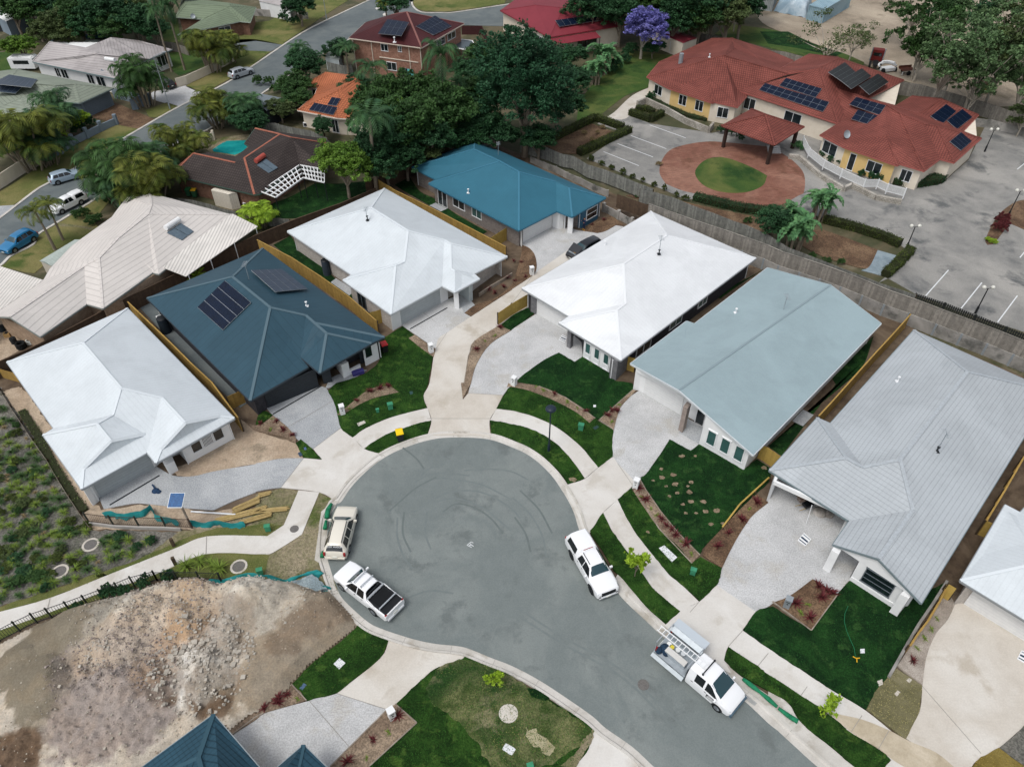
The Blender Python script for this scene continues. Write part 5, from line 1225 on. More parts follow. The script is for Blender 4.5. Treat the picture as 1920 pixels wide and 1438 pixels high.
def vanx(o, X, hw, sa):
    x0, x1 = X(.58), X(1.0); xm, ln = (x0+x1)/2, abs(x1-x0)
    MB().box((xm, 0, .72), (ln, hw*2, .1)).build('tray_floor', m_tb, o)
    MB().box((xm, -hw*1.15, .62), (ln, .28, .05), M=Matrix.Rotation(.5, 3, 'X')).build('tray_side', m_steel, o)
    MB().box((x0-.04, 0, 1.1), (.06, hw*1.9, .75)).build('headboard', m_tb, o)
    # left toolbox with raised lid
    t = MB(); t.box((xm, hw*.62, 1.0), (ln, .04, .5)); t.box((xm, hw*1.0, 1.0), (ln, .04, .5)); t.box((x1+.02, hw*.81, 1.0), (.04, .7*hw*.55, .5)); t.box((x0-.1, hw*.81, 1.0), (.04, .7*hw*.55, .5)); t.build('toolbox', m_tb, o)
    MB().box((xm, hw*.95, 1.62), (ln, .04, .62), M=Matrix.Rotation(-1.1, 3, 'X')).build('toolbox_lid', m_tb, o)
    MB().box((xm, hw*1.28, 1.80), (ln, .60, .04), M=Matrix.Rotation(.12, 3, 'X')).build('toolbox_lid', mat('lid_steel', ['b6bfc6'], rough=.4, metal=.2), o)
    MB().box((xm+.15, -hw*.45, 1.05), (ln*.62, .36, .5)).build('toolbox', m_tb, o)
    MB().box((xm+.15, -hw*.5, 1.32), (ln*.62, .42, .04)).build('toolbox_lid', mat('lid_pale', ['c5c4c0'], rough=.5), o)
    fr = MB()
    for sx in (x0-.02, x1+.05):
        for sy in (-hw*.93, hw*.9): fr.bar((sx, sy, .7), (sx, sy, 2.0), .05, .05, up=Vector((1, 0, 0)))
        fr.bar((sx, -hw*.93, 2.0), (sx, hw*.9, 2.0), .05, .05)
    fr.build('ladder_frame', m_alu, o)
    for c_, m in (((xm-.5, 0.0, .86), 'd8c84a'), ((xm-.1, .12, .88), 'dfe2e0'), ((xm-.75, .05, .88), 'e6e8e6'), ((xm+.3, .15, .87), 'c8cdd0')):
        MB().tube((c_[0], c_[1], .77), (c_[0], c_[1], 1.05), .16, n=12).build('bucket', mat('bucket_'+m, [m]), o)
    b_ = MB(); b_.dome((x1+.45, -hw*.35, .8), .36, z=1.2); b_.dome((x1+.25, -hw*.75, .8), .24, z=1.5); b_.dome((x1+.7, -hw*.55, .8), .22, z=1.2); b_.build('hose_bundle', mat('dark_blue_hose', ['16222f', '22405a'], scale=9, world=False), o)
    MB().bar((X(.42), -hw*.72, 2.1), (X(.42), hw*.72, 2.1), .07, .05).box((X(.42), -hw*.66, 2.02), (.12, .06, .16)).box((X(.42), hw*.66, 2.02), (.12, .06, .16)).build('roof_bar', m_dark, o)
    lb = MB(); lx0, lx1 = x1-.45, X(.44)
    for sy in (-.30, .12): lb.bar((lx0, sy, 2.10), (lx1, sy, 2.10), .05, .07)
    nn = 12
    for i in range(nn): xx = lerp(lx0+.1, lx1-.1, i/(nn-1)); lb.bar((xx, -.30, 2.10), (xx, .12, 2.10), .04, .04)
    lb.build('ladder', m_frame, o)
    # dark sign panel on the cab door with pale lines of lettering
    sx, sy = X(.245), -(sa(.25)[2][0]+.012)
    MB().box((sx, sy, .82), (.62, .015, .34)).build('door_sign', m_black, o)
    for k, (z, l) in enumerate(((.92, .40), (.82, .52), (.73, .52))): MB().box((sx, sy-.012, z), (l, .008, .05)).build('sign_lettering', m_frame, o)
    MB().box((X(-.004), 0, .5), (.14, hw*1.8, .26)).build('blue_grey_bumper', mat('bumper_plastic', ['4a5f6d'], rough=.7), o)
vehicle('tradesman_truck', 'white crew cab tray truck with ladder and open silver toolboxes', 'truck', (1246, 1206), (1380, 1317), 5.9, 1.95, VAN, m_carw, sidewin=((.17, .27, .335, .335), (.36, .36, .47, .47)), wind=(.155, .295), zref=.8, extra=vanx, wr=.34, wheels=(.15, .76), mirrors=.19, handles=(.32, .49))
SV = dict(sidewin=((.30, .40, .53, .53), (.545, .545, .70, .70), (.715, .715, .89, .84)), wind=(.29, .405), rearwin=(.905, .962), handles=())
vehicle('parked_car', 'silver four wheel drive parked by the long white fence', 'car', (434, 140), (468, 129), 4.7, 1.85, [(f, a, b+.1, c+.14, d, e) for f, a, b, c, d, e in WAG], m_cars, zref=.8, wr=.38, sc=.9, **SV)
vehicle('parked_car', 'pale blue hatchback parked near the grass verge of the old street', 'car', (99, 336), (144, 323), 4.3, 1.76, WAG, m_carlb, zref=.7, sc=.93, **SV)
vehicle('parked_car', 'bright blue hatchback at the left edge beside the lawn', 'car', (58, 438), (9, 467), 4.3, 1.78, WAG, m_carbl, zref=.7, **SV)
vehicle('parked_car', 'dark blue car in the pale driveway behind the bushy palm', 'car', (322, 160), (296, 150), 4.6, 1.8, WAG, m_cark, zref=.7, sc=.9, **SV)
vehicle('utility_truck', 'white ute with canopy parked on the old street between two cars', 'ute', (149, 368), (104, 390), 5.2, 1.85, UTEC, m_carw, sidewin=((.265, .34, .46, .46), (.47, .47, .60, .575), (.67, .68, .92, .90)), wind=(.258, .355), zref=.8, wr=.38, wheels=(.17, .76), sc=.88, rearwin=(.945, .985))
def bonx(o, X, hw, sa):
    MB().box((X(.17), 0, 1.28), (1.05, hw*1.6, .04), M=Matrix.Rotation(.62, 3, 'Y')).build('raised_bonnet', m_cark, o)
    MB().box((X(.13), 0, .93), (.8, hw*1.2, .06)).build('engine_bay', m_steel, o); MB().box((X(.11), .25, .99), (.25, .3, .1)).build('air_filter', mat('orange_part', ['b98a3a']), o)
vehicle('parked_car', 'black car with raised bonnet beside the white roof in the shared driveway', 'car', (1130, 449), (1062, 484), 4.7, 1.82, WAG, m_cark, zref=.7, extra=bonx, **SV)
# yard machinery beyond the care home
to = thing('prime_mover', 'old red truck cab parked behind the care home fence', 'truck', tuple(g(*T('03', 800, 470))), 2.75, local=True); to.scale = (.85, .85, .85)
m_redp = mat('red_truck_paint', ['6e1d1c', '55201c'], rough=.6, scale=3)
mb = MB(); mb.box((0, .6, 1.75), (2.3, 1.9, 1.9)); mb.box((0, -.9, 1.35), (1.5, 1.6, 1.1)); mb.box((0, .7, 2.78), (2.1, 1.6, .2)); mb.build('cab', m_redp, to)
MB().box((0, -2.6 if False else 2.9, .85), (.9, 3.2, .3)).build('chassis', m_dark, to)
for sx in (-1, 1):
    MB().tube((sx*1.2, 1.7, .8), (sx*1.2, 1.7, 3.4), .1).build('exhaust_stack', m_steel, to)
    for y in (-1.1, 2.6, 3.8): MB().tube((sx*.8, y, .5), (sx*1.15, y, .5), .5, n=14).build('wheel', m_tyre_, to)
    MB().box((sx*.85, -1.3, 1.0), (.5, .9, .35)).build('mudguard', m_redp, to)
MB().box((0, 1.57, 2.1), (1.6, .04, .6)).build('rear_window', m_cglass, to)
bo = thing('machinery', 'white curved machine frame on the ground beside the red truck', 'machinery', tuple(g(*T('03', 885, 535))), .3, local=True)
mb = MB()
for k in range(9):
    a0, a1 = k*.35-.2, (k+1)*.35-.2
    for r_, z in ((1.5, .9), (1.1, 1.3)): mb.tube((r_*math.cos(a0), r_*math.sin(a0), z), (r_*math.cos(a1), r_*math.sin(a1), z), .16, n=6)
mb.box((0, -.2, .5), (2.2, 1.2, .5)); mb.build('machine_frame', m_frame, bo); 
for sx in (-1, 1): MB().tube((sx*1.1, -.6, .4), (sx*1.3, -.6, .4), .4, n=12).build('wheel', m_tyre_, bo)
bo = thing('flatbed_trailer', 'rusty small trailer leaning by a gum trunk behind the fence', 'trailer', tuple(g(*T('03', 1030, 555))), .2, local=True)
MB().box((0, 0, .8), (2.4, 1.4, .1)).box((0, .7, 1.0), (2.4, .05, .4)).build('tray', mat('rust', ['6e4032', '573226'], scale=2), bo)
for sx in (-1, 1): MB().tube((-.1, sx*.75, .38), (-.1, sx*.9, .38), .38, n=12).build('wheel', m_tyre_, bo)
for sx in (-1.1, 1.1): MB().bar((sx, -.6, 0), (sx, -.6, .8), .08, .08, up=Vector((1, 0, 0))).build('leg', m_frame, bo)
bo = thing('yard_machine', 'yellow and brown machine part among the gum trees', 'machinery', tuple(g(*T('03', 1590, 690))), .2, local=True)
MB().dome((0, 0, .9), 1.2, z=.7).build('cover', mat('brown_tarp', ['4a3323', '5c422f'], scale=2), bo); MB().box((0, -1.0, .9), (1.4, .3, .5)).box((-.4, -1.1, .5), (.2, .2, .9)).box((.5, -1.1, .5), (.2, .2, .9)).build('arm', mat('yellow_steel', ['c68f2a']), bo)
# shipping containers
m_cont = mat('blue_container', ['87a3b0', '7b97a5', '93adb8'], scale=1, pattern=('rib', .36, 0, .08, .35), rough=.6)
m_contg = mat('grey_container', ['a3a9aa', '8f9697'], scale=1, pattern=('rib', .36, 0, .08, .3)); m_tarp = mat('silver_tarp', ['93a7b4', 'b5c2ca', '7d94a3'], scale=.9, bump=.9, bscale=2, rough=.45)
def container(name, label, s, hgt, m, cat='shipping container', z0=0):
    pts = G(s); c = sum(pts, Vector())/len(pts); o = thing(name, label, cat, (c.x, c.y, 0))
    MB().prism(pts, z0, z0+hgt).build('body', m, o)
    fr = MB()
    for a, b in zip(pts, pts[1:]+pts[:1]):
        for z in (z0+.08, z0+hgt-.05): fr.bar((a.x, a.y, z), (b.x, b.y, z), .16, .16)
        fr.bar((a.x, a.y, z0), (a.x, a.y, z0+hgt), .16, .16, up=Vector((1, 0, 0)))
    fr.build('frame', m, o); return o
container('shipping_container', 'blue corrugated shipping container at the top of the dirt yard', "03: 285,150 400,180 600,60 490,20", 2.7, m_cont)
container('stacked_container', 'pale grey container resting on top beyond the blue one', "03: 440,-90 560,-60 700,-150 580,-180", 2.7, m_contg)
tp = G("03: 40,90 285,140 330,60 90,20"); c = sum(tp, Vector())/4
bm = bmesh.new(); vs = []; nx, ny = 26, 14
for j in range(ny+1):
    for i in range(nx+1):
        u, v = i/nx, j/ny; p = tp[0].lerp(tp[1], u).lerp(tp[3].lerp(tp[2], u), v)
        ed = min(1, min(u, 1-u, v, 1-v)*9); z = .05+2.5*ed+.12*math.sin(u*17+v*5)+.1*math.sin(u*9-v*13)*ed
        vs.append(bm.verts.new(p+Vector((0, 0, z))-c))
for j in range(ny):
    for i in range(nx): q = j*(nx+1)+i; bm.faces.new((vs[q], vs[q+1], vs[q+nx+2], vs[q+nx+1]))
me = bpy.data.meshes.new('tarp_stack'); bm.to_mesh(me); bm.free(); me.materials.append(m_tarp); me.polygons.foreach_set('use_smooth', [True]*len(me.polygons))
o = bpy.data.objects.new('tarpaulin_stack', me); COL.objects.link(o); o.location = c; tag(o, 'heap under a silver tarpaulin left of the blue container', 'tarpaulin')
container('water_tank', 'dirty white tank at the left end of the tarpaulin heap', "03: -90,75 25,90 60,20 -50,5", 2.4, m_contg, 'tank')
# ------------------------------------------------------------------ fences
def tmat(n, a, b, var=.12): return mat(n, [a, b], scale=3, island=var, fine=(12, .1))
m_tnew = tmat('fresh_timber', 'a98a4a', '957a42'); m_tdk = tmat('dark_brown_timber', '584738', '493b30'); m_tgrey = tmat('weathered_timber', '8d8880', '77736c', .22)
m_told = tmat('old_grey_timber', '84857f', '6a6c68', .25); m_tpost = mat('treated_post', ['4e4130', '41372b']); m_concw = mat('stained_concrete', ['8f8d89', '77756f', 'a19e99', '5f5f5b'], scale=.8, bump=.3)
m_yel = tmat('honey_timber', 'b59a52', 'a58b48', .05)
def fence(label, s, h=1.8, m=m_tnew, top=True, z0=0.0, bay=2.4, gap=.0, pw=.11, posts=m_tpost, cap=None, step=False, group=None, postside=1, name='paling_fence', posth=.0, rails=True):
    """palings nailed between posts; s picks the top edge (top) or the foot of the fence"""
    px = P(s); pts = [g(x, y, h+z0 if top else z0) for x, y in px]
    pts = [Vector((p.x, p.y, 0)) for p in pts]
    o = thing(name, label, 'fence', tuple(pts[0]), group=group)
    for a, b in zip(pts, pts[1:]):
        L_ = (b-a).length; nb = max(1, round(L_/bay)); d = (b-a).normalized(); nn = Vector((-d.y, d.x, 0))
        for k in range(nb):
            p, q = a.lerp(b, k/nb), a.lerp(b, (k+1)/nb); Lb = (q-p).length; n = max(1, int(Lb/pw)); mb = MB()
            hz = (.12*((k % 2)) if step else 0)
            for i in range(n):
                c = p.lerp(q, (i+.5)/n); hh = h+rnd.uniform(-.015, .015)-(0 if not step else .0)
                w = Lb/n-gap
                mb.box((c.x+rnd.uniform(-.006, .006)*nn.x, c.y, z0+hh/2+hz/2), (w, .02, hh+hz), math.atan2(d.y, d.x)+rnd.uniform(-.02, .02))
            if rails:
                for z in (.3, h/2, h-.25): mb.bar(p+nn*.04*postside+Vector((0, 0, z0+z)), q+nn*.04*postside+Vector((0, 0, z0+z)), .045, .09)
            if cap: mb.bar(p+Vector((0, 0, z0+h+hz+.02)), q+Vector((0, 0, z0+h+hz+.02)), .12, .035)
            mb.build('paling_panel', m, o)
            MB().box((p.x+nn.x*.09*postside, p.y+nn.y*.09*postside, z0+(h+posth)/2), (.1, .1, h+posth), math.atan2(d.y, d.x)).build('post', posts, o)
    p = pts[-1]; MB().box((p.x+nn.x*.09*postside, p.y+nn.y*.09*postside, z0+h/2), (.1, .1, h), 0).build('post', posts, o)
    return o
fence('honey timber fence between the white gablet house and the slate roofed house', "239,566 277,602 322,645 360,683 397,717 425,755 446,783", 1.8, m_tnew, cap=1, postside=1)
fence('honey timber fence between the slate roof and the white roof beside it', "482,450 546,483 600,518 655,557 706,602", 1.8, m_tnew, cap=1)
fence('honey timber fence between the white roof and the blue roof', "705,335 740,357 802,387 870,422 948,463", 1.8, m_tnew, cap=1)
fence('long dark brown back fence behind the slate and gablet houses', "-30,690 52,655 90,637 212,573", 1.8, m_tdk, cap=1)
fence('dark brown fence section behind the slate roofed house', "213,572 250,553 400,479 480,441 560,409 640,381 705,353", 1.8, m_tdk, cap=1)
fence('dark brown fence behind the blue roofed house below the trees', "686,341 760,308 830,276 893,259", 1.9, m_tdk, cap=1)
fence('brown fence behind the far corner of the blue roofed house', "893,259 1000,303 1010,310", 1.2, m_tdk, cap=1) if False else None
fence('short honey timber gate between slate roof and white garage house', "11: 850,905 940,878", 1.7, m_yel, cap=None, bay=1.2, name='timber_gate')
fence('short honey timber gate beside the blue roofed house garage', "11: 1755,345 1885,262", 1.7, m_yel, bay=1.6, name='timber_gate')
fence('short honey timber fence left of the bright white house garage', "11: 1815,905 1917,835 | 12: 128,760", 1.6, m_yel, bay=2.0, name='timber_fence')
fence('small honey timber gate between bright white and grey-blue houses', "12: 860,1228 925,1250", 1.7, m_yel, bay=1.2, name='timber_gate')
fence('honey timber gate between grey-blue and tiled roof houses', "22: 1870,450 | 23: 0,475 100,545", 1.7, m_yel, bay=1.5, name='timber_gate')
fence('honey timber gate right of the tiled roof house', "23: 1640,1025 1700,1050", 1.7, m_yel, bay=1.5, name='timber_gate')
fence('small honey timber gate left of the cut white roofed house', "33: 1355,68 1412,100", 1.7, m_yel, bay=1.2, name='timber_gate')
fence('dark honey timber gate between the gablet and slate houses', "20: 1700,95 1810,45", 1.6, m_tnew, bay=1.2, name='timber_gate')
fence('tall honey fence between grey-blue and tiled roof houses', "13: 1070,915 940,1060 810,1200 640,1390 | 23: 500,110 380,240", 1.8, m_tnew, cap=1, postside=-1)
fence('honey timber fence right of the tiled roof house', "1960,805 1920,857 1885,918 1850,976", 1.8, m_tnew, cap=1, postside=-1)
fence('low honey timber fence descending beside the pale pebble bed', "33: 1345,75 1290,190 1200,340 1130,430 1065,530", 1.0, m_tnew, cap=1, postside=-1, bay=2)
fence('low honey timber fence between the worn lawn and the bark bed', "22: 1917,720 1700,920 1570,1090", .35, m_yel, cap=1, bay=2, rails=False, top=False)
# stepped grey fence on the retaining wall
fence('brown paling fence at the corner above the bright white roof', "12: 790,18 900,55 1022,100", 1.8, m_tdk, z0=1.0)
st_ = "12: 1025,90 1220,160 | 12: 1345,205 1475,248 | 12: 1610,292 1750,340 | 12: 1917,400 | 13: 110,450 270,500 425,550 585,608 750,672 915,740 1105,805 1315,885 1510,958 1705,1030 1905,1110 2100,1190"
fence('long weathered grey stepped fence on top of the concrete retaining wall', st_, 1.75, m_tgrey, z0=1.35, step=True, cap=1, postside=1, bay=2.6)
pts_ = [g(x, y, 3.1) for x, y in P(st_)]
rw = thing('retaining_wall', 'stained concrete panel retaining wall under the grey stepped fence', 'wall', (pts_[0].x, pts_[0].y, 0))
for a, b in zip(pts_, pts_[1:]):
    a, b = Vector((a.x, a.y, .7)), Vector((b.x, b.y, .7)); n = max(1, round((b-a).length/2.6))
    for k in range(n):
        p, q = a.lerp(b, k/n), a.lerp(b, (k+1)/n); d = (q-p).normalized(); off = Vector((-d.y, d.x, 0))*-.02
        MB().bar(p+off, q+off, .14, 1.38).build('wall_panel', m_concw, rw)
        MB().box((p.x, p.y, .7), (.2, .22, 1.42), math.atan2(d.y, d.x)).build('post', m_steel, rw)
fence('old grey fence along the car park hedge with tall posts', "02: 60,1048 160,1078 270,1110 375,1155 460,1170 570,1235 690,1270 820,1320 950,1375 1060,1415 | 12: 960,-20 1080,5 1215,45 1345,100 1500,155 1650,215 1760,250 1917,320 | 13: 150,415 320,480 610,592 860,690 1110,770", 1.8, m_told, bay=2.5, cap=None, z0=.3)
fence('low dark mesh fence along the lower side of the car park', "13: 1110,760 1330,830 1560,920 1790,1010 2000,1090", 1.1, mat('black_mesh', ['24272a', '30342f']), z0=.3, pw=.2, gap=.05, posts=m_dark, bay=3, name='mesh_fence')
def panelwall(name, label, s, h, m, top=True, th=.12, pil=None, pm=None, z0=0, bay=None, ph=.25, pw=.35):
    px = P(s); pts = [g(x, y, h+z0 if top else z0) for x, y in px]; o = thing(name, label, 'wall' if 'fence' not in name else 'fence', (pts[0].x, pts[0].y, 0))
    for a, b in zip(pts, pts[1:]):
        a, b = Vector((a.x, a.y, z0+h/2)), Vector((b.x, b.y, z0+h/2)); n = max(1, round((b-a).length/(bay or 99)))
        for k in range(n):
            p, q = a.lerp(b, k/n), a.lerp(b, (k+1)/n)
            MB().bar(p, q, th, h).build('wall_panel', m, o)
            if pil: MB().box((p.x, p.y, z0+(h+ph)/2), (pw, pw, h+ph), math.atan2(b.y-a.y, b.x-a.x)).build('pillar', pm or m, o)
    if pil: p = Vector((pts[-1].x, pts[-1].y, 0)); MB().box((p.x, p.y, z0+(h+ph)/2), (pw, pw, h+ph)).build('pillar', pm or m, o)
    return o
panelwall('concrete_wall', 'short grey concrete wall between the blue and bright white houses', "12: 690,95 800,150 900,205 960,230", 1.0, m_concw, pil=1, pm=m_concw, bay=2.2)
panelwall('sleeper_wall', 'low slatted concrete sleeper wall behind the blue roof', zs((770, 260), 5.053, "1140,172 1260,225 1380,268 1490,325 1610,375 1740,440 1870,492"), .9, m_concw, pil=1, pm=m_concw, bay=2.4, pw=.18, ph=.08)
panelwall('boundary_wall', 'blue-grey rendered wall with capped pillars beside the old street', "00: 325,1150 440,1105 535,1035 640,985 745,935 860,885", 1.0, WM['bluegrey'], pil=1, ph=.55, bay=99, pw=.45, th=.2)
panelwall('boundary_wall', 'cream rendered wall at the left edge beside the mown verge', "00: -120,1370 0,1300 130,1215 330,1110", 1.7, WM['cream'], bay=4)
panelwall('boundary_wall', 'white rendered wall beside the street near the silver car', "00: 1310,590 1385,570 1540,500 1640,450 1740,400", 1.4, WM['cream'], bay=3)
panelwall('boundary_wall', 'white wall pieces by the street kerb near the pool', "00: 1450,1050 1500,1030 1590,990", 1.2, WM['cream'], bay=3, pil=1, pw=.3)
panelwall('colorbond_fence', 'pale blue steel fence beside the pillared driveway gate', "00: 830,660 960,690 1100,715", 1.6, mat('pale_blue_steel', ['8d9ca6', '83929c'], pattern=('rib', .25, 0, .04, .15)), bay=2.4)
panelwall('gate_pillars', 'pair of blue-grey pillars with letter box at the pillared driveway', "00: 985,765 1010,760", 1.2, WM['bluegrey'], pil=1, ph=.4, pw=.45)
panelwall('gate_pillars', 'blue-grey letter box wall beside the bushy palm', "00: 1050,740 1110,715", 1.2, WM['bluegrey'], pil=1, ph=.3, pw=.5)
panelwall('concrete_fence', 'pale concrete fence at the top beside the garage', "01: -160,60 90,75 240,85 385,95", 1.3, m_concw, bay=3)
fence('grey timber fence behind the dark brown house', zs((300, 220), 6, "1045,70 1160,68 1290,66 1430,105 1560,130 1690,150 1800,200 1880,235"), 1.6, m_told, bay=3)
fence('grey timber fence below the two storey brick house', "01: 530,465 640,490 720,490", 1.5, m_told, bay=3)
fence('grey timber fence in front of the two storey house clothes line', "01: 1080,550 1150,565 1220,585", 1.5, m_told, bay=3)
fence('maroon fence around the yard right of the two storey house', "01: 1540,195 1690,195 1755,310", 1.6, mat('maroon_fence', ['4b2a2a', '3d2222']), bay=3)
fence('grey steel fence behind the palms at the green tiled house', "00: 1200,310 1290,320 1400,355", 1.5, m_tgrey, bay=3)
fence('dark grey fence beside the top left garage', "00: -40,170 160,160 260,175", 1.7, mat('dark_fence', ['33373a', '2b2e30']), bay=3)
fence('long silver grey back fence behind the care home west wing', "02: 1190,232 1380,240 1560,285 1720,330 1917,378 | 03: 130,390 260,425", 1.7, m_tgrey, bay=3)
fence('long silver grey back fence behind the care home east wing', "03: 960,605 1150,635 1350,690 1540,740 1700,790 1917,865", 2.1, m_tgrey, bay=3)
panelwall('retaining_wall', 'concrete retaining wall below the silver fence at the right edge', "03: 1500,880 1680,900 1800,930 1917,960 2050,1000", 1.2, m_concw, bay=2.5, pil=1, pw=.15, ph=.05)
fence('low timber picket fence beside the palms at the brown house', zs((300, 220), 6, "1200,1130 1330,1135 1450,1150"), 1.2, m_told, bay=3)
fence('dark timber fence below the cream shed of the brown house', zs((300, 220), 6, "-40,905 100,900 350,930 560,980 700,1030 850,1060"), 1.4, m_told, bay=3)
# black bar fence and mesh fences by the footpath
def barfence(label, s, h=1.2, gap=.15, z0=.05, m=m_dark, top=False, group=None, name='bar_fence', mesh=False, bay=3.0, rt=.009):
    px = P(s); pts = [g(x, y, z0+(h if top else 0)) for x, y in px]; pts = [Vector((p.x, p.y, 0)) for p in pts]
    o = thing(name, label, 'fence', tuple(pts[0]), group=group)
    for a, b in zip(pts, pts[1:]):
        n = max(1, round((b-a).length/bay))
        for k in range(n):
            p, q = a.lerp(b, k/n), a.lerp(b, (k+1)/n); mb = MB()
            for z in (.12, h-.06): mb.bar(p+Vector((0, 0, z0+z)), q+Vector((0, 0, z0+z)), .035, .035)
            L_ = (q-p).length
            if mesh:
                c = int(L_/.16)
                for i in range(c):
                    for sg in (-1, 1):
                        x0 = p.lerp(q, (i+.5)/c); dd = (q-p).normalized()*(h/2*.6)*sg
                        mb.bar(x0-dd+Vector((0, 0, z0+.1)), x0+dd+Vector((0, 0, z0+h-.08)), .012, .012)
            else:
                for i in range(1, int(L_/gap)):
                    c = p.lerp(q, i/int(L_/gap)); mb.bar(Vector((c.x, c.y, z0+.1)), Vector((c.x, c.y, z0+h-.05)), rt*2, rt*2)
            mb.build('bar_panel', m, o); MB().box((p.x, p.y, z0+h/2+.04), (.09, .09, h+.1)).build('post', mat('dark_green_post', ['2f352e']), o)
    p = pts[-1]; MB().box((p.x, p.y, z0+h/2+.04), (.09, .09, h+.1)).build('post', m, o)
    return o
barfence('black bar fence along the lower side of the footpath', "30: -250,600 0,497 150,420 280,358 390,320 530,272 660,225 780,180 900,130 1010,85 1180,42")
barfence('dark mesh fence panels at the end of the bar fence', "30: 1180,42 1330,40 1500,42 1660,52", 1.1, mesh=True, name='mesh_fence')
fm_ = barfence('brown mesh fence with leaning posts in front of the gablet house', "20: 665,1032 850,1055 1040,1062 1240,1066 1440,1078", 1.1, mesh=True, name='mesh_fence', m=mat('rusty_mesh', ['4a3a32', '3b302b']), z0=.2, top=False)
panelwall('concrete_wall', 'low pale concrete wall under the brown mesh fence', "20: 665,1035 860,1060 1040,1068 1240,1072 1350,1080", .35, m_concw, bay=3)
m_net = mat('teal_shade_cloth', ['1f7f80', '17696c', '2a9090'], scale=2, rough=.7)
def drape(name, label, s, h, m=m_net, z0=.1, sag=.25, cat='shade cloth'):
    pts = G(s); mb = MB(); v = []; 
    l = []
    for a, b in zip(pts, pts[1:]):
        n = max(2, int((b-a).length/.25)); l += [a.lerp(b, i/n) for i in range(n)]
    l.append(pts[-1])
    for i, p in enumerate(l):
        w = math.sin(i*.9)*.06; hh = h*(1-sag*abs(math.sin(i*.35)))*rnd.uniform(.85, 1.05)
        for k in range(4):
            z = z0+hh*k/3; off = math.sin(i*1.3+k)*.06+.10*math.sin(k*1.2)
            v.append((p.x+off, p.y-off*.6+w-(.25 if k == 0 else 0)*rnd.random(), z))
    mb.add(v, [(i*4+k, i*4+k+1, i*4+k+5, i*4+k+4) for i in range(len(l)-1) for k in range(3)])
    return tag(mb.build(name, m, None, loc=tuple(pts[0]), smooth=True), label, cat)
drape('shade_cloth', 'teal shade cloth slumped on the brown mesh fence', "20: 790,1010 860,1000 1000,1010 1080,990 1140,940 1170,1010 1240,1035 1340,1050", .7)
drape('shade_cloth', 'teal shade cloth strip beside the timber pile', "20: 1430,1060 1500,1070 1560,1068 1600,1062 1700,1068 1800,1075 1840,1070", .55, sag=.1)
drape('silt_fence', 'long teal silt fence along the top of the dirt lot', zs((360, 900), 6.254, "200,1215 330,1200 480,1170 600,1140 760,1125 880,1140 1000,1180 1130,1198 1250,1160 1380,1110 1480,1085 1530,1110")+" | 31: 440,20 480,60 510,110 560,115", .35)
# left garden boundary: low timber rail
fr_ = fence('low timber rail fence along the planted bank', "0,737 20: 170,250".replace('0,737 20:', '0,737 | 20:') if False else "20: 0,50 80,180 160,300 245,430 360,590", .45, m_sleeper, top=False, rails=False, bay=2.4, pw=.3, name='rail_fence')
fence('lower run of timber edging beside the hedge of the gablet house', "20: 360,590 440,730 520,860 600,980 680,1095", .45, m_sleeper, top=False, rails=False, bay=2.4, pw=.3, name='rail_fence')
fence('timber back fence at the left edge above the planted bank', "10: -60,1420 0,1385 | 20: 150,-10", 1.2, m_tnew, top=False)
# retaining edge between the tiled house lawn and pebble bed
wallline('retaining_wall', 'low pale retaining wall between the lawn and the pebble bed', "33: 1330,60 1230,220 1120,380 1050,500 960,660 895,775", .35, .18, m_concw)
wallline('retaining_wall', 'low timber wall in front of the white house with grey garage', "11: 1917,630 1840,680 1760,725 1670,785", .45, .1, m_sleeper)
# parking island, lamp posts
def streetlamp(name, label, base, top, h, heads='double', m=m_dark):
    b = g(*P(base)[0]); o = thing(name, label, 'lamp post', (b.x, b.y, .05))
    MB().tube((b.x, b.y, .05), (b.x, b.y, h), .07, .05, n=10).tube((b.x, b.y, .05), (b.x, b.y, .9), .12, .11, n=10).build('pole', m, o)
    if heads == 'double':
        for sd in (-1, 1):
            MB().bar((b.x, b.y, h-.05), (b.x+sd*.4, b.y, h+.05), .04, .04).build('arm', m, o)
            MB().dome((b.x+sd*.45, b.y, h+.12), .2, full=True, rings=4).build('globe', mat('lamp_globe', ['cfcfc6'], rough=.3), o)
    elif heads == 'post_top':
        MB().dome((b.x, b.y, h+.12), .42, rings=4, z=.5).tube((b.x, b.y, h+.05), (b.x, b.y, h+.14), .44, .44, n=16).build('lamp_shade', m, o)
        MB().tube((b.x, b.y, h-.25), (b.x, b.y, h+.05), .12, .2, n=10).build('lantern', mat('lamp_glass', ['5a6f80'], rough=.2), o)
    else:
        MB().tube((b.x, b.y, h), (b.x+1.2, b.y+.6, h+.3), .04).build('arm', m, o); MB().box((b.x+1.4, b.y+.7, h+.3), (.6, .25, .12), .45).build('lamp_head', m_steel, o)
    return o
streetlamp('street_lamp', 'dark post-top street lamp on the verge of the court', "22: 275,508", 0, 5.0, 'post_top', mat('navy_post', ['1f2b38'], rough=.5))
streetlamp('lamp_post', 'twin globe lamp at the corner of the hedge', "13: 1032,432", 0, 3.0)
streetlamp('lamp_post', 'twin globe lamp beside the lower parking bays', "13: 1550,912", 0, 3.2)
streetlamp('lamp_post', 'twin globe lamp at the pink shrub island', "13: 1790,195", 0, 3.6)
streetlamp('lamp_post', 'lamp post beside the care home east corner', "03: 1620,1140", 0, 3.2)
streetlamp('street_light', 'tall galvanised street light beside the pale driveway', "00: 1275,820", 0, 8.0, 'arm', m_steel)
streetlamp('street_light', 'tall galvanised street light on the verge at the top', "01: 530,152", 0, 7.5, 'arm', m_steel)
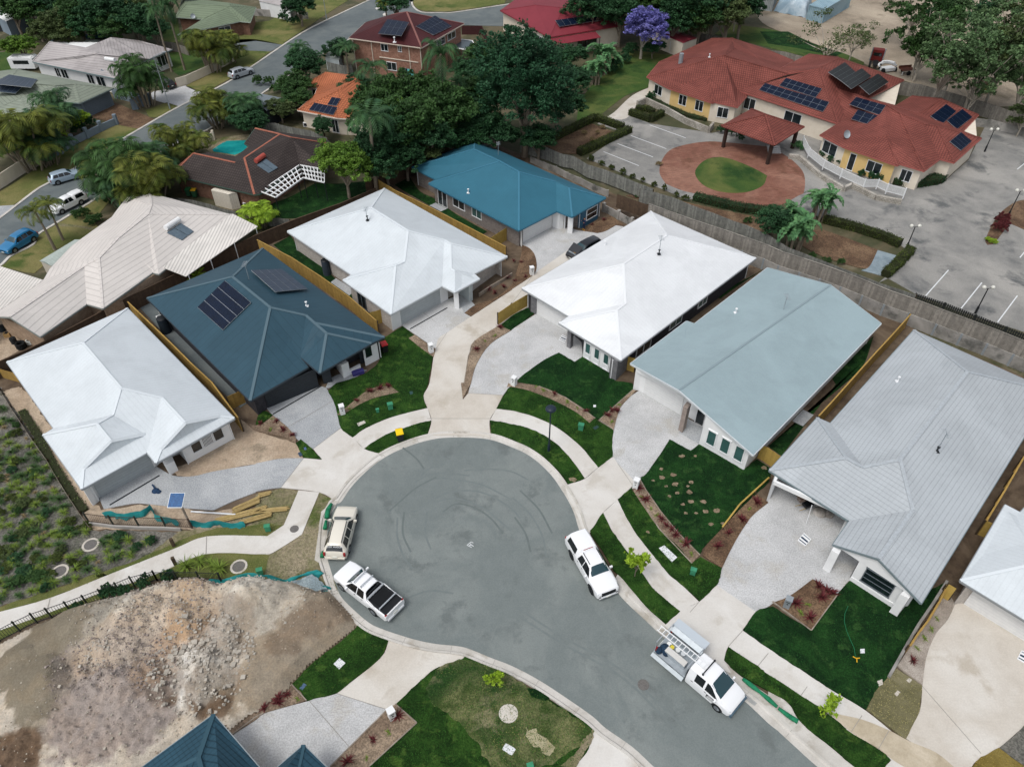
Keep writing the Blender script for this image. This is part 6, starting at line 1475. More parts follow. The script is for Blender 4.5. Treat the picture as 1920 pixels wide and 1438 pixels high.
# white timber pergola of the brown house
pg = thing('pergola', 'white lattice pergola attached to the dark brown house', 'pergola', tuple(g(*P("540,352")[0])))
c3 = (300, 220)
def Q3(x, y, z=2.6): return g(c3[0]+x/6, c3[1]+y/6, z)
q0, q1, q2, q3 = Q3(1125, 835), Q3(1570, 540, 2.9), Q3(1615, 680, 2.9), Q3(1300, 905)
mb = MB()
for A_, B_, C_, D_, na, nb in ((q0, q1, q2, q3, 3, 9), (q1, Q3(1850, 590), Q3(1850, 735), q2, 3, 7)):
    for i in range(na+1): t = i/na; mb.bar(A_.lerp(D_, t), B_.lerp(C_, t), .12, .16)
    for j in range(nb+1): t = j/nb; mb.bar(A_.lerp(B_, t), D_.lerp(C_, t), .1, .12, lift=.03)
mb.build('lattice', m_frame, pg)
for q in (q3, q2, Q3(1550, 700, 2.6), Q3(1850, 735), Q3(1740, 700)): MB().tube((q.x, q.y, 0), (q.x, q.y, 2.6), .06).build('post', m_dark, pg)
# pool
pm = mat('pool_water', ['1f8f90', '187c80', '2aa09e'], scale=1.2, rough=.08, spec=.6)
slab('pool_water', pm, .07, "00: 1590,1125 1650,1085 1700,1060 1840,1055 1860,1090 1820,1135 1760,1165 1700,1155 1600,1140")
# awning right of the two storey house
aw = G("01: 1425,350 1540,298 1620,308 1655,388", 2.6); o = thing('shade_awning', 'dark glazed awning right of the two storey brick house', 'awning', (aw[0].x, aw[0].y, 0))
MB().add(aw+[v-Vector((0, 0, .08)) for v in aw], [(0, 1, 2, 3), (7, 6, 5, 4), (0, 4, 5, 1), (1, 5, 6, 2), (2, 6, 7, 3), (3, 7, 4, 0)]).build('roof_sheet', mat('tinted_sheet', ['46535a', '3b474d'], rough=.3), o)
mb = MB()
for a, b in zip(aw, aw[1:]+aw[:1]): mb.bar(a, b, .15, .15)
mb.build('edge_beam', m_frame, o)
for p in (aw[0], aw[3], aw[2]): MB().tube((p.x, p.y, 0), (p.x, p.y, 2.5), .06).build('post', m_frame, o)
# solar water heaters
def heater(label, h, face, tank, pan, tm):
    a, n = h.onroof(*tank[0], face); b, _ = h.onroof(*tank[1], face); o = thing('water_heater', label, 'solar water heater', tuple(a))
    MB().tube(a+n*.35, b+n*.35, .3, n=14).build('tank', tm, o)
    C = [h.onroof(*p, face)[0]+n*.12 for p in pan]
    for u0, u1 in ((.0, .48), (.52, 1)):
        q = [C[0].lerp(C[1], u0), C[0].lerp(C[1], u1), C[3].lerp(C[2], u1), C[3].lerp(C[2], u0)]
        MB().add(q+[v-n*.1 for v in q], [(0, 1, 2, 3), (7, 6, 5, 4), (0, 4, 5, 1), (1, 5, 6, 2), (2, 6, 7, 3), (3, 7, 4, 0)]).build('collector', mat('collector_glass', ['5a6a75', '4c5b66'], rough=.15, spec=.6), o)
heater('white solar water heater on the beige roof', OB, 'R d e', (T('10', 1240, 290), T('10', 1340, 222)), (T('10', 1250, 310), T('10', 1355, 240), T('10', 1450, 300), T('10', 1362, 365)), WM['white'])
def c3p(x, y): return (c3[0]+x/6, c3[1]+y/6)
heater('red solar water heater on the dark brown roof', BR, 'r4 r5 r6 V E2 E', (c3p(1075, 520), c3p(1170, 450)), (c3p(1090, 545), c3p(1190, 475), c3p(1325, 575), c3p(1225, 635)), mat('red_tank', ['a04a40']))
heater('white solar water heater on the worn grey roof', WG, 'A B C D X F', (T('00', 800, 455), T('00', 870, 465)), (T('00', 790, 480), T('00', 860, 490), T('00', 830, 545), T('00', 755, 535)), WM['white'])
# ------------------------------------------------------------------ plants
def leafm(n, a, b, c, isl=.35): return mat(n, [a, b, c], scale=.9, world=False, island=isl, rough=.65, spec=.25, trans=.22, detail=3, big=.5)
LM = dict(dark=leafm('dark_leaves', '234a30', '30583a', '1b3a26'), mid=leafm('mid_leaves', '34532a', '466633', '28441f'), bright=leafm('bright_leaves', '56762a', '6f8f35', '3f6122'),
          olive=leafm('olive_leaves', '4a5a34', '5e6c3e', '3a4a2a'), cane=leafm('cane_palm_fronds', '556124', '6c712c', '3a4f20', .4), palm=leafm('palm_fronds', '35583a', '4a6c3e', '26442b', .3),
          gum=leafm('gum_leaves', '56704a', '698355', '43603c'), purple=leafm('purple_blossom', '6a68ac', '8583bd', '50508f', .3), lime=leafm('lime_leaves', '86a32a', '9ab83a', '6c8a22'),
          banana=leafm('paddle_leaves', '4d7a50', '68935e', '355c3a', .3), hedge=leafm('hedge_leaves', '3f4c20', '52602a', '2e3a18', .4), red=leafm('red_foliage', '5e2a2c', '73363a', '45201f', .4),
          tuft=leafm('strappy_leaves', '6c8538', '88993f', '4d6a2c', .35), tuftd=leafm('dark_strappy_leaves', '3f5c34', '53703a', '2f4728', .35), dry=leafm('dry_foliage', '8a7a58', 'a08f68', '6d5f45', .3), darkg=leafm('deep_green_leaves', '2b4e30', '386039', '213f27'))
m_bark_ = mat('tree_bark', ['7c7264', '5d5449', '948a7b'], scale=4, world=False, bump=.5); m_gumb = mat('pale_gum_bark', ['a59d90', '8b8376', 'b8b1a5'], scale=3, world=False)
m_ptr = mat('palm_trunk', ['8a8070', '766c5e'], scale=6, world=False)
class NPRand: pass
def quadmesh(name, C, U, V, m, smooth=False):
    """many small leaf quads: centres C, half axes U and V (n x 3)"""
    n = len(C); P4 = np.empty((n, 4, 3), dtype=np.float32)
    P4[:, 0] = C-U; P4[:, 1] = C-V*.9; P4[:, 2] = C+U; P4[:, 3] = C+V
    me = bpy.data.meshes.new(name); me.vertices.add(4*n); me.vertices.foreach_set('co', P4.reshape(-1))
    me.loops.add(4*n); me.loops.foreach_set('vertex_index', np.arange(4*n, dtype=np.int32)); me.polygons.add(n)
    me.polygons.foreach_set('loop_start', np.arange(0, 4*n, 4, dtype=np.int32)); me.polygons.foreach_set('loop_total', np.full(n, 4, dtype=np.int32))
    me.update(calc_edges=True); me.materials.append(m); return me
def leafcloud(rs, lobes, n, size, clump=.26, shell=.55, per=60):
    Cs = []; w = np.array([l[1][0]*l[1][1] for l in lobes]); w = w/w.sum()
    for (c, r), ww in zip(lobes, w):
        k = max(4, int(n*ww/per)); d = rs.normal(size=(k, 3)); d /= np.linalg.norm(d, axis=1)[:, None]
        d[:, 2] = np.where(d[:, 2] < -.35, -d[:, 2]*.6, d[:, 2])
        rad = shell+(1-shell)*rs.random(k)**.5; cc = d*rad[:, None]*np.array(r)+np.array(c)
        rr = min(r)*clump*(.6+.8*rs.random(k))
        for i in range(k):
            m = int(per*(.6+.8*rs.random())); q = rs.normal(size=(m, 3)); q /= np.linalg.norm(q, axis=1)[:, None]+1e-6
            q *= (rs.random(m)**.4)[:, None]*rr[i]; q[:, 2] *= .62; Cs.append(cc[i]+q)
    C = np.concatenate(Cs); m = len(C)
    N = rs.normal(size=(m, 3)); N[:, 2] = np.abs(N[:, 2])+.5; N /= np.linalg.norm(N, axis=1)[:, None]
    A = rs.normal(size=(m, 3)); U = np.cross(N, A); U /= np.linalg.norm(U, axis=1)[:, None]; V = np.cross(N, U)
    s = size*(.6+.8*rs.random(m))[:, None]
    return C, U*s, V*s*.6
_tm = {}
def broad_mesh(kind, var):
    key = (kind, var)
    if key in _tm: return _tm[key]
    rs = np.random.RandomState(100+var*7+len(kind)); r_ = random.Random(var)
    # unit tree: crown radius about 1, height 2
    if kind == 'round': lobes = [((r_.uniform(-.45, .45), r_.uniform(-.45, .45), 1.25+r_.uniform(-.25, .3)), (.55, .55, .5)) for _ in range(7)]+[((0, 0, 1.35), (.75, .75, .6))]; n, sz, cl, pr, sh = 14000, .038, .24, 60, .6
    elif kind == 'dense': lobes = [((r_.uniform(-.5, .5), r_.uniform(-.5, .5), 1.1+r_.uniform(-.4, .45)), (.5, .5, .5)) for _ in range(12)]+[((0, 0, 1.3), (.8, .8, .7))]; n, sz, cl, pr, sh = 42000, .021, .16, 60, .72
    elif kind == 'gum': lobes = [((r_.uniform(-.6, .6), r_.uniform(-.6, .6), 1.35+r_.uniform(-.5, .5)), (.34, .34, .26)) for _ in range(11)]; n, sz, cl, pr, sh = 6200, .032, .36, 50, .35
    elif kind == 'sparse': lobes = [((r_.uniform(-.7, .7), r_.uniform(-.7, .7), 1.2+r_.uniform(-.5, .5)), (.35, .35, .25)) for _ in range(9)]; n, sz, cl, pr, sh = 1800, .03, .6, 30, .2
    elif kind == 'bush': lobes = [((r_.uniform(-.4, .4), r_.uniform(-.4, .4), .5), (.6, .6, .5)) for _ in range(4)]; n, sz, cl, pr, sh = 3000, .06, .3, 50, .6
    elif kind == 'sapling': lobes = [((r_.uniform(-.5, .5), r_.uniform(-.5, .5), 1.3+r_.uniform(-.5, .5)), (.4, .4, .35)) for _ in range(6)]; n, sz, cl, pr, sh = 420, .12, .5, 14, .3
    C, U, V = leafcloud(rs, lobes, n, sz, cl, sh, pr)
    t = MB()
    if kind != 'bush':
        tr = .06 if kind in ('round', 'dense') else .035
        if kind == 'sapling': tr = .03
        t.path([(0, 0, 0), (r_.uniform(-.05, .05), r_.uniform(-.05, .05), .45), (r_.uniform(-.1, .1), 0, .95)], [tr, tr*.75, tr*.5])
        for c, r in lobes:
            p1 = (c[0]*.5, c[1]*.5, .55+(c[2]-.5)*.45); t.path([(0, 0, .35+.3*r_.random()), p1, c], [tr*.5, tr*.35, tr*.12], 5)
    _tm[key] = (C, U, V, t); return _tm[key]
_me = {}
def broad(label, kind, xy, Rr, H, lm, group=None, var=None, rz=None, bark=None, zf=.62, base=None, cat='tree', name='tree'):
    var = var if var is not None else rnd.randrange(3)
    k = (kind, var, lm, bark.name if bark else '')
    if k not in _me:
        C, U, V, t = broad_mesh(kind, var); cm = quadmesh('crown', C, U, V, LM[lm]); tm = None
        if t.v:
            tm = bpy.data.meshes.new('trunk'); tm.from_pydata(t.v, [], t.f); tm.update(); tm.materials.append(bark or m_bark_)
        _me[k] = (cm, tm)
    cm, tm = _me[k]
    if base: p = g(base[0], base[1], 0)
    else: p = g(xy[0], xy[1], H*zf)
    o = thing(name, label, cat, (p.x, p.y, 0), rz if rz is not None else rnd.uniform(0, 6.28), group, local=True)
    o.scale = (Rr, Rr, H/(1.95 if kind != 'bush' else 1.0))
    c = bpy.data.objects.new('crown' if kind != 'bush' else 'foliage', cm); COL.objects.link(c); c.parent = o
    if tm: t = bpy.data.objects.new('trunk', tm); COL.objects.link(t); t.parent = o
    return o
def frondset(rs, origin, n, L_, droop, w, up0=1.0, segs=7, lets=11):
    """pinnate fronds as leaflet quads; returns C, U, V"""
    C, U, V = [], [], []
    for i in range(n):
        a = 6.283*i/n+rs.uniform(-.2, .2); el = up0*(rs.uniform(.25, 1.0)); l = L_*rs.uniform(.8, 1.05)
        h = np.array([math.cos(a), math.sin(a), 0]); p = np.array(origin, float); e = el
        side = np.array([-h[1], h[0], 0])
        for s in range(lets):
            u = (s+.5)/lets; d = h*math.cos(e)+np.array([0, 0, math.sin(e)]); p = p+d*l/lets; e -= droop/lets*(1+u)
            ln = w*(math.sin(math.pi*min(1, u*.9+.12))+.15)
            for sd in (-1, 1):
                dirv = side*sd*.85+d*.45+np.array([0, 0, -.35]); dirv /= np.linalg.norm(dirv)
                C.append(p+dirv*ln*.5); U.append(dirv*ln*.5); V.append(d*l/lets*.46)
    return C, U, V
def palm_mesh(kind, var):
    rs = np.random.RandomState(var+50); C, U, V = [], [], []; t = MB()
    if kind == 'palm':      # single trunk, unit: height in metres given by scale 1
        H = 6.0; top = (.2, .1, H); t.path([(0, 0, 0), (.05, 0, H*.5), top], [.2, .15, .12], 8)
        c, u, v = frondset(rs, top, 15, 3.0, 1.9, .75, 1.25, lets=16); C += c; U += u; V += v
    elif kind == 'cane':    # clumping palm
        for k in range(14):
            a = 6.283*k/14; r = .2+.6*rs.rand(); b = (math.cos(a)*r, math.sin(a)*r, 0); H = rs.uniform(1.6, 3.6)
            tp = (b[0]*(2.0+rs.rand()), b[1]*(2.0+rs.rand()), H); t.path([b, ((b[0]+tp[0])*.45, (b[1]+tp[1])*.45, H*.5), tp], [.07, .06, .05], 5)
            c, u, v = frondset(rs, tp, 10, 1.75, 2.3, .62, 1.35, lets=13); C += c; U += u; V += v
    elif kind == 'small':
        t.path([(0, 0, 0), (0, 0, .8)], [.12, .1]); c, u, v = frondset(rs, (0, 0, .8), 11, 1.8, 1.6, .5, 1.3, lets=12); C += c; U += u; V += v
    elif kind == 'paddle':
        for k in range(7):
            a = 6.283*k/7; b = (math.cos(a)*.5, math.sin(a)*.5, 0); H = rs.uniform(.8, 2.2); t.path([b, (b[0]*1.3, b[1]*1.3, H)], [.12, .09], 6)
            for j in range(7):
                aa = rs.uniform(0, 6.283); e = rs.uniform(.5, 1.3); l = rs.uniform(1.2, 1.9); h = np.array([math.cos(aa), math.sin(aa), 0]); p = np.array([b[0]*1.3, b[1]*1.3, H]); sd = np.array([-h[1], h[0], 0])
                for s in range(6):
                    d = h*math.cos(e)+np.array([0, 0, math.sin(e)]); p = p+d*l/6; e -= .32
                    for q in (-1, 1): wv = sd*q+np.array([0, 0, .25]); ww = .28*math.sin(math.pi*(s+.8)/6.6)+.04; C.append(p+wv*ww*.5); U.append(wv*ww*.55); V.append(d*l/6*.95)
    return np.array(C), np.array(U), np.array(V), t
def palm(label, kind, xy, sc, lm, group=None, var=0, zc=None, hs=1.0, base=None, name='palm_tree'):
    k = ('p', kind, var, lm)
    if k not in _me:
        C, U, V, t = palm_mesh(kind, var); cm = quadmesh('fronds', C.astype(np.float32), U.astype(np.float32), V.astype(np.float32), LM[lm])
        tm = bpy.data.meshes.new('trunk'); tm.from_pydata(t.v, [], t.f); tm.update(); tm.materials.append(m_ptr); _me[k] = (cm, tm)
    cm, tm = _me[k]
    z = {'palm': 6.0, 'cane': 2.6, 'small': .9, 'paddle': 2.0}[kind]*sc*hs if zc is None else zc
    p = g(base[0], base[1], 0) if base else g(xy[0], xy[1], z)
    o = thing(name, label, 'palm' if kind != 'paddle' else 'plant', (p.x, p.y, 0), rnd.uniform(0, 6.28), group, local=True); o.scale = (sc, sc, sc*hs)
    for nm, me in (('fronds', cm), ('trunk', tm)): q = bpy.data.objects.new(nm, me); COL.objects.link(q); q.parent = o
    return o
# --- named trees
broad('huge dark round tree at the far end beyond the blue roof', 'dense', (985, 160), 8.2, 16, 'dark', var=0, rz=.3)
broad('bright green bushy tree at the corner of the white pergola', 'round', (645, 308), 3.9, 7.5, 'bright', var=1)
broad('purple flowering jacaranda beside the white shed with the red roof', 'round', (1208, 48), 4.6, 8.5, 'purple', var=2, bark=m_gumb, zf=.66)
for lab, x, y, r, h, m in (('tall mid green tree behind the blue roof, nearest the big dark tree', 838, 215, 5.0, 10, 'mid'), ('leafy tree left of the thin palms behind the blue roof', 772, 235, 5.2, 10, 'mid'),
        ('dark leafy tree in the middle of the grove behind the white roof', 735, 255, 4.5, 9, 'darkg'), ('mid green tree below the two storey brick house', 752, 178, 4.5, 9, 'mid'),
        ('deep green tree right of the orange roof', 700, 300, 3.6, 7, 'darkg'), ('shady tree at the foot of the big dark tree', 905, 235, 4.0, 7, 'darkg'), ('low dark tree behind the blue roof ridge', 850, 262, 4.0, 5, 'darkg'),
        ('small olive tree behind the corner of the brown back fence', 790, 285, 3.5, 5, 'olive'), ('tree crown right beside the two storey brick house awning', 905, 115, 4.4, 7, 'mid'),
        ('shrubby tree between the awning and the crimson roof', 890, 140, 4.0, 6, 'darkg')):
    broad(lab, 'round', (x, y), r, h, m)
for x, y, r, h, m in ((715, 215, 4.5, 8, 'mid'), (800, 260, 4.5, 8, 'darkg'), (870, 205, 4.5, 8, 'darkg'), (810, 185, 4.5, 8, 'mid'), (760, 290, 3.6, 6, 'darkg'), (725, 310, 3.4, 5, 'olive'), (905, 180, 5, 9, 'mid'), (690, 190, 3.6, 6, 'mid'), (740, 225, 4, 7, 'bright'), (880, 250, 4, 6, 'darkg'), (670, 165, 3, 5, 'darkg'), (925, 255, 4, 6, 'darkg'), (1010, 262, 3.6, 5, 'darkg'), (1045, 200, 4, 6, 'darkg')):
    broad('tree of the dense grove between the orange roof and the blue roof', 'round', (x, y), r, h, m, group='grove trees behind the blue roof')
for lab, x, y, r, h, m in (('dark round tree at the street corner left of the orange roof', 572, 122, 4.2, 6.5, 'darkg'), ('mid green tree left of the orange roof garage', 548, 165, 3.6, 5, 'mid'),
        ('dense shrub tree in front of the orange house', 605, 238, 2.0, 3.4, 'darkg'), ('green shrub tree below the orange roof left side', 560, 188, 3.0, 4, 'mid'), ('dark tree between the street and the two storey house', 640, 95, 3.0, 5, 'darkg'),
        ('yellow-green shrub at the upper left behind the worn roof', 42, 88, 3.6, 5, 'bright'), ('olive yellow tree behind the worn grey roof', 88, 62, 3.4, 5.5, 'olive'), ('lime shrub in the yard of the grey-green house', 150, 222, 1.6, 3, 'lime'),
        ('dark clipped tree at the top edge beside the street island', 742, 6, 4.5, 6, 'darkg'), ('bush tree beside the dark carport', 525, 205, 2.6, 3.5, 'olive'), ('small dark tree in front of the beige roof patio', 470, 230, 3.2, 4, 'darkg'),
        ('dark tree by the car park fence behind the old grey fence', 1450, 418, 2.9, 4.5, 'darkg'), ('dark shrub tree left of the banana clump', 1062, 108, 3.6, 5, 'darkg'), ('round dark shrub right of the purple tree', 1225, 90, 2.4, 3, 'darkg'), ('dark bush at the crimson house corner', 1080, 150, 3.2, 4.5, 'darkg'),
        ('dark tree at the top edge beside the white garage', 560, 12, 4.0, 6, 'darkg')):
    broad(lab, 'round', (x, y), r, h, m)
for lab, x, y, s, m, v, hs in (('bushy golden cane palm clump beside the pool', 330, 258, 1.45, 'cane', 0, 1.0), ('large cane palm clump below the street near the beige roof', 228, 305, 2.1, 'mid', 1, .9), ('cane palm clump right of the largest one by the street', 268, 330, 1.9, 'cane', 2, .9),
        ('cane palm clump overhanging the street left of the pool', 196, 300, 1.4, 'cane', 0, .9), ('cane palm clump by the street opposite the silver car', 400, 192, 1.7, 'cane', 1, .8), ('second cane palm clump beside the one opposite the silver car', 455, 200, 1.6, 'palm', 2, .8),
        ('bushy palm over the pale driveway with the dark car', 255, 140, 1.7, 'mid', 2, 1.1), ('palm clump in front of the grey-green roof', 92, 205, 1.8, 'palm', 0, .9), ('large palm clump at the left edge by the cream wall', 32, 245, 2.3, 'cane', 1, .9), ('palm clump behind the cream wall at the left', 75, 262, 1.5, 'palm', 1, .9),
        ('palm clump in the yard of the green tiled house', 385, 78, 1.9, 'cane', 0, 1.0), ('smaller palm clump right of the one at the green tiled house', 420, 80, 1.5, 'cane', 2, .9), ('yellow cane palm at the corner of the beige patio roof', 480, 398, 1.0, 'lime', 1, .8),
        ('dark palm clump on the verge above the beige roof', 285, 300, 1.5, 'palm', 2, .9), ('low palm clump beneath the street lamp verge', 215, 345, 1.5, 'palm', 1, .8)):
    palm(lab, 'cane' , (x, y), s, m, var=v, hs=hs)
for lab, x, y, s, m, hs in (('tall palm with hanging fronds in the grove left of the blue roof', 688, 222, 1.5, 'palm', 1.1), ('feathery palm in front of the two storey brick wall', 697, 128, 1.25, 'palm', 1.0), ('tall slim palm over the grove right of the brick house', 826, 105, 1.3, 'palm', 1.6),
        ('thin palm with a bare trunk beside the big dark tree', 862, 158, .85, 'palm', 1.5), ('small palm by the street above the dark round tree', 557, 88, 1.0, 'palm', .7), ('dark feathery palm at the left corner of the brick house', 646, 88, 1.1, 'palm', .7),
        ('slim palm at the upper left behind the worn roof', 288, 22, 1.0, 'palm', 1.6), ('second slim palm right of the worn grey roof', 312, 12, 1.0, 'palm', 1.7), ('left palm of the pair on the lawn beside the blue car', 68, 395, .95, 'cane', .9), ('right palm of the pair on the lawn beside the blue car', 88, 385, .85, 'cane', .9),
        ('small palm on the street island at the top', 722, 4, .9, 'cane', .8)):
    palm(lab, 'palm', (x, y), s, m, hs=hs)
palm('small light green palm in the walled yard', 'small', (107, 250), 1.3, 'lime'); palm('small palm on the roofline of the beige patio cover', 'small', (358, 486), .9, 'lime', zc=2.9)
for lab, x, y, s in (('banana clump left of the purple tree', 1132, 98, 1.6), ('second banana clump below the first by the lawn', 1118, 125, 1.3), ('bird-of-paradise clump nearest the old grey fence', 1498, 425, 1.45), ('taller bird-of-paradise clump beside the brick circle', 1545, 372, 1.3), ('palm-like clump left of the bird-of-paradise pair', 1488, 398, 1.0)):
    palm(lab, 'paddle', (x, y), s, 'banana', hs=1.1, name='paddle_plant')
# wooded strips: individuals sharing one look
k_ = 0
for x, y, r, h, m in ((18, 8, 5, 9, 'darkg'), (60, 25, 5, 8, 'mid'), (100, 12, 5, 9, 'darkg'), (110, 45, 4.5, 7, 'olive'), (140, 28, 5, 9, 'mid'), (165, 50, 4.5, 7, 'darkg'), (175, 8, 5, 9, 'mid'), (205, 30, 5, 9, 'darkg'), (215, 58, 4, 6.5, 'mid'), (240, 15, 5, 9, 'olive'), (262, 45, 4.5, 8, 'darkg'), (290, 60, 3.6, 6, 'darkg'), (130, 68, 3.5, 5, 'olive'),
                      (230, -10, 6, 10, 'mid'), (150, -12, 6, 10, 'darkg'), (80, -14, 6, 10, 'mid'), (30, -20, 6, 9, 'darkg'), (310, -14, 5, 8, 'mid')):
    broad('leafy tree in the wooded strip at the upper left', 'round', (x, y), r, h, m, group='trees of the upper left strip')
for x, y, r, h, m in ((1110, 18, 5, 10, 'darkg'), (1140, 8, 5, 10, 'mid'), (1165, 28, 4.5, 9, 'darkg'), (1245, 12, 5, 10, 'mid'), (1262, 42, 4.5, 8, 'darkg'), (1285, 15, 5.5, 11, 'darkg'), (1315, 35, 5, 9, 'mid'), (1340, 8, 5.5, 11, 'darkg'), (1365, 30, 5, 9, 'olive'), (1395, 12, 5, 10, 'darkg'), (1300, 52, 3.5, 6, 'olive'), (1190, -5, 5, 10, 'darkg'), (1230, -14, 6, 11, 'mid'), (1320, -18, 6, 11, 'darkg'), (1400, -20, 6, 10, 'mid'), (1120, -20, 6, 10, 'darkg')):
    broad('dark bushland tree behind the care home at the top', 'round', (x, y), r, h, m, group='bushland trees at the top')
for i, (x, y, r, h, m, kd) in enumerate(((1748, 40, 6, 14, 'mid', 'gum'), (1735, 92, 3.6, 8, 'mid', 'round'), (1810, 75, 7, 14, 'gum', 'gum'), (1780, 112, 6, 12, 'gum', 'gum'), (1850, 110, 6.5, 13, 'gum', 'gum'), (1895, 85, 7, 14, 'olive', 'gum'), (1930, 150, 5, 9, 'gum', 'gum'), (1860, 40, 7, 13, 'gum', 'gum'), (1915, 30, 7, 13, 'olive', 'gum'), (1800, 20, 7, 14, 'darkg', 'gum'), (1925, 215, 3.5, 5, 'olive', 'gum'), (1840, 150, 4.5, 9, 'gum', 'gum'), (1725, 5, 6, 12, 'mid', 'gum'), (1945, 120, 7, 13, 'gum', 'gum'))):
    broad('tall loose-crowned gum tree in the yard at the upper right', kd, (x, y), r, h, m, group='gum trees at the upper right', bark=m_gumb, zf=.66)
broad('wiry half-bare tree beside the blue container', 'sparse', (1560, 62), 6, 10, 'olive', bark=m_gumb); broad('wiry half-bare shrub behind the red roof', 'sparse', (1605, 68), 4, 7, 'olive', bark=m_gumb)
for x, y in ((1310, 46), (1375, 60), (1393, 40)):
    broad('slender pale trunk with a thin crown at the bush edge', 'gum', (x, y), 3.5, 15, 'gum', group='slender trunks at the bush edge', bark=m_gumb, base=(x, y))
# saplings on the verges
broad('young street tree with yellow-green leaves on the verge by the nosed ute', 'sapling', (1197, 1042), 1.35, 3.4, 'lime', base=(1190, 1082), var=0); 
broad('lime yellow sapling over the footpath at lower right', 'sapling', (1562, 1318), .95, 2.2, 'lime', base=(1545, 1345), var=1); broad('lime sapling in the lower left patchy lawn', 'sapling', (945, 1263), .8, 2.0, 'lime', base=(934, 1287), var=2)
# --- hedges
def hedge(label, s, w, h, lm='hedge', dens=260, z0=.03, name='hedge'):
    pts = G(s); rs = np.random.RandomState(int(w*100)+len(s)); C = []; mb = MB()
    for a, b in zip(pts, pts[1:]):
        L_ = (b-a).length; d = (b-a).normalized(); nn = Vector((-d.y, d.x, 0))
        n = int(L_*dens*(w+2*h)/3); t = rs.rand(n); e = rs.rand(n)*(w+2*h)
        off = np.where(e < h, -w/2, np.where(e > h+w, w/2, e-h-w/2)); z = np.where(e < h, e, np.where(e > h+w, w+2*h-e, h))
        off = off+rs.normal(0, .045, n); z = z+rs.normal(0, .045, n)+.05*np.sin(t*L_*3)
        C.append(np.stack([a.x+d.x*L_*t+nn.x*off, a.y+d.y*L_*t+nn.y*off, z0+np.maximum(z, .02)], 1))
        mb.bar((a.x, a.y, z0+h/2-.04), (b.x, b.y, z0+h/2-.04), w*.86, h*.9)
    C = np.concatenate(C); m = len(C); o0 = np.array([pts[0].x, pts[0].y, 0]); N = rs.normal(size=(m, 3)); N[:, 2] = abs(N[:, 2]); N /= np.linalg.norm(N, axis=1)[:, None]
    A = rs.normal(size=(m, 3)); U = np.cross(N, A); U /= np.linalg.norm(U, axis=1)[:, None]; V = np.cross(N, U); s_ = (.07*(.6+.8*rs.rand(m)))[:, None]
    me = quadmesh(name, C-o0, U*s_, V*s_*.7, LM[lm]); o = thing(name, label, 'hedge', (pts[0].x, pts[0].y, 0))
    q = bpy.data.objects.new('foliage', me); COL.objects.link(q); q.parent = o
    mb.build('branches', mat('hedge_core', ['2a2f18', '22260f']), o); return o
hedge('clipped hedge round the left planting bed of the car park', "02: 250,1085 620,900 830,975", 1.0, .9); hedge('clipped hedge along the lower side of the left planting bed', "02: 500,1165 880,990", 1.1, .9)
hedge('small clipped hedge square by the care home path', "02: 880,860 1035,915 1125,865", .9, .9); hedge('back side of the small clipped hedge square', "02: 925,830 1000,830 1060,855", .8, .7)
hedge('long clipped hedge beside the weathered car park', "13: 410,225 640,285 840,350 985,410", 1.0, .9); hedge('short clipped hedge end at the blue gravel', "13: 1060,455 960,560 870,640", 1.0, .9)
hedge('dark hedge curving below the brick circle', "12: 1360,55 1560,105 1740,145 1917,165", 1.3, .8, 'darkg'); hedge('flowering dark hedge round the care home east corner', "03: 930,1370 1080,1395 1250,1370 1290,1340", 1.5, .9, 'darkg')
hedge('straggly green hedge inside the rail fence of the gablet house', "20: 170,210 250,330 330,470 390,590 470,720 560,860 640,960", .7, .28, 'olive', 90); hedge('low planting in front of the care home west wing', "02: 1020,740 1150,800 1300,870 1460,905", 1.0, .4, 'darkg', 140)
hedge('ground cover under the old silver fence', "12: 1120,120 1300,190 1500,270 1700,330", .7, .3, 'darkg', 90)
def bushes(pts, r, lm, label, group=None, h=None, name='shrub'):
    for i, (x, y) in enumerate(P(pts)):
        broad(label, 'bush', (x, y), r*rnd.uniform(.85, 1.15), (h or r*1.2)*rnd.uniform(.85, 1.15), lm, group=group, base=(x, y), cat='shrub', name=name)
bushes("02: 590,1205 670,1240 745,1275 830,1305 900,1335 980,1365 1060,1395 1140,1425 | 12: 1230,35 1300,68", .55, 'hedge', 'small round clipped shrub in the row along the old fence', 'round shrubs along the old fence', .7)
bushes("03: 410,1180 460,1215 530,1240 690,1320 760,1350 820,1365", .75, 'darkg', 'round shrub under the care home windows', 'shrubs under the care home windows', 1.0)
bushes("02: 1090,735 1040,750 1600,890 1500,860 1560,1000 1640,1020 1700,1050", .85, 'darkg', 'leafy shrub beside the care home block wall', 'shrubs beside the block wall', 1.2)
bushes("03: 200,1110 230,1120", .9, 'banana', 'blue-green shrub at the care home steps', 'shrubs at the care home steps', 1.0)
bushes("13: 160,440 130,440 430,530 540,540 330,500 1470,1130 1680,1190 1780,1220 | 12: 940,40 990,60 1400,190 1760,230", .6, 'mid', 'self-sown shrub along the grey fence', 'self-sown shrubs along the grey fence', .7)
bushes("02: 1100,1240 600,1340 850,1410 640,1010 600,1060 540,1010 680,970", .5, 'dry', 'dry shrub in the planting bed', 'dry shrubs in the planting beds', .6)
bushes("13: 1690,290 1720,240 1750,220 1770,260 1740,300", .8, 'red', 'pink and red shrub on the car park island', 'pink shrubs on the car park island', 1.1)
bushes("13: 1670,385 1650,370", .6, 'lime', 'lime ground cover at the tip of the car park island', 'lime ground cover on the island', .5)
bushes("01: 260,190 200,160 320,180", .9, 'darkg', 'small dark shrub by the pale concrete fence', 'shrubs by the concrete fence', 1.4)
